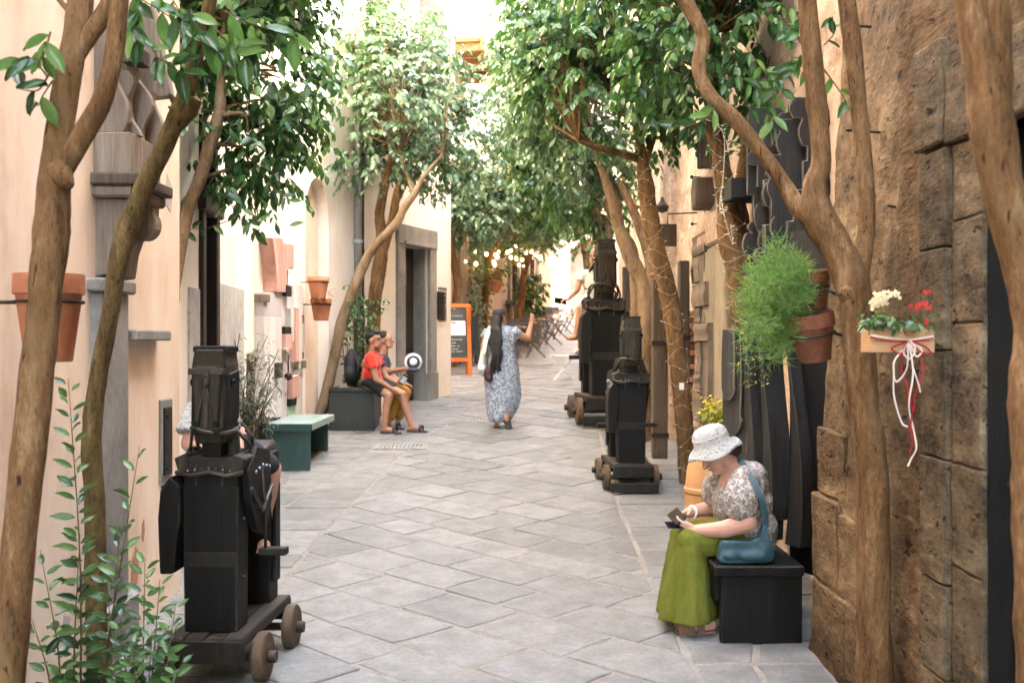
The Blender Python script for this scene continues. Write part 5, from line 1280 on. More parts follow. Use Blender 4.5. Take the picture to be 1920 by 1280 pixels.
c = P(470, 760, 9.9); MB().box((c.x, 9.9, (gz(9.9) + P(470, 662, 9.9).z) / 2), (.07, .06, P(470, 662, 9.9).z - gz(9.9))).build('stake', MT['carved'], g, .008)
b = MB(); b.tube([P(464, 676, 9.86), P(470, 679, 9.84), P(477, 676, 9.86)], .014, 6); b.build('rope', MT['twig'], g, 0, True)
g = root('hanging_box', 'small grey wooden box hung on the white boards with olive sprigs', 'planter', tuple(P(512, 708, 11.3)))
c = P(512, 694, 11.3); MB().box(c, (.17, .18, .16)).build('box', MT['darkrelief'], g, .006)
MB().box((c.x - .14, c.y, c.z + .04), (.12, .03, .03)).build('hanger', MT['darkrelief'], g)

# ------------------------------------------------------------------ dark sculpture panels by the bench
g = root('dark_relief_panel', 'tall charcoal panel of layered curved planks behind the seated woman', 'wall sculpture', (1.6, 6.4, .45))
A = Vector((1.395, 6.85)); Bq = Vector((1.70, 6.10)); tt = (Bq - A).normalized(); LL = (Bq - A).length; nn = Vector((-abs(tt.y), -abs(tt.x))).normalized()
def curvy(s0, s1, z0_, z1_, a0, a1, ph):
    n_ = 14; lft = [(s0 + a0 * math.sin(ph + 3.1 * k / n_), z0_ + (z1_ - z0_) * k / n_) for k in range(n_ + 1)]
    rgt = [(s1 + a1 * math.sin(ph + .6 + 3.4 * k / n_), z0_ + (z1_ - z0_) * k / n_) for k in range(n_, -1, -1)]
    return lft + rgt
for c0, hw, zb, zt_, n0, n1 in ((.12, .17, .50, 1.66, -.05, -.005), (.115, .135, .80, 1.70, -.004, .03), (.11, .105, 1.05, 1.72, .031, .058), (.10, .075, 1.28, 1.73, .059, .08)):
    o_ = [(c0 - hw * (.8 + .2 * math.sin(2 * k / 6)), zt_ + (zb + hw * 1.3 - zt_) * k / 6) for k in range(7)] + [(c0 - hw * math.cos(a), zb + hw * 1.3 - hw * 1.3 * math.sin(a)) for a in np.linspace(.2, math.pi - .2, 9)] + [(c0 + hw * (.85 + .15 * math.sin(3 * k / 6)), zt_ + (zb + hw * 1.3 - zt_) * k / 6) for k in range(6, -1, -1)]
    seg_prism(A, tt, nn, o_, n0, n1).build('rounded_tongue', MT['darkrelief'], g, .006, edge=MT['carved'])
for s0, s1, z0_, z1_, a0, a1, ph, n0, n1 in ((.27, .36, .46, 1.72, .05, .05, .3, .02, .09), (.365, .41, .5, 1.66, .045, .045, .4, .0, .12), (.42, .50, .47, 1.78, .05, .05, .4, -.02, .08), (.51, .57, .6, 1.66, .06, .05, .5, -.03, .12), (.60, .69, .46, 1.82, .08, .09, .2, -.06, .03)):
    seg_prism(A, tt, nn, curvy(s0, s1, z0_, z1_, a0, a1, ph), n0, n1).build('curved_plank', MT['relief'], g, .006, edge=MT['darkrelief'])
seg_box(A, tt, nn, .55, 1.0, -.14, -.06, .3, 2.3).build('dark_gap_back_board', MT['black'], g)  # black sheet stands in for the shaded gap between panel and wall
g = root('dark_block_relief', 'dark carved relief of stacked wooden blocks behind the forked trunk', 'wall sculpture', (1.98, 7.3, 2.4))
wallbox(1.9, 2.0, 6.7, 8.0, 2.0, 3.2).build('dark_gap_back_board', MT['black'], g)
for c_ in range(11):
    y = 6.72 + c_ * .115; z = 2.0 + rnd.uniform(0, .12); ztop = 3.1 + rnd.uniform(-.1, .1); o_ = [(1.9, z)]; x_ = rnd.uniform(1.70, 1.84)
    while z < ztop:
        h = rnd.uniform(.07, .2); kind = rnd.random()
        if kind < .5: o_ += [(x_, z), (x_, z + h)]
        else: o_ += [(x_ - .025 * math.sin(math.pi * k / 5), z + h * k / 5) for k in range(6)]
        z += h + .004; x_ = min(1.86, max(1.66, x_ + rnd.choice((-.06, -.03, .04, .06))))
    o_ += [(1.9, z)]
    b = MB(); b.prism(o_, 'y', y, y + rnd.uniform(.035, .06)); b.build('carved_board', MT['relief'], g, .005, edge=MT['carved'])

# ------------------------------------------------------------------ posts and carvings on the right
def post(label, px0, px1, pt, d_, dep, mt, cap_=None):
    x0_, x1_ = (px0 - 960) / F * d_, (px1 - 960) / F * d_; zt_ = 1.65 - (pt - 640) / F * d_
    g_ = root('wooden_post', label, 'post', ((x0_ + x1_) / 2, d_, gz(d_)), 'square wooden posts')
    wallbox(x0_, x1_, d_, d_ + dep, gz(d_) - .05, zt_).build('shaft', mt, g_, .012, jitter=.004)
    for fz in (.12, .62): wallbox(x0_ - .012, x1_ + .012, d_ - .012, d_ + dep, gz(d_) + fz * (zt_ - gz(d_)), gz(d_) + fz * (zt_ - gz(d_)) + .05).build('iron_band', MT['iron'], g_, .002)
    return g_
post('weathered square post in front of the exposed bricks, terracotta cap', 1224, 1252, 516, 11.6, .16, MT['post'])
MB().box((P(1238, 514, 11.6).x, 11.68, P(1238, 513, 11.6).z), (.18, .18, .03)).build('cap', MT['terracotta'], bpy.data.objects['wooden_post'], .004)
post('dark square post between fairy light trunk and carved boards', 1274, 1293, 488, 11.0, .14, MT['post'])
post('slender dark post behind the two stemmed tree', 1168, 1182, 500, 15.5, .12, MT['post'])
g = root('carved_boards', 'column of carved grey brown wooden boards beside the stone jamb', 'wall sculpture', (1.9, 10.9, 1))
for px0, px1, yt, yb, X in ((1297, 1322, 440, 478, 1.86), (1295, 1310, 480, 530, 1.87), (1310, 1322, 478, 660, 1.88), (1296, 1321, 531, 575, 1.84), (1300, 1312, 576, 605, 1.86), (1300, 1326, 606, 640, 1.82), (1305, 1314, 640, 700, 1.84), (1316, 1328, 612, 800, 1.83), (1300, 1312, 700, 730, 1.83), (1298, 1314, 735, 790, 1.84), (1299, 1324, 805, 850, 1.85)):
    d1_, d0_ = X * F / (px0 - 960), X * F / (px1 - 960); dm = (d0_ + d1_) / 2
    b = MB(); zt_, zb = 1.65 - (yt - 640) / F * dm, 1.65 - (yb - 640) / F * dm
    n_ = 6; o_ = [(2.0, zb)] + [(X + .008 * math.sin(k * 1.3 + px0), zb + (zt_ - zb) * k / n_) for k in range(n_ + 1)] + [(2.0, zt_)]
    b.prism(o_, 'y', d0_ + .005, d1_ - .005); b.build('carved_board', MT['carved'], g, .006, edge=MT['post'])
g = root('wall_carving', 'pale lozenge wood carving fixed high on the pinkish wall', 'wall sculpture', tuple(P(1322, 360, 10.7)))
c = P(1322, 362, 10.6); b = MB(); b.prism([(c.y - .15, c.z - .1), (c.y + .1, c.z - .17), (c.y + .17, c.z + .05), (c.y + .05, c.z + .16), (c.y - .14, c.z + .14)], 'x', 1.80, 2.0); b.build('block', MT['carved'], g, .015)
b = MB(); b.prism([(c.y - .35, c.z + .2), (c.y - .1, c.z + .22), (c.y - .12, c.z + .6), (c.y - .3, c.z + .62)], 'x', 1.82, 2.0); b.build('board', MT['post'], g, .01)
g = root('hanging_sign', 'square blank wooden sign board hanging from an iron bracket', 'sign', tuple(P(1252, 440, 11.5)))
c = P(1252, 441, 11.5); MB().box(c, (.19, .035, .24)).build('board', MT['post'], g, .005)
b = MB(); b.tube([c + Vector((.0, 0, .12)), c + Vector((0, 0, .23)), c + Vector((.55, 0, .25))], .008, 6); b.build('iron_bracket', MT['iron'], g)
b = MB(); b.lathe([(.01, 0), (.06, .02), (.075, .07), (.03, .12), (.012, .17)], 12, c + Vector((-.06, 0, .24))); b.build('lantern', MT['iron'], g, 0, 40)
g = root('hanging_planter', 'dark hanging planter box under the right crowns', 'planter', tuple(P(1390, 375, 8.0)))
c = P(1394, 358, 7.9); MB().box(c, (.24, .3, .15)).build('box', MT['doordark'], g, .01)
b = MB(); b.tube([c + Vector((.1, 0, .0)), (1.99, c.y, c.z + .02)], .012, 6); b.build('iron_bracket', MT['iron'], g)
for px, py, d_ in ((1297, 332, 11.2), (1298, 420, 11.2)):
    g = root('iron_hook', 'small rusty iron hook, %s on the pinkish wall' % ('upper one' if py < 400 else 'lower one'), 'hook', tuple(P(px, py, d_)))
    c = P(px, py, d_); b = MB(); b.ell(c, .02, 8, 5); b.tube([c, c + Vector((.22, 0, 0)), (2.0, d_ + .05, c.z)], .007, 5); b.build('hook_rod', MT['iron'], g)
# stone plinths along the right wall foot
# amphora
g = root('clay_jar', 'big ochre clay jar standing behind the seated woman in white hat', 'jar', (1.50, 7.75, gz(7.75)))
b = MB(); b.lathe([(.13, 0), (.15, .01), (.19, .12), (.235, .30), (.245, .42), (.242, .44), (.252, .45), (.252, .475), (.240, .485), (.225, .62), (.185, .74), (.13, .82), (.125, .84), (.15, .87), (.15, .89), (.12, .89), (.11, .84)], 30, (1.50, 7.75, gz(7.75))); b.build('jar_body', MT['amphora'], g, 0, 40)
# plant stand with yellow leaved plant
g = root('plant_stand', 'brown wooden planter stand with sloping side behind the hat', 'planter', (1.62, 7.6, gz(7.6)))
c = P(1392, 812, 7.5); b = MB()
b.prism([(c.x - .14, c.z - .20), (c.x + .14, c.z - .20), (c.x + .14, c.z + .13), (c.x + .06, c.z + .13), (c.x - .14, c.z - .0)], 'y', 7.42, 7.46); b.build('front_board', MT['doorwood'], g, .006)
b = MB(); b.hexa([Vector(q) for q in ((c.x - .16, 7.40, c.z - .005), (c.x + .055, 7.40, c.z + .135), (c.x + .055, 7.75, c.z + .135), (c.x - .16, 7.75, c.z - .005), (c.x - .16, 7.40, c.z + .02), (c.x + .05, 7.40, c.z + .16), (c.x + .05, 7.75, c.z + .16), (c.x - .16, 7.75, c.z + .02))]); b.build('sloping_rail', MT['roof'], g, .004)
for sx in (-.12, .12): MB().box((c.x + sx, 7.5, (gz(7.5) + c.z - .2) / 2), (.05, .05, c.z - .2 - gz(7.5))).build('leg', MT['doorwood'], g, .004)
MB().box((c.x, 7.6, c.z - .1), (.26, .26, .18)).build('trough', MT['doorwood'], g)
g = root('yellow_plant', 'bushy plant with yellow green leaves above the white hat', 'plant', tuple(P(1350, 800, 7.6)))
out = []; c = P(1352, 800, 7.6)
for k in range(70):
    v_ = Vector((rnd.gauss(0, .06), rnd.gauss(0, .06), rnd.uniform(.0, .16)))
    twig_leaves(c + v_, (rnd.gauss(0, .7), rnd.gauss(-.2, .6), rnd.uniform(.1, .9)), 5, .11, .055, out, .3)
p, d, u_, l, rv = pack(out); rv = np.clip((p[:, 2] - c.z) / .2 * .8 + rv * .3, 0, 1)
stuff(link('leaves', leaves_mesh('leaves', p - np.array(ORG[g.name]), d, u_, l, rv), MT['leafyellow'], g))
b = MB()
for k in range(8): b.tube([c + Vector((0, 0, -.12)), c + Vector((rnd.gauss(0, .05), rnd.gauss(0, .05), .1))], .004, 4)
b.build('stems', MT['stem'], g)

# ------------------------------------------------------------------ fern in tilted pots, flower box with ribbons
Tl = Matrix.Rotation(R(-9), 4, 'Y') @ Matrix.Rotation(R(6), 4, 'X')
c = P(1528, 676, 4.55)
pg = pot('hanging_pot', 'tilted old terracotta pot ringed to the forked trunk, lower one', tuple(c), .205, .102, MT['terra_dark'], Tl, 'pots on the forked trunk', .3)
ring_bracket(c, .098, .115, tuple(P(1590, 630, 4.42)), pg, Tl)
c2 = P(1524, 578, 4.62)
pg = pot('hanging_pot', 'dark terracotta pot half hidden behind the fern, upper one', tuple(c2), .16, .085, MT['terra_dark'], Tl, 'pots on the forked trunk', .3)
ring_bracket(c2, .08, .09, tuple(P(1586, 556, 4.4)), pg, Tl)
fg = root('hanging_fern', 'feathery bright green fern spilling from the tilted pots', 'plant', tuple(P(1500, 590, 4.6)))
out = []; needle = (np.array([(-.02, 0, 0), (.02, 0, 0), (.03, .5, .02), (-.03, .5, .02), (0, 1, -.04)]), [(0, 1, 2, 3), (3, 2, 4)])
b = MB()
for k in range(200):
    st = Vector(P(1512, 590, 4.6)) + Vector((rnd.gauss(0, .03), rnd.gauss(0, .05), rnd.gauss(0, .03)))
    th = rnd.uniform(0, 6.28); rr = math.sqrt(rnd.random())
    py_ = 572 + 116 * rr * math.sin(th)
    tp = P(1450 + 66 * rr * math.cos(th) - (8 if py_ > 560 else -6) , py_, 4.55 + rnd.gauss(0, .11))
    if k % 7 == 0: tp = tp + Vector((rnd.gauss(0, .03), rnd.gauss(0, .03), -rnd.uniform(.02, .12))) if py_ > 590 else tp + Vector((rnd.gauss(-.01, .02), 0, rnd.uniform(.01, .05)))
    mid = st.lerp(tp, .55) + Vector((0, 0, rnd.uniform(.0, .10)))
    sp = [Vector(q) for q in smooth_path([tuple(st), tuple(mid), tuple(tp)], 7)]
    if k % 4 == 0: b.tube(sp, .0012, 3)
    base = rnd.random()
    for q in sp[6:]:
        for _ in range(6):
            dd = Vector((rnd.gauss(0, 1), rnd.gauss(0, 1), rnd.gauss(.15, .8)))
            out.append((tuple(q + dd * .012), tuple(dd), (rnd.gauss(0, 1), -1, .3), rnd.uniform(.03, .06), min(1, .6 * base + .4 * rnd.random())))
b.build('stems', MT['stem'], fg)
p, d, u_, l, rv = pack(out); stuff(link('fronds', leaves_mesh('fronds', p - np.array(ORG[fg.name]), d, u_, l, rv, needle), MT['fern'], fg))
out = []
for k in range(60):
    q = P(rnd.gauss(1420, 14), rnd.uniform(470, 720), 4.75 + rnd.gauss(0, .05)); twig_leaves(q, (rnd.gauss(-.3, .5), rnd.gauss(0, .5), rnd.gauss(0, .5)), 4, .05, .016, out, .3)
for k in range(18):
    q = P(rnd.gauss(1505, 16), rnd.gauss(545, 16), 4.52); twig_leaves(q, (rnd.gauss(0, .5), rnd.gauss(-.3, .5), rnd.gauss(.3, .5)), 4, .05, .018, out, .3)
p, d, u_, l, rv = pack(out); stuff(link('yellow_sprigs', leaves_mesh('sprigs', p - np.array(ORG[fg.name]), d, u_, l, rv), MT['leafyellow'], fg))

fb = root('flower_box', 'pale pine flower box tied with ribbon on the rubble wall', 'flower box', (1.37, 3.78, 1.61))
x0, x1, y0, y1, z0, z1 = 1.262, 1.482, 3.74, 3.86, 1.612, 1.692
wallbox(x0, x1, y0, y0 + .012, z0, (z0 + z1) / 2 - .001).build('slat', MT['pine'], fb, .0015); wallbox(x0, x1, y0, y0 + .012, (z0 + z1) / 2 + .001, z1).build('slat', MT['pine'], fb, .0015)
wallbox(x0, x1, y1 - .012, y1, z0, z1).build('back_slat', MT['pine'], fb, .0015)
wallbox(x0, x0 + .012, y0 + .0125, y1 - .0125, z0, z1 - .001).build('end_board', MT['pine'], fb); wallbox(x1 - .012, x1, y0 + .0125, y1 - .0125, z0, z1 - .001).build('end_board', MT['pine'], fb)
wallbox(x0 + .013, x1 - .013, y0 + .013, y1 - .013, z0, z1 - .015).build('soil', MT['soil'], fb)
b = MB(); b.tube([(x1 - .02, 3.84, 1.63), (1.6, 3.9, 1.63)], .008, 6); b.build('iron_bracket', MT['iron'], fb)
fl = root('flowers', 'leafy plants with cream and red blossoms in the pine box', 'plant', (1.37, 3.8, 1.68))
out = []; wo = []; ro = []
for k in range(60):
    q = Vector((rnd.uniform(1.245, 1.485), rnd.uniform(3.74, 3.84), 1.69 + abs(rnd.gauss(0, .02))))
    twig_leaves(q, (rnd.gauss(0, .6), -.5 + rnd.gauss(0, .4), rnd.uniform(-.1, .9)), 4, .05, .034, out, .5)
for (px, py), lst, n_, sp_ in (((1655, 558), wo, 34, .018), ((1645, 570), wo, 20, .012), ((1680, 552), wo, 8, .008), ((1662, 600), wo, 5, .006), ((1733, 575), ro, 14, .014), ((1740, 602), ro, 5, .006), ((1738, 548), ro, 5, .006), ((1705, 575), ro, 4, .006)):
    for k in range(n_):
        q = P(px, py, 3.77) + Vector((rnd.gauss(0, sp_), rnd.gauss(0, sp_), rnd.gauss(0, sp_ * .8)))
        for j in range(4): lst.append((tuple(q), (math.cos(j * 1.57 + k), -.4, math.sin(j * 1.57 + k)), (0, -1, .3), .009, rnd.random()))
for lst, mt, nm, sh in ((out, MT['leaf'], 'leaves', (LEAF_V, LEAF_F)), (wo, MT['petalwhite'], 'cream_blossom', leaf_shape(.7)), (ro, MT['petalred'], 'red_blossom', leaf_shape(.7))):
    p, d, u_, l, rv = pack(lst); stuff(link(nm, leaves_mesh(nm, p - np.array(ORG[fl.name]), d, u_, l, rv, sh), mt, fl))
b = MB()
for px, py in ((1655, 560), (1680, 553), (1733, 575), (1738, 550)): b.tube([P(px + rnd.uniform(-8, 8), 612, 3.79), P(px, py, 3.77)], .0015, 4)
b.build('stems', MT['stem'], fl)
rb = root('ribbon', 'red and white ribbons knotted on the pine flower box, trailing down', 'ribbon', tuple(P(1700, 640, 3.73)))
def ribbon(pts, mt, w_=.0032):
    sp = smooth_path([tuple(P(x, y, 3.727 - .004 * (i % 2))) for i, (x, y) in enumerate(pts)], 8); b_ = MB(); n_ = len(sp)
    for i, q in enumerate(sp):
        a_ = math.sin(i * .35) * .6; t_ = Vector(sp[min(i + 1, n_ - 1)]) - Vector(sp[max(i - 1, 0)]); s_ = t_.cross(Vector((0, 1, 0))).normalized()
        s_ = s_ * math.cos(a_) + Vector((0, 1, 0)) * math.sin(a_) * .5
        b_.v += [tuple(Vector(q) - s_ * w_), tuple(Vector(q) + s_ * w_)]
    b_.f = [(2 * i, 2 * i + 1, 2 * i + 3, 2 * i + 2) for i in range(n_ - 1)]
    o_ = b_.build('ribbon_strand', mt, rb); md = o_.modifiers.new('t', 'SOLIDIFY'); md.thickness = .0008; return o_
RW, RR = MT['whiteribbon'], MT['redribbon']
ribbon([(1632, 632), (1660, 638), (1700, 640), (1750, 634)], RR, .003); ribbon([(1632, 628), (1670, 634), (1710, 636), (1750, 630)], RW, .003)
ribbon([(1704, 640), (1694, 660), (1706, 672), (1716, 655), (1704, 640), (1700, 690), (1680, 715), (1676, 680), (1692, 655)], RW)
ribbon([(1676, 690), (1676, 740), (1690, 790), (1702, 800)], RW)
ribbon([(1704, 640), (1728, 655), (1718, 668), (1706, 645), (1712, 700), (1704, 760), (1714, 810), (1718, 840), (1708, 860), (1702, 874)], RW)
ribbon([(1712, 690), (1722, 720), (1726, 735)], RW)
ribbon([(1704, 640), (1680, 648), (1672, 655), (1690, 662), (1704, 642), (1735, 650), (1744, 662), (1722, 658), (1704, 640)], RR, .003)
ribbon([(1698, 650), (1690, 690), (1700, 720), (1712, 770), (1716, 740), (1730, 700), (1726, 665)], RR, .003)
ribbon([(1716, 740), (1708, 790), (1710, 830), (1706, 850)], RR, .003)

# ------------------------------------------------------------------ fairy lights wound round the trunks
def fairy(label, path, r_extra, turns, t0, t1, seed):
    sp = smooth_path(path, 14); n0, n1 = int(len(sp) * t0), int(len(sp) * t1) - 1
    g_ = root('fairy_lights', label, 'string lights', tuple(sp[n0][:3]), 'fairy lights')
    pts = []; N = turns * 12
    for k in range(N + 1):
        u_ = n0 + (n1 - n0) * k / N; i = min(int(u_), len(sp) - 2); q = sp[i] + (sp[i + 1] - sp[i]) * (u_ - i)
        a_ = k / 12 * 6.283 + .5 * math.sin(k * .13 + seed); rr = q[3] * 1.12 + r_extra
        pts.append(Vector((q[0] + rr * math.cos(a_), q[1] + rr * math.sin(a_), q[2] + .05 * math.sin(a_ * 1.7 + seed))))
    b_ = MB(); b_.tube(pts, .0019, 4); b_.build('wire', MT['offwire'], g_, 0, True)
    for k in range(2, N, 5):
        p_ = pts[k]; c_ = sp[min(len(sp) - 1, int(n0 + (n1 - n0) * k / N))]
        o_ = Vector((p_.x - c_[0], p_.y - c_[1], rnd.uniform(-.04, .04)))
        if o_.y > .3 * o_.length: continue
        o_.normalize(); b2 = MB(); b2.tube([p_, p_ + o_ * .022], [.0045, .002], 5); b2.build('bulb', MT['minibulb'], g_)
fairy('cream fairy lights wound round the thick trunk by the fern', R3, .004, 34, .05, .78, 1)
fairy('cream fairy lights wound round the slim trunk behind the horse', R4, .004, 30, .08, .95, 2)
g = root('hanging_fairy_lights', 'loose loop of cream fairy lights hanging below the crown', 'string lights', tuple(P(1360, 240, 8.0)))
hp = [(1322, 222), (1345, 235), (1358, 260), (1356, 330), (1350, 380), (1352, 400), (1364, 392), (1362, 380), (1352, 372), (1362, 420), (1374, 458), (1370, 420)]
sp = smooth_path([tuple(P(x, y, 8.02)) for x, y in hp], 8); b = MB(); b.tube([Vector(q) for q in sp], .005, 5); b.build('wire', MT['offwire'], g, 0, True)
for k in range(3, len(sp), 4):
    q = Vector(sp[k]); b = MB(); o_ = Vector((rnd.gauss(0, 1), -.6, rnd.gauss(0, .5))).normalized(); b.tube([q, q + o_ * .03], [.005, .002], 5); b.build('bulb', MT['minibulb'], g)
g = root('light_tag', 'small white tag hanging on the slim fairy light trunk', 'tag', tuple(P(1278, 724, 10.1)))
MB().box(P(1278, 724, 10.18), (.045, .012, .065)).build('tag', MT['white'], g, .002)

# warm festoon bulbs over the far café
for k, (a_, b_, n_, lab) in enumerate((((850, 440, 23), (968, 452, 26), 8, 'warm festoon bulbs strung under the far left crowns'), ((905, 470, 25), (975, 436, 27), 7, 'warm festoon bulbs looping in front of the ivy'), ((965, 462, 26), (1075, 442, 25), 8, 'warm festoon bulbs strung towards the tall horse'), ((975, 470, 27), (1012, 450, 27), 6, 'short string of warm bulbs on the slanting far tree'))):
    g = root('festoon_lights', lab, 'string lights', tuple(P(*a_)), 'festoon lights')
    p0, p1 = P(*a_), P(*b_); pts = [p0.lerp(p1, t) + Vector((0, 0, -.55 * 4 * t * (1 - t) * (p1 - p0).length * .12)) for t in np.linspace(0, 1, 20)]
    b = MB(); b.tube(pts, .008, 4); b.build('cable', MT['black'], g, 0, True)
    for j in range(n_):
        t = min(18.9, max(0, (j + .5 + rnd.gauss(0, .5)) / n_ * 19)); i = min(int(t), 18); q = pts[i].lerp(pts[i + 1], t - i) + Vector((rnd.gauss(0, .08), rnd.gauss(0, .2), -.05 - rnd.random() * .4))
        b = MB(); sz_ = rnd.uniform(.024, .042); b.ell(q, (sz_, sz_, sz_ * 1.25), 8, 6); b.build('bulb', MT['glow'], g, 0, True)

# ------------------------------------------------------------------ far café: boards, tables, chairs
def aboard(label, c, w_, h, fr, fmt, marks, rz):
    g_ = root('menu_board', label, 'menu board', (0, 0, 0), 'pavement menu boards')
    T = Matrix.Rotation(R(-9), 4, 'X')
    def A_(mb_, nm, mt, par=None, bev=.003):
        mb_.v = [tuple(T @ Vector(p)) for p in mb_.v]; return mb_.build(nm, mt, par or g_, bev)
    for sx in (-1, 1): A_(MB().box((sx * (w_ / 2 - fr / 2), 0, h / 2), (fr, .035, h)), 'frame_leg', fmt)
    A_(MB().box((0, 0, h - fr / 2), (w_ - 2 * fr - .002, .035, fr)), 'frame_rail', fmt); A_(MB().box((0, 0, h * .22), (w_ - 2 * fr - .002, .035, fr)), 'frame_rail', fmt)
    pn = A_(MB().box((0, .005, h * .605), (w_ - 2 * fr - .002, .012, h * .72)), 'board', MT['chalk'])
    if marks:
        A_(MB().box((.02, -.005, h * .66), (w_ * .62, .006, h * .2)), 'menu_sheet', MT['white'], pn, .001)
        A_(MB().box((-.0, -.0095, h * .735), (.09, .002, .03)), 'sheet_heading', MT['planter'], pn, 0)
        for r_, (z, segs) in enumerate(((.93, (( -.02, .07),)), (.83, ((-.17, .06), (-.08, .04), (-.02, .03), (.03, .05), (.09, .04), (.15, .03))), (.50, ((-.2, .12), (-.05, .06), (.03, .05), (.1, .06))), (.455, ((-.18, .1), (-.04, .08))), (.41, ((-.2, .06), (-.1, .12), (.06, .04))), (.37, ((-.19, .1), (-.06, .14))), (.335, ((-.2, .09), (-.09, .1), (.04, .13))))):
            for x_, l_ in segs: 
                b_ = MB(); n_ = max(3, int(l_ / .012)); b_.tube([Vector((x_ + l_ * i / n_, -.004, h * z + .012 * math.sin(i * 2.3 + r_))) for i in range(n_ + 1)], .0045, 4); A_(b_, 'chalk_line', MT['chalkwhite'], pn, 0)
    b_ = MB(); Tb = Matrix.Rotation(R(12), 4, 'X')
    for sx in (-1, 1): b_.box((sx * (w_ / 2 - fr / 2), 0, h / 2 - .01), (fr, .03, h - .02))
    off = Vector((0, .36, .0)); b_.v = [tuple(Tb @ Vector(p) + off) for p in b_.v]; b_.build('back_legs', fmt, g_, .003)
    g_.location = c; g_.rotation_euler = (0, 0, rz); return g_
c = P(853, 700, 21); aboard('orange framed chalkboard menu standing past the cream house corner', (c.x, 21, gz(21)), .68, 1.44, .075, MT['orange'], True, R(12))
c = P(879, 650, 23.5); aboard('small black menu board behind the orange framed chalkboard', (c.x, 23.6, gz(23.6)), .45, 1.05, .05, MT['planter'], False, R(10))
def cafe_table():
    g_ = root('cafe_table', 'x', 'table', (0, 0, 0), 'café tables in a row')
    for k in range(5): MB().box((0, -.28 + .14 * k, .735), (.76, .132, .05)).build('top_slat', MT['tabletop'], g_, .003)
    for sx in (-1, 1):
        for sy in (-1, 1):
            b_ = MB(); b_.tube([(sx * .28, sy * .25, .73), (-sx * .28, sy * .25, .01)], .012, 5); b_.build('leg', MT['chairmetal'], g_)
    return g_
def cafe_chair():
    g_ = root('cafe_chair', 'x', 'chair', (0, 0, 0), 'folding café chairs')
    for k in range(4): MB().box((0, -.15 + .1 * k, .45), (.38, .085, .016)).build('seat_slat', MT['chairgrey'], g_, .002)
    for k in range(2): MB().box((0, .22, .68 + .12 * k), (.38, .015, .08)).build('back_slat', MT['chairgrey'], g_, .002)
    for sx in (-1, 1):
        for a_, c_ in (((sx * .19, .22, .86), (sx * .19, -.2, .01)), ((sx * .17, -.18, .45), (sx * .17, .25, .01))):
            b_ = MB(); b_.tube([a_, c_], .010, 5); b_.build('leg', MT['chairmetal'], g_)
    return g_
def copy_thing(o, loc, rz, label):
    c_ = o.copy(); COL.objects.link(c_); c_.location = loc; c_.rotation_euler = (0, 0, rz); c_['label'] = label
    for ch in o.children:
        d_ = ch.copy(); COL.objects.link(d_); d_.parent = c_
    return c_
ordn = ['nearest', 'second', 'third', 'fourth', 'fifth', 'sixth', 'farthest']
ct = cafe_table(); cc = cafe_chair(); first = True; firstc = True
for k in range(6):
    d_ = 25.3 + 2.2 * k; xx = lerp_tab(XL, d_) + .95; rz = R(-7)
    lab = '%s wooden slatted café table of the row along the far wall' % ordn[k if k < 5 else 6]
    if k == 0: ct.location = (xx, d_, gz(d_)); ct.rotation_euler = (0, 0, rz); ct['label'] = lab
    else: copy_thing(ct, (xx, d_, gz(d_)), rz, lab)
    for j, (dx, dy, rr) in enumerate(((.0, -.62, R(180)), (.0, .62, 0), (.62, .05, R(-90)))):
        lab = 'grey folding café chair %s the %s far table' % (('in front of', 'behind', 'on the street side of')[j], ordn[k if k < 5 else 6])
        l_ = (xx + dx, d_ + dy, gz(d_ + dy))
        if k == 0 and j == 0: cc.location = l_; cc.rotation_euler = (0, 0, rr + rz); cc['label'] = lab
        else: copy_thing(cc, l_, rr + rz, lab)
g = root('folding_stand', 'thin white folding table frame beside the tall horse', 'folding table', tuple(P(1060, 706, 20)))
c = P(1058, 706, 20); zt_ = P(1058, 668, 20).z
for sy in (0, .3):
    for s_ in (-1, 1): MB().tube([(c.x - s_ * .2, 20 + sy, gz(20)), (c.x + s_ * .2, 20 + sy, zt_)], .010, 5).build('leg', MT['white'], g)
MB().box((c.x, 20.15, zt_ + .01), (.5, .4, .02)).build('top', MT['white'], g, .003)
# ivy curtain, far potted bush, far hanging pot
g = root('ivy', 'silvery green ivy curtain on the far pale house', 'ivy', (-.9, 26.5, 1.3))
out = []
for k in range(900):
    s_ = rnd.uniform(2.9, 5.35); z = rnd.uniform(1.7, 5.0)
    if noise.noise(Vector((s_ * 1.5, z, 3))) < -.25: continue
    q = a4 + t4 * s_ + n4 * rnd.uniform(.05, .16); twig_leaves((q.x, q.y, z), (n4.x + rnd.gauss(0, .5), n4.y + rnd.gauss(0, .5), rnd.gauss(-.4, .4)), 4, .2, .12, out, .5)
p, d, u_, l, rv = pack(out); stuff(link('leaves', leaves_mesh('leaves', p - np.array(ORG[g.name]), d, u_, l, rv), MT['ivy'], g))
g = root('potted_bush', 'dark broad leaved bush in a pot behind the slanting far tree', 'plant', (.55, 31, gz(31)))
b = MB(); b.lathe([(.22, 0), (.26, .02), (.34, .5), (.36, .55), (.3, .55)], 16, (.55, 31, gz(31))); b.build('pot_body', MT['brownstone'], g, 0, 40)
out = []
for k in range(140):
    v_ = Vector((rnd.gauss(0, 1), rnd.gauss(0, 1), rnd.gauss(0, 1))).normalized() * rnd.random() ** .4
    q = Vector((.55 + v_.x * .38, 31 + v_.y * .35, gz(31) + 1.35 + v_.z * .75)); twig_leaves(q, (v_.x, v_.y, v_.z + .1), 5, .2, .2, out, .8)
p, d, u_, l, rv = pack(out); stuff(link('leaves', leaves_mesh('leaves', p - np.array(ORG[g.name]), d, u_, l, rv), MT['leaf'], g))
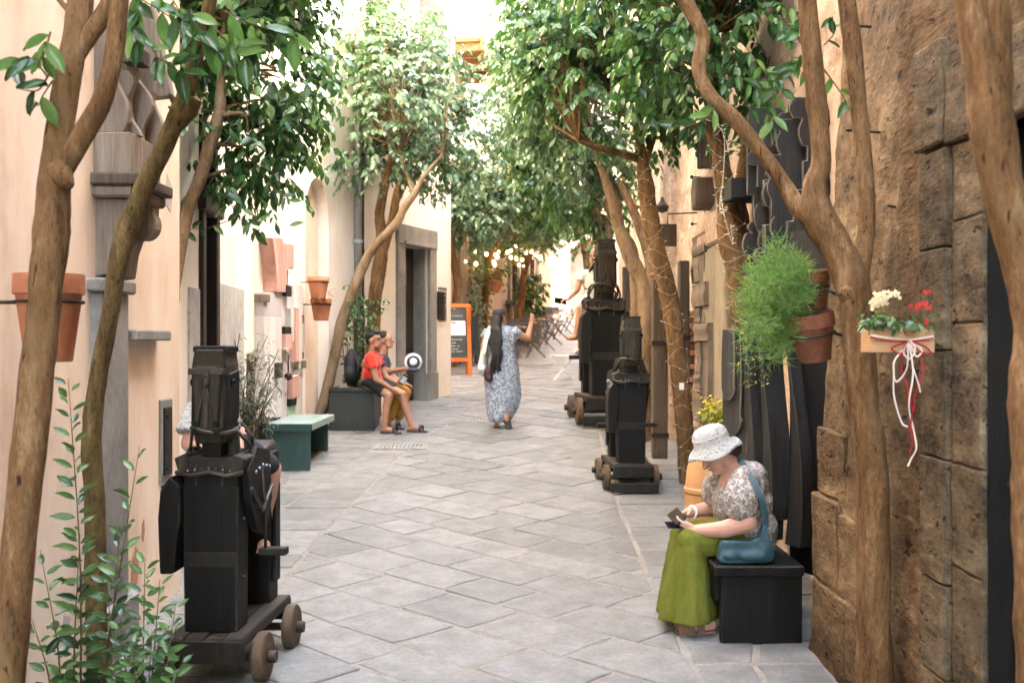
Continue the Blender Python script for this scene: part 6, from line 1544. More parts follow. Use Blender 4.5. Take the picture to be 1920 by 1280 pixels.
MB().tube([(.55, 31, gz(31) + .5), (.55, 31, gz(31) + 1.6)], .04, 6).build('stem', MT['bark'], g)
for px, py, s_, lab in ((927, 548, .26, 'far terracotta pot hanging before the ivy, lower one'), (932, 524, .2, 'far terracotta pot hanging before the ivy, upper one')):
    c = P(px, py, 25.2); pg = pot('hanging_pot', lab, tuple(c), s_ * 1.1, s_ * .62, MT['terracotta'], Matrix.Rotation(R(14), 4, 'Y'), 'far hanging pots', .25)
    ring_bracket(c, s_ * .6, s_ * .8, tuple(c + Vector((-.35, .1, .25))), pg)
g = root('pot_greenery', 'bright green trailing plant in the far hanging pots', 'plant', tuple(P(930, 520, 25.2)))
out = []
for k in range(90):
    q = P(930 + rnd.gauss(0, 14), 512 + rnd.gauss(0, 14), 25.2 + rnd.gauss(0, .15)); twig_leaves(q, (rnd.gauss(0, 1), rnd.gauss(0, 1), rnd.gauss(.3, .6)), 5, .2, .09, out, .5)
p, d, u_, l, rv = pack(out); stuff(link('leaves', leaves_mesh('leaves', p - np.array(ORG[g.name]), d, u_, l, rv), MT['leafbright'], g))

# ------------------------------------------------------------------ young shoots at the lower left
def shoots(label, base, tops, d_, n_per, ll, mats):
    g_ = root('shrub', label, 'shrub', tuple(base), 'young shrubs at the trunk foot')
    for (bx, by), (tx, ty), n_ in tops:
        p0, p1 = P(bx, by, d_), P(tx, ty, d_ - rnd.uniform(0, .15)); mid = p0.lerp(p1, .5) + Vector((rnd.gauss(0, .02), rnd.gauss(0, .03), 0))
        sp = smooth_path([tuple(p0), tuple(mid), tuple(p1)], 12)
        b_ = MB(); b_.tube([Vector(q) for q in sp], [.0045 * (1.2 - i / len(sp)) for i in range(len(sp))], 5); b_.build('stem', MT['twig'], g_, 0, True)
        for i in range(n_):
            t = i / n_ * (len(sp) - 1); k = min(int(t), len(sp) - 2); q = Vector(sp[k]).lerp(Vector(sp[k + 1]), t - k)
            an = i * 2.4 + rnd.gauss(0, .3); tt_ = i / n_
            dd = Vector((math.cos(an), math.sin(an) * .9 - .15, .15 + .7 * tt_ + rnd.gauss(0, .15)))
            off = Vector((math.cos(an), math.sin(an), .2)) * .012; ll_ = ll * 1.15
            leaf_object(g_, q + off, dd, (rnd.gauss(0, .2), -.8, .9), ll_ * (1.15 - .6 * tt_) * rnd.uniform(.75, 1.15), None, mats[1] if (tt_ > .72 or rnd.random() < .18) else mats[0])
    return g_
shoots('tall leafy shoot with bright tip before the mossy trunk', (-1.7, 4.1, 0), [((150, 1420), (128, 710), 60), ((120, 1420), (75, 1030), 24), ((170, 1420), (225, 985), 30), ((165, 1420), (262, 835), 24), ((140, 1420), (150, 1000), 26), ((100, 1400), (60, 1160), 16), ((190, 1420), (200, 1080), 26)], 4.1, 0, .088, (FL, FLB))
shoots('low bushy shoot in front of the wooden horse platform', (-1.45, 4.0, 0), [((265, 1430), (272, 1045), 36), ((250, 1430), (225, 1150), 28), ((285, 1430), (330, 1130), 30), ((270, 1430), (300, 1085), 30), ((275, 1430), (345, 1230), 26), ((260, 1430), (205, 1250), 22), ((280, 1430), (285, 1180), 32), ((270, 1430), (250, 1200), 28), ((285, 1430), (315, 1220), 28)], 4.0, 0, .078, (FLB, FLB))
# ------------------------------------------------------------------ people
def basis(fwd, up=(0, 0, 1)):
    f_ = vec(fwd).normalized(); u_ = vec(up); s_ = f_.cross(u_).normalized(); u_ = s_.cross(f_)
    return Matrix(((s_.x, f_.x, u_.x, 0), (s_.y, f_.y, u_.y, 0), (s_.z, f_.z, u_.z, 0), (0, 0, 0, 1)))   # x right, y face, z up
def head(b, c, fwd, up=(0, 0, 1), s_=1.0):
    M_ = basis(fwd, up); c = vec(c)
    def at(x, y, z): return c + (M_ @ Vector((x * s_, y * s_, z * s_)))
    b.ell(at(0, -.012, .03), (.076 * s_, .096 * s_, .092 * s_), 18, 12, M_)       # skull
    b.ell(at(0, .022, -.035), (.060 * s_, .066 * s_, .078 * s_), 16, 10, M_)      # face
    b.ell(at(0, .060, -.088), (.026 * s_, .024 * s_, .022 * s_), 10, 8, M_)       # chin
    b.cap(at(-.045, .035, -.075), at(0, .068, -.088), .022 * s_, .018 * s_, 8); b.cap(at(.045, .035, -.075), at(0, .068, -.088), .022 * s_, .018 * s_, 8)
    b.cap(at(0, .084, .012), at(0, .105, -.028), .010 * s_, .017 * s_, 8)         # nose
    b.cap(at(-.045, .072, .026), at(.045, .072, .026), .014 * s_, .014 * s_, 8)   # brow
    b.ell(at(0, .078, -.058), (.026 * s_, .012 * s_, .010 * s_), 10, 6, M_)       # mouth
    for sx in (-1, 1): b.ell(at(sx * .078, -.012, -.008), (.010 * s_, .020 * s_, .030 * s_), 8, 7, M_)
    return at
def face_bits(at, par, s_=1.0, lips=True):
    b = MB()
    for sx in (-1, 1): b.ell(at(sx * .031, .080, .008), .0105 * s_, 8, 6)
    b.build('eyes', MT['eye'], par, 0, True)
    if lips: b = MB(); b.cap(at(-.018, .088, -.058), at(.018, .088, -.058), .006 * s_, .006 * s_, 8); b.build('lips', MT['lip'], par, 0, True)
def hand(b, wrist, dr, palm, side, curl=.5, s_=1.0, fr=.0082):
    """palm and five bent fingers; palm = direction the palm faces, side = +1 thumb to the right of dr seen along palm"""
    w_ = vec(wrist); d_ = vec(dr).normalized(); p_ = vec(palm); p_ = (p_ - d_ * p_.dot(d_)).normalized(); t_ = d_.cross(p_) * side
    b.cap(w_, w_ + d_ * .03 * s_, .024 * s_, .027 * s_)
    M_ = Matrix(((t_.x, d_.x, p_.x, 0), (t_.y, d_.y, p_.y, 0), (t_.z, d_.z, p_.z, 0), (0, 0, 0, 1)))
    b.ell(w_ + d_ * .052 * s_, (.040 * s_, .050 * s_, .017 * s_), 14, 9, M_)
    for i, L in enumerate((.072, .080, .074, .058)):
        q = w_ + d_ * .088 * s_ + t_ * (.027 - .018 * i) * s_; a = curl * .5
        spread = t_ * (.08 - .05 * i)
        for k, fr_ in enumerate((.42, .33, .25)):
            dd = ((d_ + spread) * math.cos(a) + p_ * math.sin(a)).normalized(); q2 = q + dd * L * fr_ * s_
            b.cap(q, q2, fr * s_ * (1.08 - .08 * k), fr * s_ * (1.0 - .10 * k), 8); q = q2; a += curl
    q = w_ + d_ * .030 * s_ + t_ * .026 * s_
    for L, (al, be, ga) in ((.036, (.65, .75, .25)), (.030, (.85, .40, .45)), (.024, (.9, .1, .6))):
        dd = (d_ * al + t_ * be + p_ * ga * min(1, curl * 1.6)).normalized(); q2 = q + dd * L * s_; b.cap(q, q2, fr * 1.15 * s_, fr * 1.02 * s_, 8); q = q2
def foot(b, ankle, toe, r=.036):
    a_, t_ = vec(ankle), vec(toe); d_ = (t_ - a_); d_.z = 0; d_.normalize()
    heel = Vector((a_.x, a_.y, t_.z)) - d_ * .035
    b.cap(heel + Vector((0, 0, .03)), t_.lerp(heel, .35) + Vector((0, 0, .028)), .032, .036); b.cap(t_.lerp(heel, .35) + Vector((0, 0, .026)), t_ + Vector((0, 0, .018)), .037, .024)
    b.cap(a_, heel.lerp(t_, .3) + Vector((0, 0, .04)), r, .034)
    s_ = d_.cross(Vector((0, 0, 1)))
    for k in range(5): q = t_ + s_ * (.026 - .013 * k) - d_ * .006 * k * .6; b.cap(q + Vector((0, 0, .014)) - d_ * .01, q + d_ * (.022 - .003 * k) + Vector((0, 0, .010)), .010, .009, 6)
    return heel, d_
def sole(par, heel, d_, L, mt, w_=.05, z=0.0, straps=(.55,), smt=None, lift=None):
    s_ = d_.cross(Vector((0, 0, 1))); n_ = 10
    o_ = []
    for k in range(n_ + 1):
        t = k / n_; wd = w_ * (.72 + .35 * math.sin(t * 2.6)) if t < .9 else w_ * .7
        o_.append((t, wd))
    vv = [heel + d_ * (L * t - .02) + s_ * wd for t, wd in o_] + [heel + d_ * (L * t - .02) - s_ * wd for t, wd in reversed(o_)]
    b = MB(); k = len(vv); b.add([Vector((p.x, p.y, heel.z + z - .018)) for p in vv] + [Vector((p.x, p.y, heel.z + z + .004)) for p in vv], [tuple(range(k)), tuple(range(2 * k - 1, k - 1, -1))] + [(i, k + i, k + (i + 1) % k, (i + 1) % k) for i in range(k)])
    so = b.build('sandal', mt, par, .004)
    for t in straps:
        c_ = heel + d_ * (L * t); b = MB()
        pts = [c_ + s_ * (w_ * 1.02 * math.cos(a)) + Vector((0, 0, .075 * math.sin(a) * (1.0 if t > .4 else 1.25) + z)) for a in np.linspace(0, math.pi, 11)]
        for i, (p, q) in enumerate(zip(pts, pts[1:])):
            e = d_ * .022; up_ = Vector((0, 0, .005)); b.hexa([p - e, p + e, q + e, q - e, p - e + up_, p + e + up_, q + e + up_, q - e + up_])
        b.build('sandal_strap', smt or mt, so)
    return so
def rings(b, secs, n=44, fold=None):
    """lofted body of ellipses: (z, cx, cy, rx, ry)"""
    vv, ff = [], []
    for i, (z, cx, cy, rx, ry) in enumerate(secs):
        for k in range(n):
            a = 2 * math.pi * k / n; m_ = 1 + (fold(a, i / (len(secs) - 1)) if fold else 0)
            vv.append(Vector((cx + rx * m_ * math.cos(a), cy + ry * m_ * math.sin(a), z)))
    m_ = len(secs)
    for i in range(m_ - 1):
        for k in range(n):
            k2 = (k + 1) % n; ff.append((i * n + k, (i + 1) * n + k, (i + 1) * n + k2, i * n + k2))
    ff.append(tuple(range(n))); ff.append(tuple(range(m_ * n - 1, (m_ - 1) * n - 1, -1)))
    b.add(vv, ff)

# --- woman in the white crochet hat, sitting on the black bench
g = root('person', 'seated woman in white crochet hat and lime skirt looking at her phone', 'person', (1.2, 6.05, gz(6)))
b = MB()
at = head(b, (1.165, 6.05, 1.02), (-.80, -.16, -.50), (-.42, 0, .9))
b.cap((1.255, 6.05, .935), (1.19, 6.05, .99), .060, .056)
b.ell((1.30, 6.05, .82), (.13, .16, .16)); b.ell((1.32, 6.05, .62), (.15, .17, .16))
# near arm, far arm
b.chain([(1.275, 5.875, .865), (1.275, 5.80, .665)], [.062, .052]); b.chain([(1.275, 5.80, .665), (1.16, 5.84, .622), (1.02, 5.93, .600)], [.055, .048, .032])
b.chain([(1.235, 6.225, .865), (1.18, 6.29, .67)], [.060, .05]); b.chain([(1.18, 6.29, .67), (1.03, 6.17, .665)], [.05, .032])
hand(b, (1.025, 5.925, .600), (-.75, .35, .22), (.30, .75, .45), 1, .55, 1.0, .0085)
hand(b, (1.035, 6.165, .665), (-.70, -.50, -.05), (.1, -.5, -.8), 1, .5, 1.0, .0085)
for y in (5.96, 6.12): b.chain([(1.30, y, .55), (1.0, y, .53), (1.06, y, .14)], [.09, .06, .04])
h1 = foot(b, (1.07, 5.93, .13), (.945, 5.91, .045)); h2 = foot(b, (1.04, 6.10, .13), (.915, 6.10, .05))
remeshed(b, 'body', MT['skin_pale'], g, .0055, 3)
face_bits(at, g)
b = MB(); b.ell(at(0, -.03, .035), (.083, .092, .088), 18, 12, basis((-.80, -.16, -.50), (-.42, 0, .9))); b.ell(at(0, -.085, -.03), (.06, .03, .05)); remeshed(b, 'hair', MT['hairbrown'], g, .008, 3)
# hat: crown and flared brim, tilted towards the face
ax_ = Vector((-.36, -.10, .93)).normalized(); q = ax_.to_track_quat('Z', 'X').to_matrix().to_4x4()
hc = Vector((1.150, 6.05, 1.035))
b = MB(); n_ = 48; secs = [(-.008, .160), (.004, .150), (.022, .128), (.040, .110), (.052, .102), (.085, .100), (.110, .094), (.128, .078), (.138, .050), (.141, .012)]
vv = []
for i, (z, r_) in enumerate(secs):
    for k in range(n_):
        a = 6.28319 * k / n_; w_ = (1 + .035 * math.sin(3 * a + 1) + .02 * math.sin(7 * a)) if i < 3 else 1
        zz = z + (.008 * math.sin(4 * a) if i < 2 else 0); vv.append(Vector((r_ * w_ * math.cos(a), r_ * w_ * .95 * math.sin(a), zz)))
ff = [(i * n_ + k, i * n_ + (k + 1) % n_, (i + 1) * n_ + (k + 1) % n_, (i + 1) * n_ + k) for i in range(len(secs) - 1) for k in range(n_)] + [tuple(range((len(secs) - 1) * n_, len(secs) * n_))]
b.add(vv, ff, Matrix.Translation(hc) @ q)
hat = root('hat', 'white crocheted sun hat with wavy brim on the seated woman', 'hat', tuple(hc))
o = b.build('hat_shell', MT['hatknit'], hat, 0, True); md = o.modifiers.new('t', 'SOLIDIFY'); md.thickness = .004; md.offset = 1
for zz, r_ in ((.052, .1045), (.092, .1015), (.012, .144)):
    b = MB(); b.tube([Matrix.Translation(hc) @ q @ Vector((r_ * math.cos(a), r_ * .95 * math.sin(a), zz + .002 * math.sin(a * 24))) for a in np.linspace(0, 6.283, 97)], .0028, 5); b.build('knit_band', MT['whitecloth'], hat, 0, True)
# blouse
b = MB()
b.ell((1.318, 6.05, .84), (.135, .185, .125)); b.ell((1.305, 6.05, .73), (.175, .185, .17)); b.ell((1.325, 6.05, .60), (.185, .19, .13)); b.ell((1.345, 6.05, .90), (.10, .15, .075))
b.frust((1.325, 6.05, .56), (1.325, 6.05, .485), .175, .17)
for (s0, s1, s2) in (((1.285, 5.885, .885), (1.255, 5.835, .79), (1.250, 5.812, .715)), ((1.24, 6.215, .885), (1.215, 6.265, .79), (1.19, 6.28, .715))):
    b.cap(s0, s1, .082, .104); b.cap(s1, vec(s1).lerp(vec(s2), .55), .104, .090); b.frust(vec(s1).lerp(vec(s2), .6), s2, .082, .070)
remeshed(b, 'blouse', MT['blouse'], g, .008, 5, .006, 16)
for s2, s1 in (((1.252, 5.814, .722), (1.255, 5.835, .79)),):
    d_ = (vec(s2) - vec(s1)).normalized(); M_ = d_.to_track_quat('Z', 'Y').to_matrix().to_4x4(); b = MB(); b.tube([vec(s2) + M_ @ Vector((.072 * math.cos(a), .072 * math.sin(a), .004 * math.sin(12 * a))) for a in np.linspace(0, 6.283, 41)], .010, 7); b.build('sleeve_cuff', MT['blouse'], g, 0, True)
# skirt over the lap, falling to the ankles
b = MB()
b.cap((1.34, 5.97, .545), (1.0, 5.95, .535), .105, .085); b.cap((1.34, 6.14, .545), (.99, 6.13, .530), .105, .085); b.cap((1.3, 6.05, .56), (1.02, 6.04, .545), .11, .085)
fo = lambda a, t: (.16 * t + .03) * (math.sin(5 * a + 1.2 + 1.2 * t + .9 * math.sin(2 * a)) * .55 + .35 * math.sin(9 * a + 2 * t + 1.3 * math.sin(3 * a)) + .5 * noise.noise(Vector((2.2 * math.cos(a), 2.2 * math.sin(a), .7 * t)))) * t ** .4
rings(b, [(.60, 1.01, 6.04, .06, .12), (.57, 1.0, 6.04, .085, .165), (.50, .995, 6.04, .105, .185), (.42, .995, 6.035, .12, .19), (.32, .99, 6.03, .138, .195), (.22, .985, 6.02, .155, .20), (.14, .985, 6.01, .168, .205), (.105, .985, 6.01, .172, .208)], 60, fo)
remeshed(b, 'skirt', MT['lime'], g, .006, 3, .004, 12)
for (h_, d_), nm in ((h1, 0), (h2, 1)): sole(g, h_, d_, .215, MT['sandal'], .042, 0, (.32, .58, .8))
b = MB(); d_ = Vector((-.8, -.5, -.02)).normalized(); M_ = d_.to_track_quat('Z', 'Y').to_matrix().to_4x4(); b.tube([Vector((1.045, 6.172, .665)) + M_ @ Vector((.034 * math.cos(a), .034 * math.sin(a), 0)) for a in np.linspace(0, 6.283, 25)], .0075, 6); b.build('bracelet', MT['white'], g, 0, True)
ph = root('phone', 'black phone in a flip case held by the seated woman', 'phone', (.93, 6.02, .66))
Mp = basis((-.35, -.55, .55), (-.6, .1, .8)); b = MB(); b.box((.925, 5.985, .668), (.072, .012, .10), Mp); b.build('case', MT['phone'], ph, .003)
b = MB(); b.box((.905, 5.965, .625), (.075, .006, .09), basis((.1, -.3, .95), (-.9, -.2, .1))); b.build('case_flap', MT['phone'], ph, .002)
bag = root('shoulder_bag', 'slouchy teal cloth shoulder bag hanging at the seated woman\'s side', 'bag', (1.27, 5.78, .45))
b = MB(); b.prism([(1.115, .475), (1.125, .455), (1.18, .452), (1.25, .452), (1.33, .452), (1.395, .462), (1.415, .49), (1.405, .55), (1.385, .61), (1.372, .665), (1.355, .665), (1.335, .60), (1.28, .575), (1.2, .575), (1.14, .575), (1.12, .53)], 'y', 5.745, 5.815)
for q_, r_ in (((1.19, 5.765, .50), (.07, .04, .035)), ((1.30, 5.76, .495), (.09, .045, .035)), ((1.36, 5.765, .53), (.04, .035, .05))): b.ell(q_, r_)
remeshed(b, 'bag_body', MT['teal'], bag, .006, 7, .009, 11)
def strap_band(pts, w_, mt, par, th=.004, nrm=(0, -1, 0)):
    sp = [Vector(p_) for p_ in smooth_path(pts, 8)]; b_ = MB(); n_ = len(sp); nv = vec(nrm)
    for i, p_ in enumerate(sp):
        t_ = (sp[min(i + 1, n_ - 1)] - sp[max(i - 1, 0)]).normalized(); s_ = t_.cross(nv).normalized() * w_
        b_.v += [tuple(p_ - s_), tuple(p_ + s_), tuple(p_ + s_ + nv * th), tuple(p_ - s_ + nv * th)]
    for i in range(n_ - 1):
        for k in range(4): b_.f.append((4 * i + k, 4 * i + (k + 1) % 4, 4 * i + 4 + (k + 1) % 4, 4 * i + 4 + k))
    b_.f += [(0, 3, 2, 1), (4 * n_ - 4, 4 * n_ - 3, 4 * n_ - 2, 4 * n_ - 1)]
    return b_.build('strap', mt, par, 0, 40)
strap_band([(1.27, 6.02, .985), (1.275, 5.93, .982), (1.285, 5.85, .95), (1.315, 5.785, .88), (1.345, 5.755, .80), (1.368, 5.765, .71), (1.370, 5.77, .64)], .017, MT['teal'], bag)

# --- woman walking away in the grey blue print dress
G = gz(14)
g = root('person', 'woman walking up the street in long grey blue patterned dress', 'person', (-.13, 14, G))
b = MB(); at = head(b, (-.155, 14.0, G + 1.44), (.62, .78, .02), s_=1.0)
b.cap((-.145, 14.0, G + 1.28), (-.15, 14.0, G + 1.36), .055, .05); b.ell((-.14, 14, G + 1.12), (.15, .10, .18)); b.ell((-.13, 14, G + .86), (.16, .12, .14))
b.chain([(.035, 14.0, G + 1.24), (.205, 14.10, G + 1.165), (.255, 14.20, G + 1.36)], [.058, .05, .03]); hand(b, (.258, 14.205, G + 1.365), (.15, .2, .95), (-.6, .7, 0), -1, .45)
b.chain([(-.325, 14.0, G + 1.24), (-.375, 13.97, G + 1.0), (-.35, 14.12, G + .80)], [.058, .046, .03]); hand(b, (-.35, 14.12, G + .80), (.1, .35, -.9), (1, 0, 0), 1, .5)
b.chain([(-.19, 14.0, G + .5), (-.195, 14.0, G + .10)], [.06, .042]); b.chain([(-.07, 13.95, G + .5), (-.085, 13.88, G + .17)], [.06, .042])
h1 = foot(b, (-.195, 14.0, G + .085), (-.20, 14.17, G + .012)); 
b.chain([(-.085, 13.87, G + .16), (-.075, 13.86, G + .115), (-.04, 13.93, G + .03)], [.036, .036, .026])
remeshed(b, 'body', MT['skin_tan'], g, .0075, 3)
face_bits(at, g)
secs = [(1.335, .085, .065, 0), (1.30, .15, .085, 0), (1.255, .19, .11, 0), (1.16, .195, .13, 0), (1.05, .185, .135, 0), (.97, .18, .13, .0), (.86, .215, .165, 0), (.74, .235, .18, .0), (.60, .235, .175, .01), (.45, .24, .175, .02), (.32, .225, .17, .02), (.2, .19, .16, .0), (.12, .15, .15, -.02), (.085, .135, .145, -.025)]
b = MB(); fo = lambda a, t: .035 * t * math.sin(5 * a + 4 * t) + .02 * t * math.sin(11 * a + 7 * t)
rings(b, [(G + z, -.14 + dx, 14.0, rx, ry) for z, rx, ry, dx in secs], 50, fo)
b.frust((.0, 14.0, G + 1.26), (.085, 14.04, G + 1.205), .082, .075); b.frust((-.29, 14.0, G + 1.27), (-.345, 13.985, G + 1.16), .08, .075)
b.cap((-.02, 14.0, G + 1.25), (-.26, 14.0, G + 1.25), .075, .075)
remeshed(b, 'dress', MT['dress'], g, .010, 4, .010, 9)
b = MB(); M_ = basis((.62, .78, .02)); b.ell(at(0, -.025, .045), (.085, .098, .088), 18, 12, M_); b.ell(at(0, -.06, -.02), (.078, .06, .08), 14, 10, M_)
hp = [at(0, -.085, -.02), Vector((-.205, 13.86, G + 1.27)), Vector((-.215, 13.84, G + 1.12)), Vector((-.20, 13.83, G + .98)), Vector((-.215, 13.84, G + .84)), Vector((-.205, 13.86, G + .74))]
b.chain(hp, [.075, .07, .062, .055, .042, .015])
for k in range(14):
    ox = rnd.uniform(-.07, .07); pts = [Vector((p_.x + ox + .03 * math.sin(i * 2.1 + k * 1.3), p_.y - .045 + rnd.uniform(-.01, .012), p_.z - rnd.uniform(-.02, .03))) for i, p_ in enumerate(hp[1:])]
    b.chain(pts, [.024, .026, .024, .018, .008])
remeshed(b, 'hair', MT['hair'], g, .009, 2, .004, 30)
sole(g, h1[0], h1[1], .24, MT['sandal'], .045, 0, (.3, .62)); 
b = MB(); b.box((-.062, 13.855, G + .085), (.085, .02, .22), Matrix.Rotation(R(-28), 4, 'X') @ Matrix.Rotation(R(-16), 4, 'Y')); b.build('sandal', MT['worn'], g, .006)
b = MB(); b.cap((-.165, 13.93, G + 1.47), (-.12, 13.92, G + 1.465), .012, .012, 8); b.build('hair_clip', MT['brass'], g, 0, True)
tb = root('tote_bag', 'white canvas bag hanging from the walking woman\'s shoulder', 'bag', (-.38, 13.95, G + .8))
strap_band([(-.285, 13.95, G + 1.325), (-.315, 13.89, G + 1.24), (-.35, 13.86, G + 1.1), (-.365, 13.86, G + .98)], .026, MT['canvas'], tb)
b = MB(); b.cap((-.375, 13.90, G + 1.0), (-.40, 13.95, G + .80), .035, .05); b.cap((-.365, 14.0, G + .95), (-.385, 14.05, G + .80), .035, .05); b.cap((-.39, 13.92, G + .78), (-.385, 13.96, G + .70), .05, .03); remeshed(b, 'bag_body', MT['canvas'], tb, .010, 4, .006)
pu = root('purse', 'maroon leather purse at the walking woman\'s hip', 'bag', (-.32, 13.86, G + .7))
b = MB(); b.ell((-.305, 13.845, G + .725), (.062, .05, .115), 16, 12, Matrix.Rotation(R(10), 4, 'Y')); b.ell((-.30, 13.84, G + .66), (.06, .05, .06)); remeshed(b, 'bag_body', MT['purse'], pu, .008, 3)
strap_band([(-.22, 13.88, G + 1.31), (-.27, 13.85, G + 1.1), (-.315, 13.84, G + .9), (-.318, 13.84, G + .80)], .010, MT['purse'], pu)

# --- man in red shirt on the planter, companion behind
G = gz(13.5)
def sitter(label, J, skin, fwd, vox):
    g_ = root('person', label, 'person', (J['pelvis'][0], J['pelvis'][1], gz(13.5)))
    b_ = MB(); at_ = head(b_, J['head'], fwd)
    b_.cap(J['neck'], vec(J['neck']).lerp(vec(J['head']), .6), .056, .052)
    ch = vec(J['chest']); b_.ell(ch, (.11, .16, .17)); b_.ell(J['pelvis'], (.14, .16, .13)); b_.cap(ch, J['pelvis'], .12, .12)
    for k in ('n', 'f'):
        b_.chain([J['sh' + k], J['el' + k], J['wr' + k]], [.052, .043, .027])
        if 'hip' + k in J:
            kn = vec(J['kn' + k]); an = vec(J['an' + k]); b_.chain([J['hip' + k], kn], [.088, .058]); mid = kn.lerp(an, .35) + Vector((-.012, 0, 0)); b_.chain([kn, mid, an], [.056, .052, .034])
    return g_, b_, at_
J = dict(head=(-1.765, 13.68, 1.665), neck=(-1.79, 13.68, 1.50), chest=(-1.80, 13.68, 1.34), pelvis=(-1.80, 13.70, 1.15),
         shn=(-1.80, 13.515, 1.44), eln=(-1.715, 13.47, 1.17), wrn=(-1.545, 13.50, 1.07), shf=(-1.775, 13.85, 1.44), elf=(-1.62, 13.86, 1.255), wrf=(-1.385, 13.78, 1.30),
         hipn=(-1.78, 13.60, 1.13), knn=(-1.555, 13.50, .965), ann=(-1.605, 13.46, .575), hipf=(-1.76, 13.80, 1.13), knf=(-1.40, 13.66, .97), anf=(-1.285, 13.60, .58))
g, b, at = sitter('man in red shirt and dark shorts sitting on the planter', J, 'skin_brown', (.96, -.25, .06), .008)
hand(b, J['wrn'], (.9, .25, -.45), (-.3, .3, -.9), 1, .45); hand(b, J['wrf'], (.98, .05, .1), (0, -.9, -.3), 1, .7)
h1 = foot(b, J['ann'], (-1.475, 13.43, gz(13.45) + .02)); h2 = foot(b, J['anf'], (-1.155, 13.57, gz(13.55) + .02))
remeshed(b, 'body', MT['skin_brown'], g, .0075, 3); face_bits(at, g)
M_ = basis((.96, -.25, .06)); b = MB(); b.ell(at(0, -.03, .055), (.082, .092, .078), 18, 12, M_); b.ell(at(0, -.07, .0), (.072, .045, .06), 14, 9, M_); b.ell(at(0, .04, .095), (.06, .05, .035), 12, 8, M_); b.ell(at(0, .0, .115), (.06, .06, .03), 12, 8, M_); remeshed(b, 'hair', MT['hair'], g, .008, 2, .005, 30)
b = MB(); b.ell((-1.795, 13.68, 1.36), (.125, .175, .135)); b.ell((-1.80, 13.68, 1.24), (.128, .172, .15)); b.ell((-1.795, 13.68, 1.45), (.085, .15, .06)); b.frust((-1.80, 13.69, 1.2), (-1.80, 13.69, 1.105), .138, .142); b.frust((-1.785, 13.68, 1.47), (-1.782, 13.68, 1.525), .075, .064)
for k, el in (('n', .50), ('f', .52)):
    s_, e_ = vec(J['sh' + k]), vec(J['el' + k]); b.cap(s_, s_.lerp(e_, .15), .072, .070); b.frust(s_.lerp(e_, .05), s_.lerp(e_, el), .070, .068)
remeshed(b, 'shirt', MT['redshirt'], g, .009, 4, .007, 14)
b = MB(); b.ell((-1.80, 13.70, 1.13), (.145, .175, .085))
for k in ('n', 'f'): s_, e_ = vec(J['hip' + k]), vec(J['kn' + k]); b.cap(s_, s_.lerp(e_, .4), .098, .095); b.frust(s_.lerp(e_, .2), s_.lerp(e_, .68), .096, .086)
remeshed(b, 'shorts', MT['shorts'], g, .009, 4, .005, 14)
for h_, d_ in (h1, h2): sole(g, h_, d_, .27, MT['slide'], .05, 0, (.62,))
cp = root('cap', 'white and navy cap held out by the man in red', 'hat', (-1.275, 13.74, 1.38))
Mc = basis((.25, -.95, .05), (.1, .05, 1)); C0 = Vector((-1.272, 13.745, 1.385))
b = MB(); b.lathe([(.115, 0), (.112, .02), (.098, .055), (.07, .085), (.03, .10), (.002, .102)], 28, C0, Mc @ Matrix.Rotation(R(90), 4, 'X')); 
o = b.build('cap_shell', MT['whitecloth'], cp, 0, True)
b = MB(); b.lathe([(.085, -.006), (.086, -.004), (.086, .004), (.083, .006)], 28, C0, Mc @ Matrix.Rotation(R(-90), 4, 'X')); b.build('lining', MT['navy'], cp, 0, 40)
b = MB(); b.lathe([(.042, 0), (.05, .004), (.03, .012), (.002, .016)], 18, C0 + Mc @ Vector((0, .008, .0)), Mc @ Matrix.Rotation(R(-90), 4, 'X')); b.build('crown_inside', MT['whitecloth'], cp, 0, True)
b = MB(); b.ell(C0 + Mc @ Vector((-.01, .02, -.10)), (.075, .05, .03), 16, 9); b.build('peak', MT['navy'], cp, 0, True)

J = dict(head=(-1.655, 14.02, 1.665), neck=(-1.70, 14.02, 1.50), chest=(-1.72, 14.02, 1.34), pelvis=(-1.72, 14.05, 1.15),
         shn=(-1.715, 13.89, 1.42), eln=(-1.63, 13.84, 1.19), wrn=(-1.50, 13.82, 1.115), shf=(-1.70, 14.2, 1.42), elf=(-1.62, 14.2, 1.2), wrf=(-1.45, 14.1, 1.1),
         hipn=(-1.70, 13.98, 1.13), knn=(-1.46, 13.87, 1.0), ann=(-1.60, 13.84, .60), hipf=(-1.69, 14.15, 1.13), knf=(-1.40, 14.05, .98), anf=(-1.5, 14.0, .6))
g, b, at = sitter('person in glasses and ochre trousers seated behind the man in red', J, 'skin_tan', (.96, -.22, .1), .009)
hand(b, J['wrn'], (.95, .0, .25), (0, .6, .8), 1, .6); hand(b, J['wrf'], (.95, 0, -.2), (0, 0, -1), 1, .5)
h1 = foot(b, J['ann'], (-1.48, 13.82, gz(13.8) + .02))
remeshed(b, 'body', MT['skin_tan'], g, .008, 3); face_bits(at, g)
M_ = basis((.96, -.22, .1)); b = MB(); b.ell(at(0, -.03, .05), (.084, .095, .082), 18, 12, M_); b.ell(at(0, -.08, -.03), (.07, .04, .07), 12, 8, M_); remeshed(b, 'hair', MT['hair'], g, .009, 2, .004, 30)
b = MB()
for sx in (-1, 1):
    b.tube([at(sx * .033 + .024 * math.cos(a), .100, .006 + .018 * math.sin(a)) for a in np.linspace(0, 6.283, 15)], .0035, 5); b.tube([at(sx * .057, .098, .008), at(sx * .08, .0, .012)], .003, 5)
b.build('glasses', MT['silver'], g, 0, True)
b = MB(); b.ell((-1.72, 14.02, 1.34), (.12, .17, .17)); b.ell((-1.72, 14.03, 1.2), (.125, .17, .12))
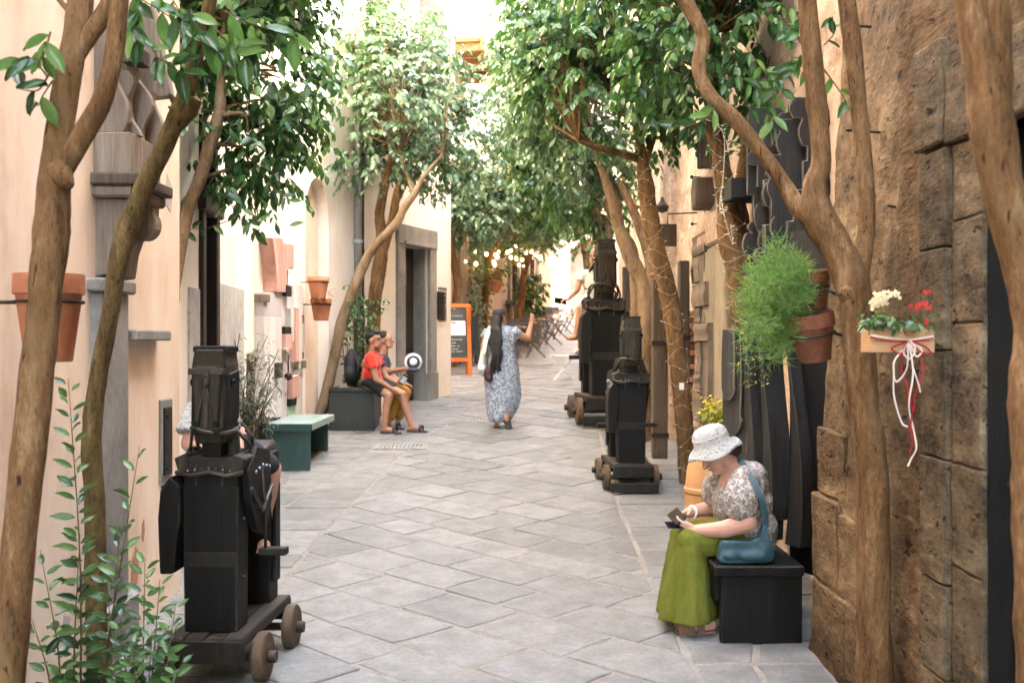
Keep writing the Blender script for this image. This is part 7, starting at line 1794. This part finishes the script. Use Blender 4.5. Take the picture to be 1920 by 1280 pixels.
for k in ('n', 'f'): s_, e_ = vec(J['sh' + k]), vec(J['el' + k]); b.frust(s_, s_.lerp(e_, .5), .07, .065)
remeshed(b, 'shirt', MT['navy'], g, .010, 4, .005)
b = MB(); b.ell((-1.72, 14.05, 1.13), (.14, .17, .09))
for k in ('n', 'f'): b.chain([J['hip' + k], J['kn' + k], vec(J['kn' + k]).lerp(vec(J['an' + k]), .8)], [.098, .078, .06])
remeshed(b, 'trousers', MT['yellowcloth'], g, .010, 4, .006)
sole(g, h1[0], h1[1], .26, MT['slide'], .05, 0, (.62,))
ph = root('phone', 'dark phone held low by the person in glasses', 'phone', (-1.41, 13.80, 1.15))
b = MB(); b.box((-1.405, 13.80, 1.155), (.07, .010, .14), basis((.3, -.9, .2), (.25, 0, .95)) @ Matrix.Rotation(R(-20), 4, 'Y')); b.build('case', MT['phone'], ph, .003)
b = MB(); b.box((-1.403, 13.793, 1.155), (.06, .003, .10), basis((.3, -.9, .2), (.25, 0, .95)) @ Matrix.Rotation(R(-20), 4, 'Y')); b.build('screen', MT['screen'], ph)

# --- rider on the tall horse
g = root('person', 'rider in white top holding out a phone on the tall horse', 'person', (1.1, 14.9, 2.1))
b = MB(); at = head(b, (1.16, 14.82, 2.83), (-.5, -.85, -.05)); b.cap((1.14, 14.86, 2.66), (1.15, 14.84, 2.74), .052, .048)
b.ell((1.13, 14.88, 2.47), (.145, .10, .18)); b.ell((1.14, 14.92, 2.27), (.15, .12, .12))
b.chain([(.975, 14.86, 2.585), (.90, 14.78, 2.36), (.775, 14.66, 2.235)], [.05, .042, .027]); hand(b, (.78, 14.665, 2.24), (-.85, -.35, -.25), (.2, .1, -.9), 1, .7)
b.chain([(1.29, 14.86, 2.57), (1.33, 14.72, 2.40), (1.26, 14.58, 2.30)], [.05, .042, .027]); hand(b, (1.26, 14.58, 2.30), (-.5, -.8, -.2), (0, 0, -1), 1, .7)
b.chain([(1.06, 14.86, 2.26), (.945, 14.62, 2.10), (.875, 14.62, 1.76)], [.08, .058, .035]); b.chain([(1.06, 14.95, 2.24), (.955, 14.80, 2.02), (.945, 14.76, 1.56)], [.08, .058, .036])
foot(b, (.872, 14.62, 1.75), (.77, 14.55, 1.67)); h2 = foot(b, (.945, 14.76, 1.55), (.88, 14.66, 1.475))
remeshed(b, 'body', MT['skin_tan'], g, .009, 3); face_bits(at, g)
b = MB(); b.ell(at(0, -.03, .04), (.086, .1, .09)); b.chain([at(0, -.08, 0), (1.17, 14.96, 2.62), (1.17, 14.98, 2.45)], [.07, .06, .03]); b.cap(at(-.07, 0, 0), (1.07, 14.80, 2.62), .03, .02); remeshed(b, 'hair', MT['hair'], g, .010, 2, .004, 25)
b = MB(); b.ell((1.13, 14.88, 2.49), (.155, .115, .17)); b.ell((1.14, 14.91, 2.33), (.15, .125, .10)); b.cap((.99, 14.86, 2.585), (1.28, 14.86, 2.575), .068, .068); b.frust((.985, 14.86, 2.59), (.945, 14.825, 2.49), .068, .062); b.frust((1.285, 14.86, 2.58), (1.315, 14.79, 2.49), .068, .062); remeshed(b, 'top', MT['whitecloth'], g, .010, 4, .006, 14)
b = MB(); b.ell((1.12, 14.92, 2.24), (.155, .14, .09)); b.cap((1.06, 14.86, 2.25), (.985, 14.70, 2.16), .09, .078); b.cap((1.06, 14.95, 2.23), (.965, 14.80, 2.0), .09, .07); b.frust((.965, 14.80, 2.02), (.95, 14.77, 1.78), .07, .06); remeshed(b, 'trousers', MT['whitecloth'], g, .010, 4, .005)
b = MB(); d_ = h2[1]; b.cap(h2[0] + Vector((0, 0, .035)), h2[0] + d_ * .17 + Vector((0, 0, .03)), .045, .038); remeshed(b, 'shoe', MT['canvas'], g, .009, 2)
ph = root('phone', 'black phone held out by the rider in white', 'phone', (.70, 14.62, 2.2))
b = MB(); b.box((.665, 14.625, 2.205), (.17, .012, .08), basis((.2, -.95, .25)) @ Matrix.Rotation(R(-8), 4, 'Y')); b.build('case', MT['phone'], ph, .004)

# --- small rider half hidden behind the near horse head
g = root('person', 'small rider in white lace top half hidden behind the near horse', 'person', (-1.47, 5.6, 1.0))
b = MB(); at = head(b, (-1.455, 5.50, 1.475), (.15, -.95, -.2), s_=.9); b.cap((-1.48, 5.56, 1.34), (-1.465, 5.53, 1.41), .045, .042); b.ell((-1.49, 5.58, 1.24), (.10, .09, .14)); b.ell((-1.44, 5.60, 1.13), (.115, .11, .09))
b.chain([(-1.595, 5.56, 1.30), (-1.62, 5.48, 1.12), (-1.50, 5.36, 1.10)], [.04, .036, .024]); hand(b, (-1.50, 5.36, 1.10), (.8, -.5, 0), (0, -.2, -.9), 1, .7, .85)
b.chain([(-1.43, 5.56, 1.29), (-1.37, 5.50, 1.14), (-1.325, 5.38, 1.075)], [.04, .036, .024]); hand(b, (-1.325, 5.38, 1.075), (.0, -.8, -.2), (0, .2, -.9), -1, .7, .85)
b.chain([(-1.38, 5.6, 1.10), (-1.215, 5.62, .98), (-1.26, 5.66, .66)], [.07, .05, .032]); b.chain([(-1.5, 5.6, 1.10), (-1.60, 5.50, .98), (-1.56, 5.52, .64)], [.07, .05, .032])
foot(b, (-1.26, 5.66, .64), (-1.245, 5.53, .545)); foot(b, (-1.56, 5.52, .63), (-1.56, 5.4, .56))
remeshed(b, 'body', MT['skin_pale'], g, .008, 3); face_bits(at, g, .9)
b = MB(); b.ell(at(0, -.02, .035), (.078, .092, .082)); b.cap(at(0, -.07, 0), (-1.48, 5.64, 1.3), .06, .03); remeshed(b, 'hair', MT['hairbrown'], g, .009, 2)
b = MB(); b.ell((-1.51, 5.58, 1.24), (.10, .10, .14)); b.cap((-1.59, 5.56, 1.30), (-1.44, 5.56, 1.29), .055, .05); b.frust((-1.595, 5.56, 1.31), (-1.622, 5.485, 1.17), .062, .066); b.frust((-1.43, 5.56, 1.30), (-1.40, 5.53, 1.21), .05, .05); remeshed(b, 'top', MT['hatknit'], g, .008, 3, .006, 18)
b = MB(); b.ell((-1.44, 5.60, 1.12), (.125, .12, .085)); b.cap((-1.38, 5.6, 1.10), (-1.23, 5.60, 1.0), .08, .06); b.cap((-1.5, 5.6, 1.10), (-1.585, 5.51, .99), .08, .065); remeshed(b, 'shorts', MT['shorts'], g, .008, 3)

g.location.x -= .055; g.location.y += .03
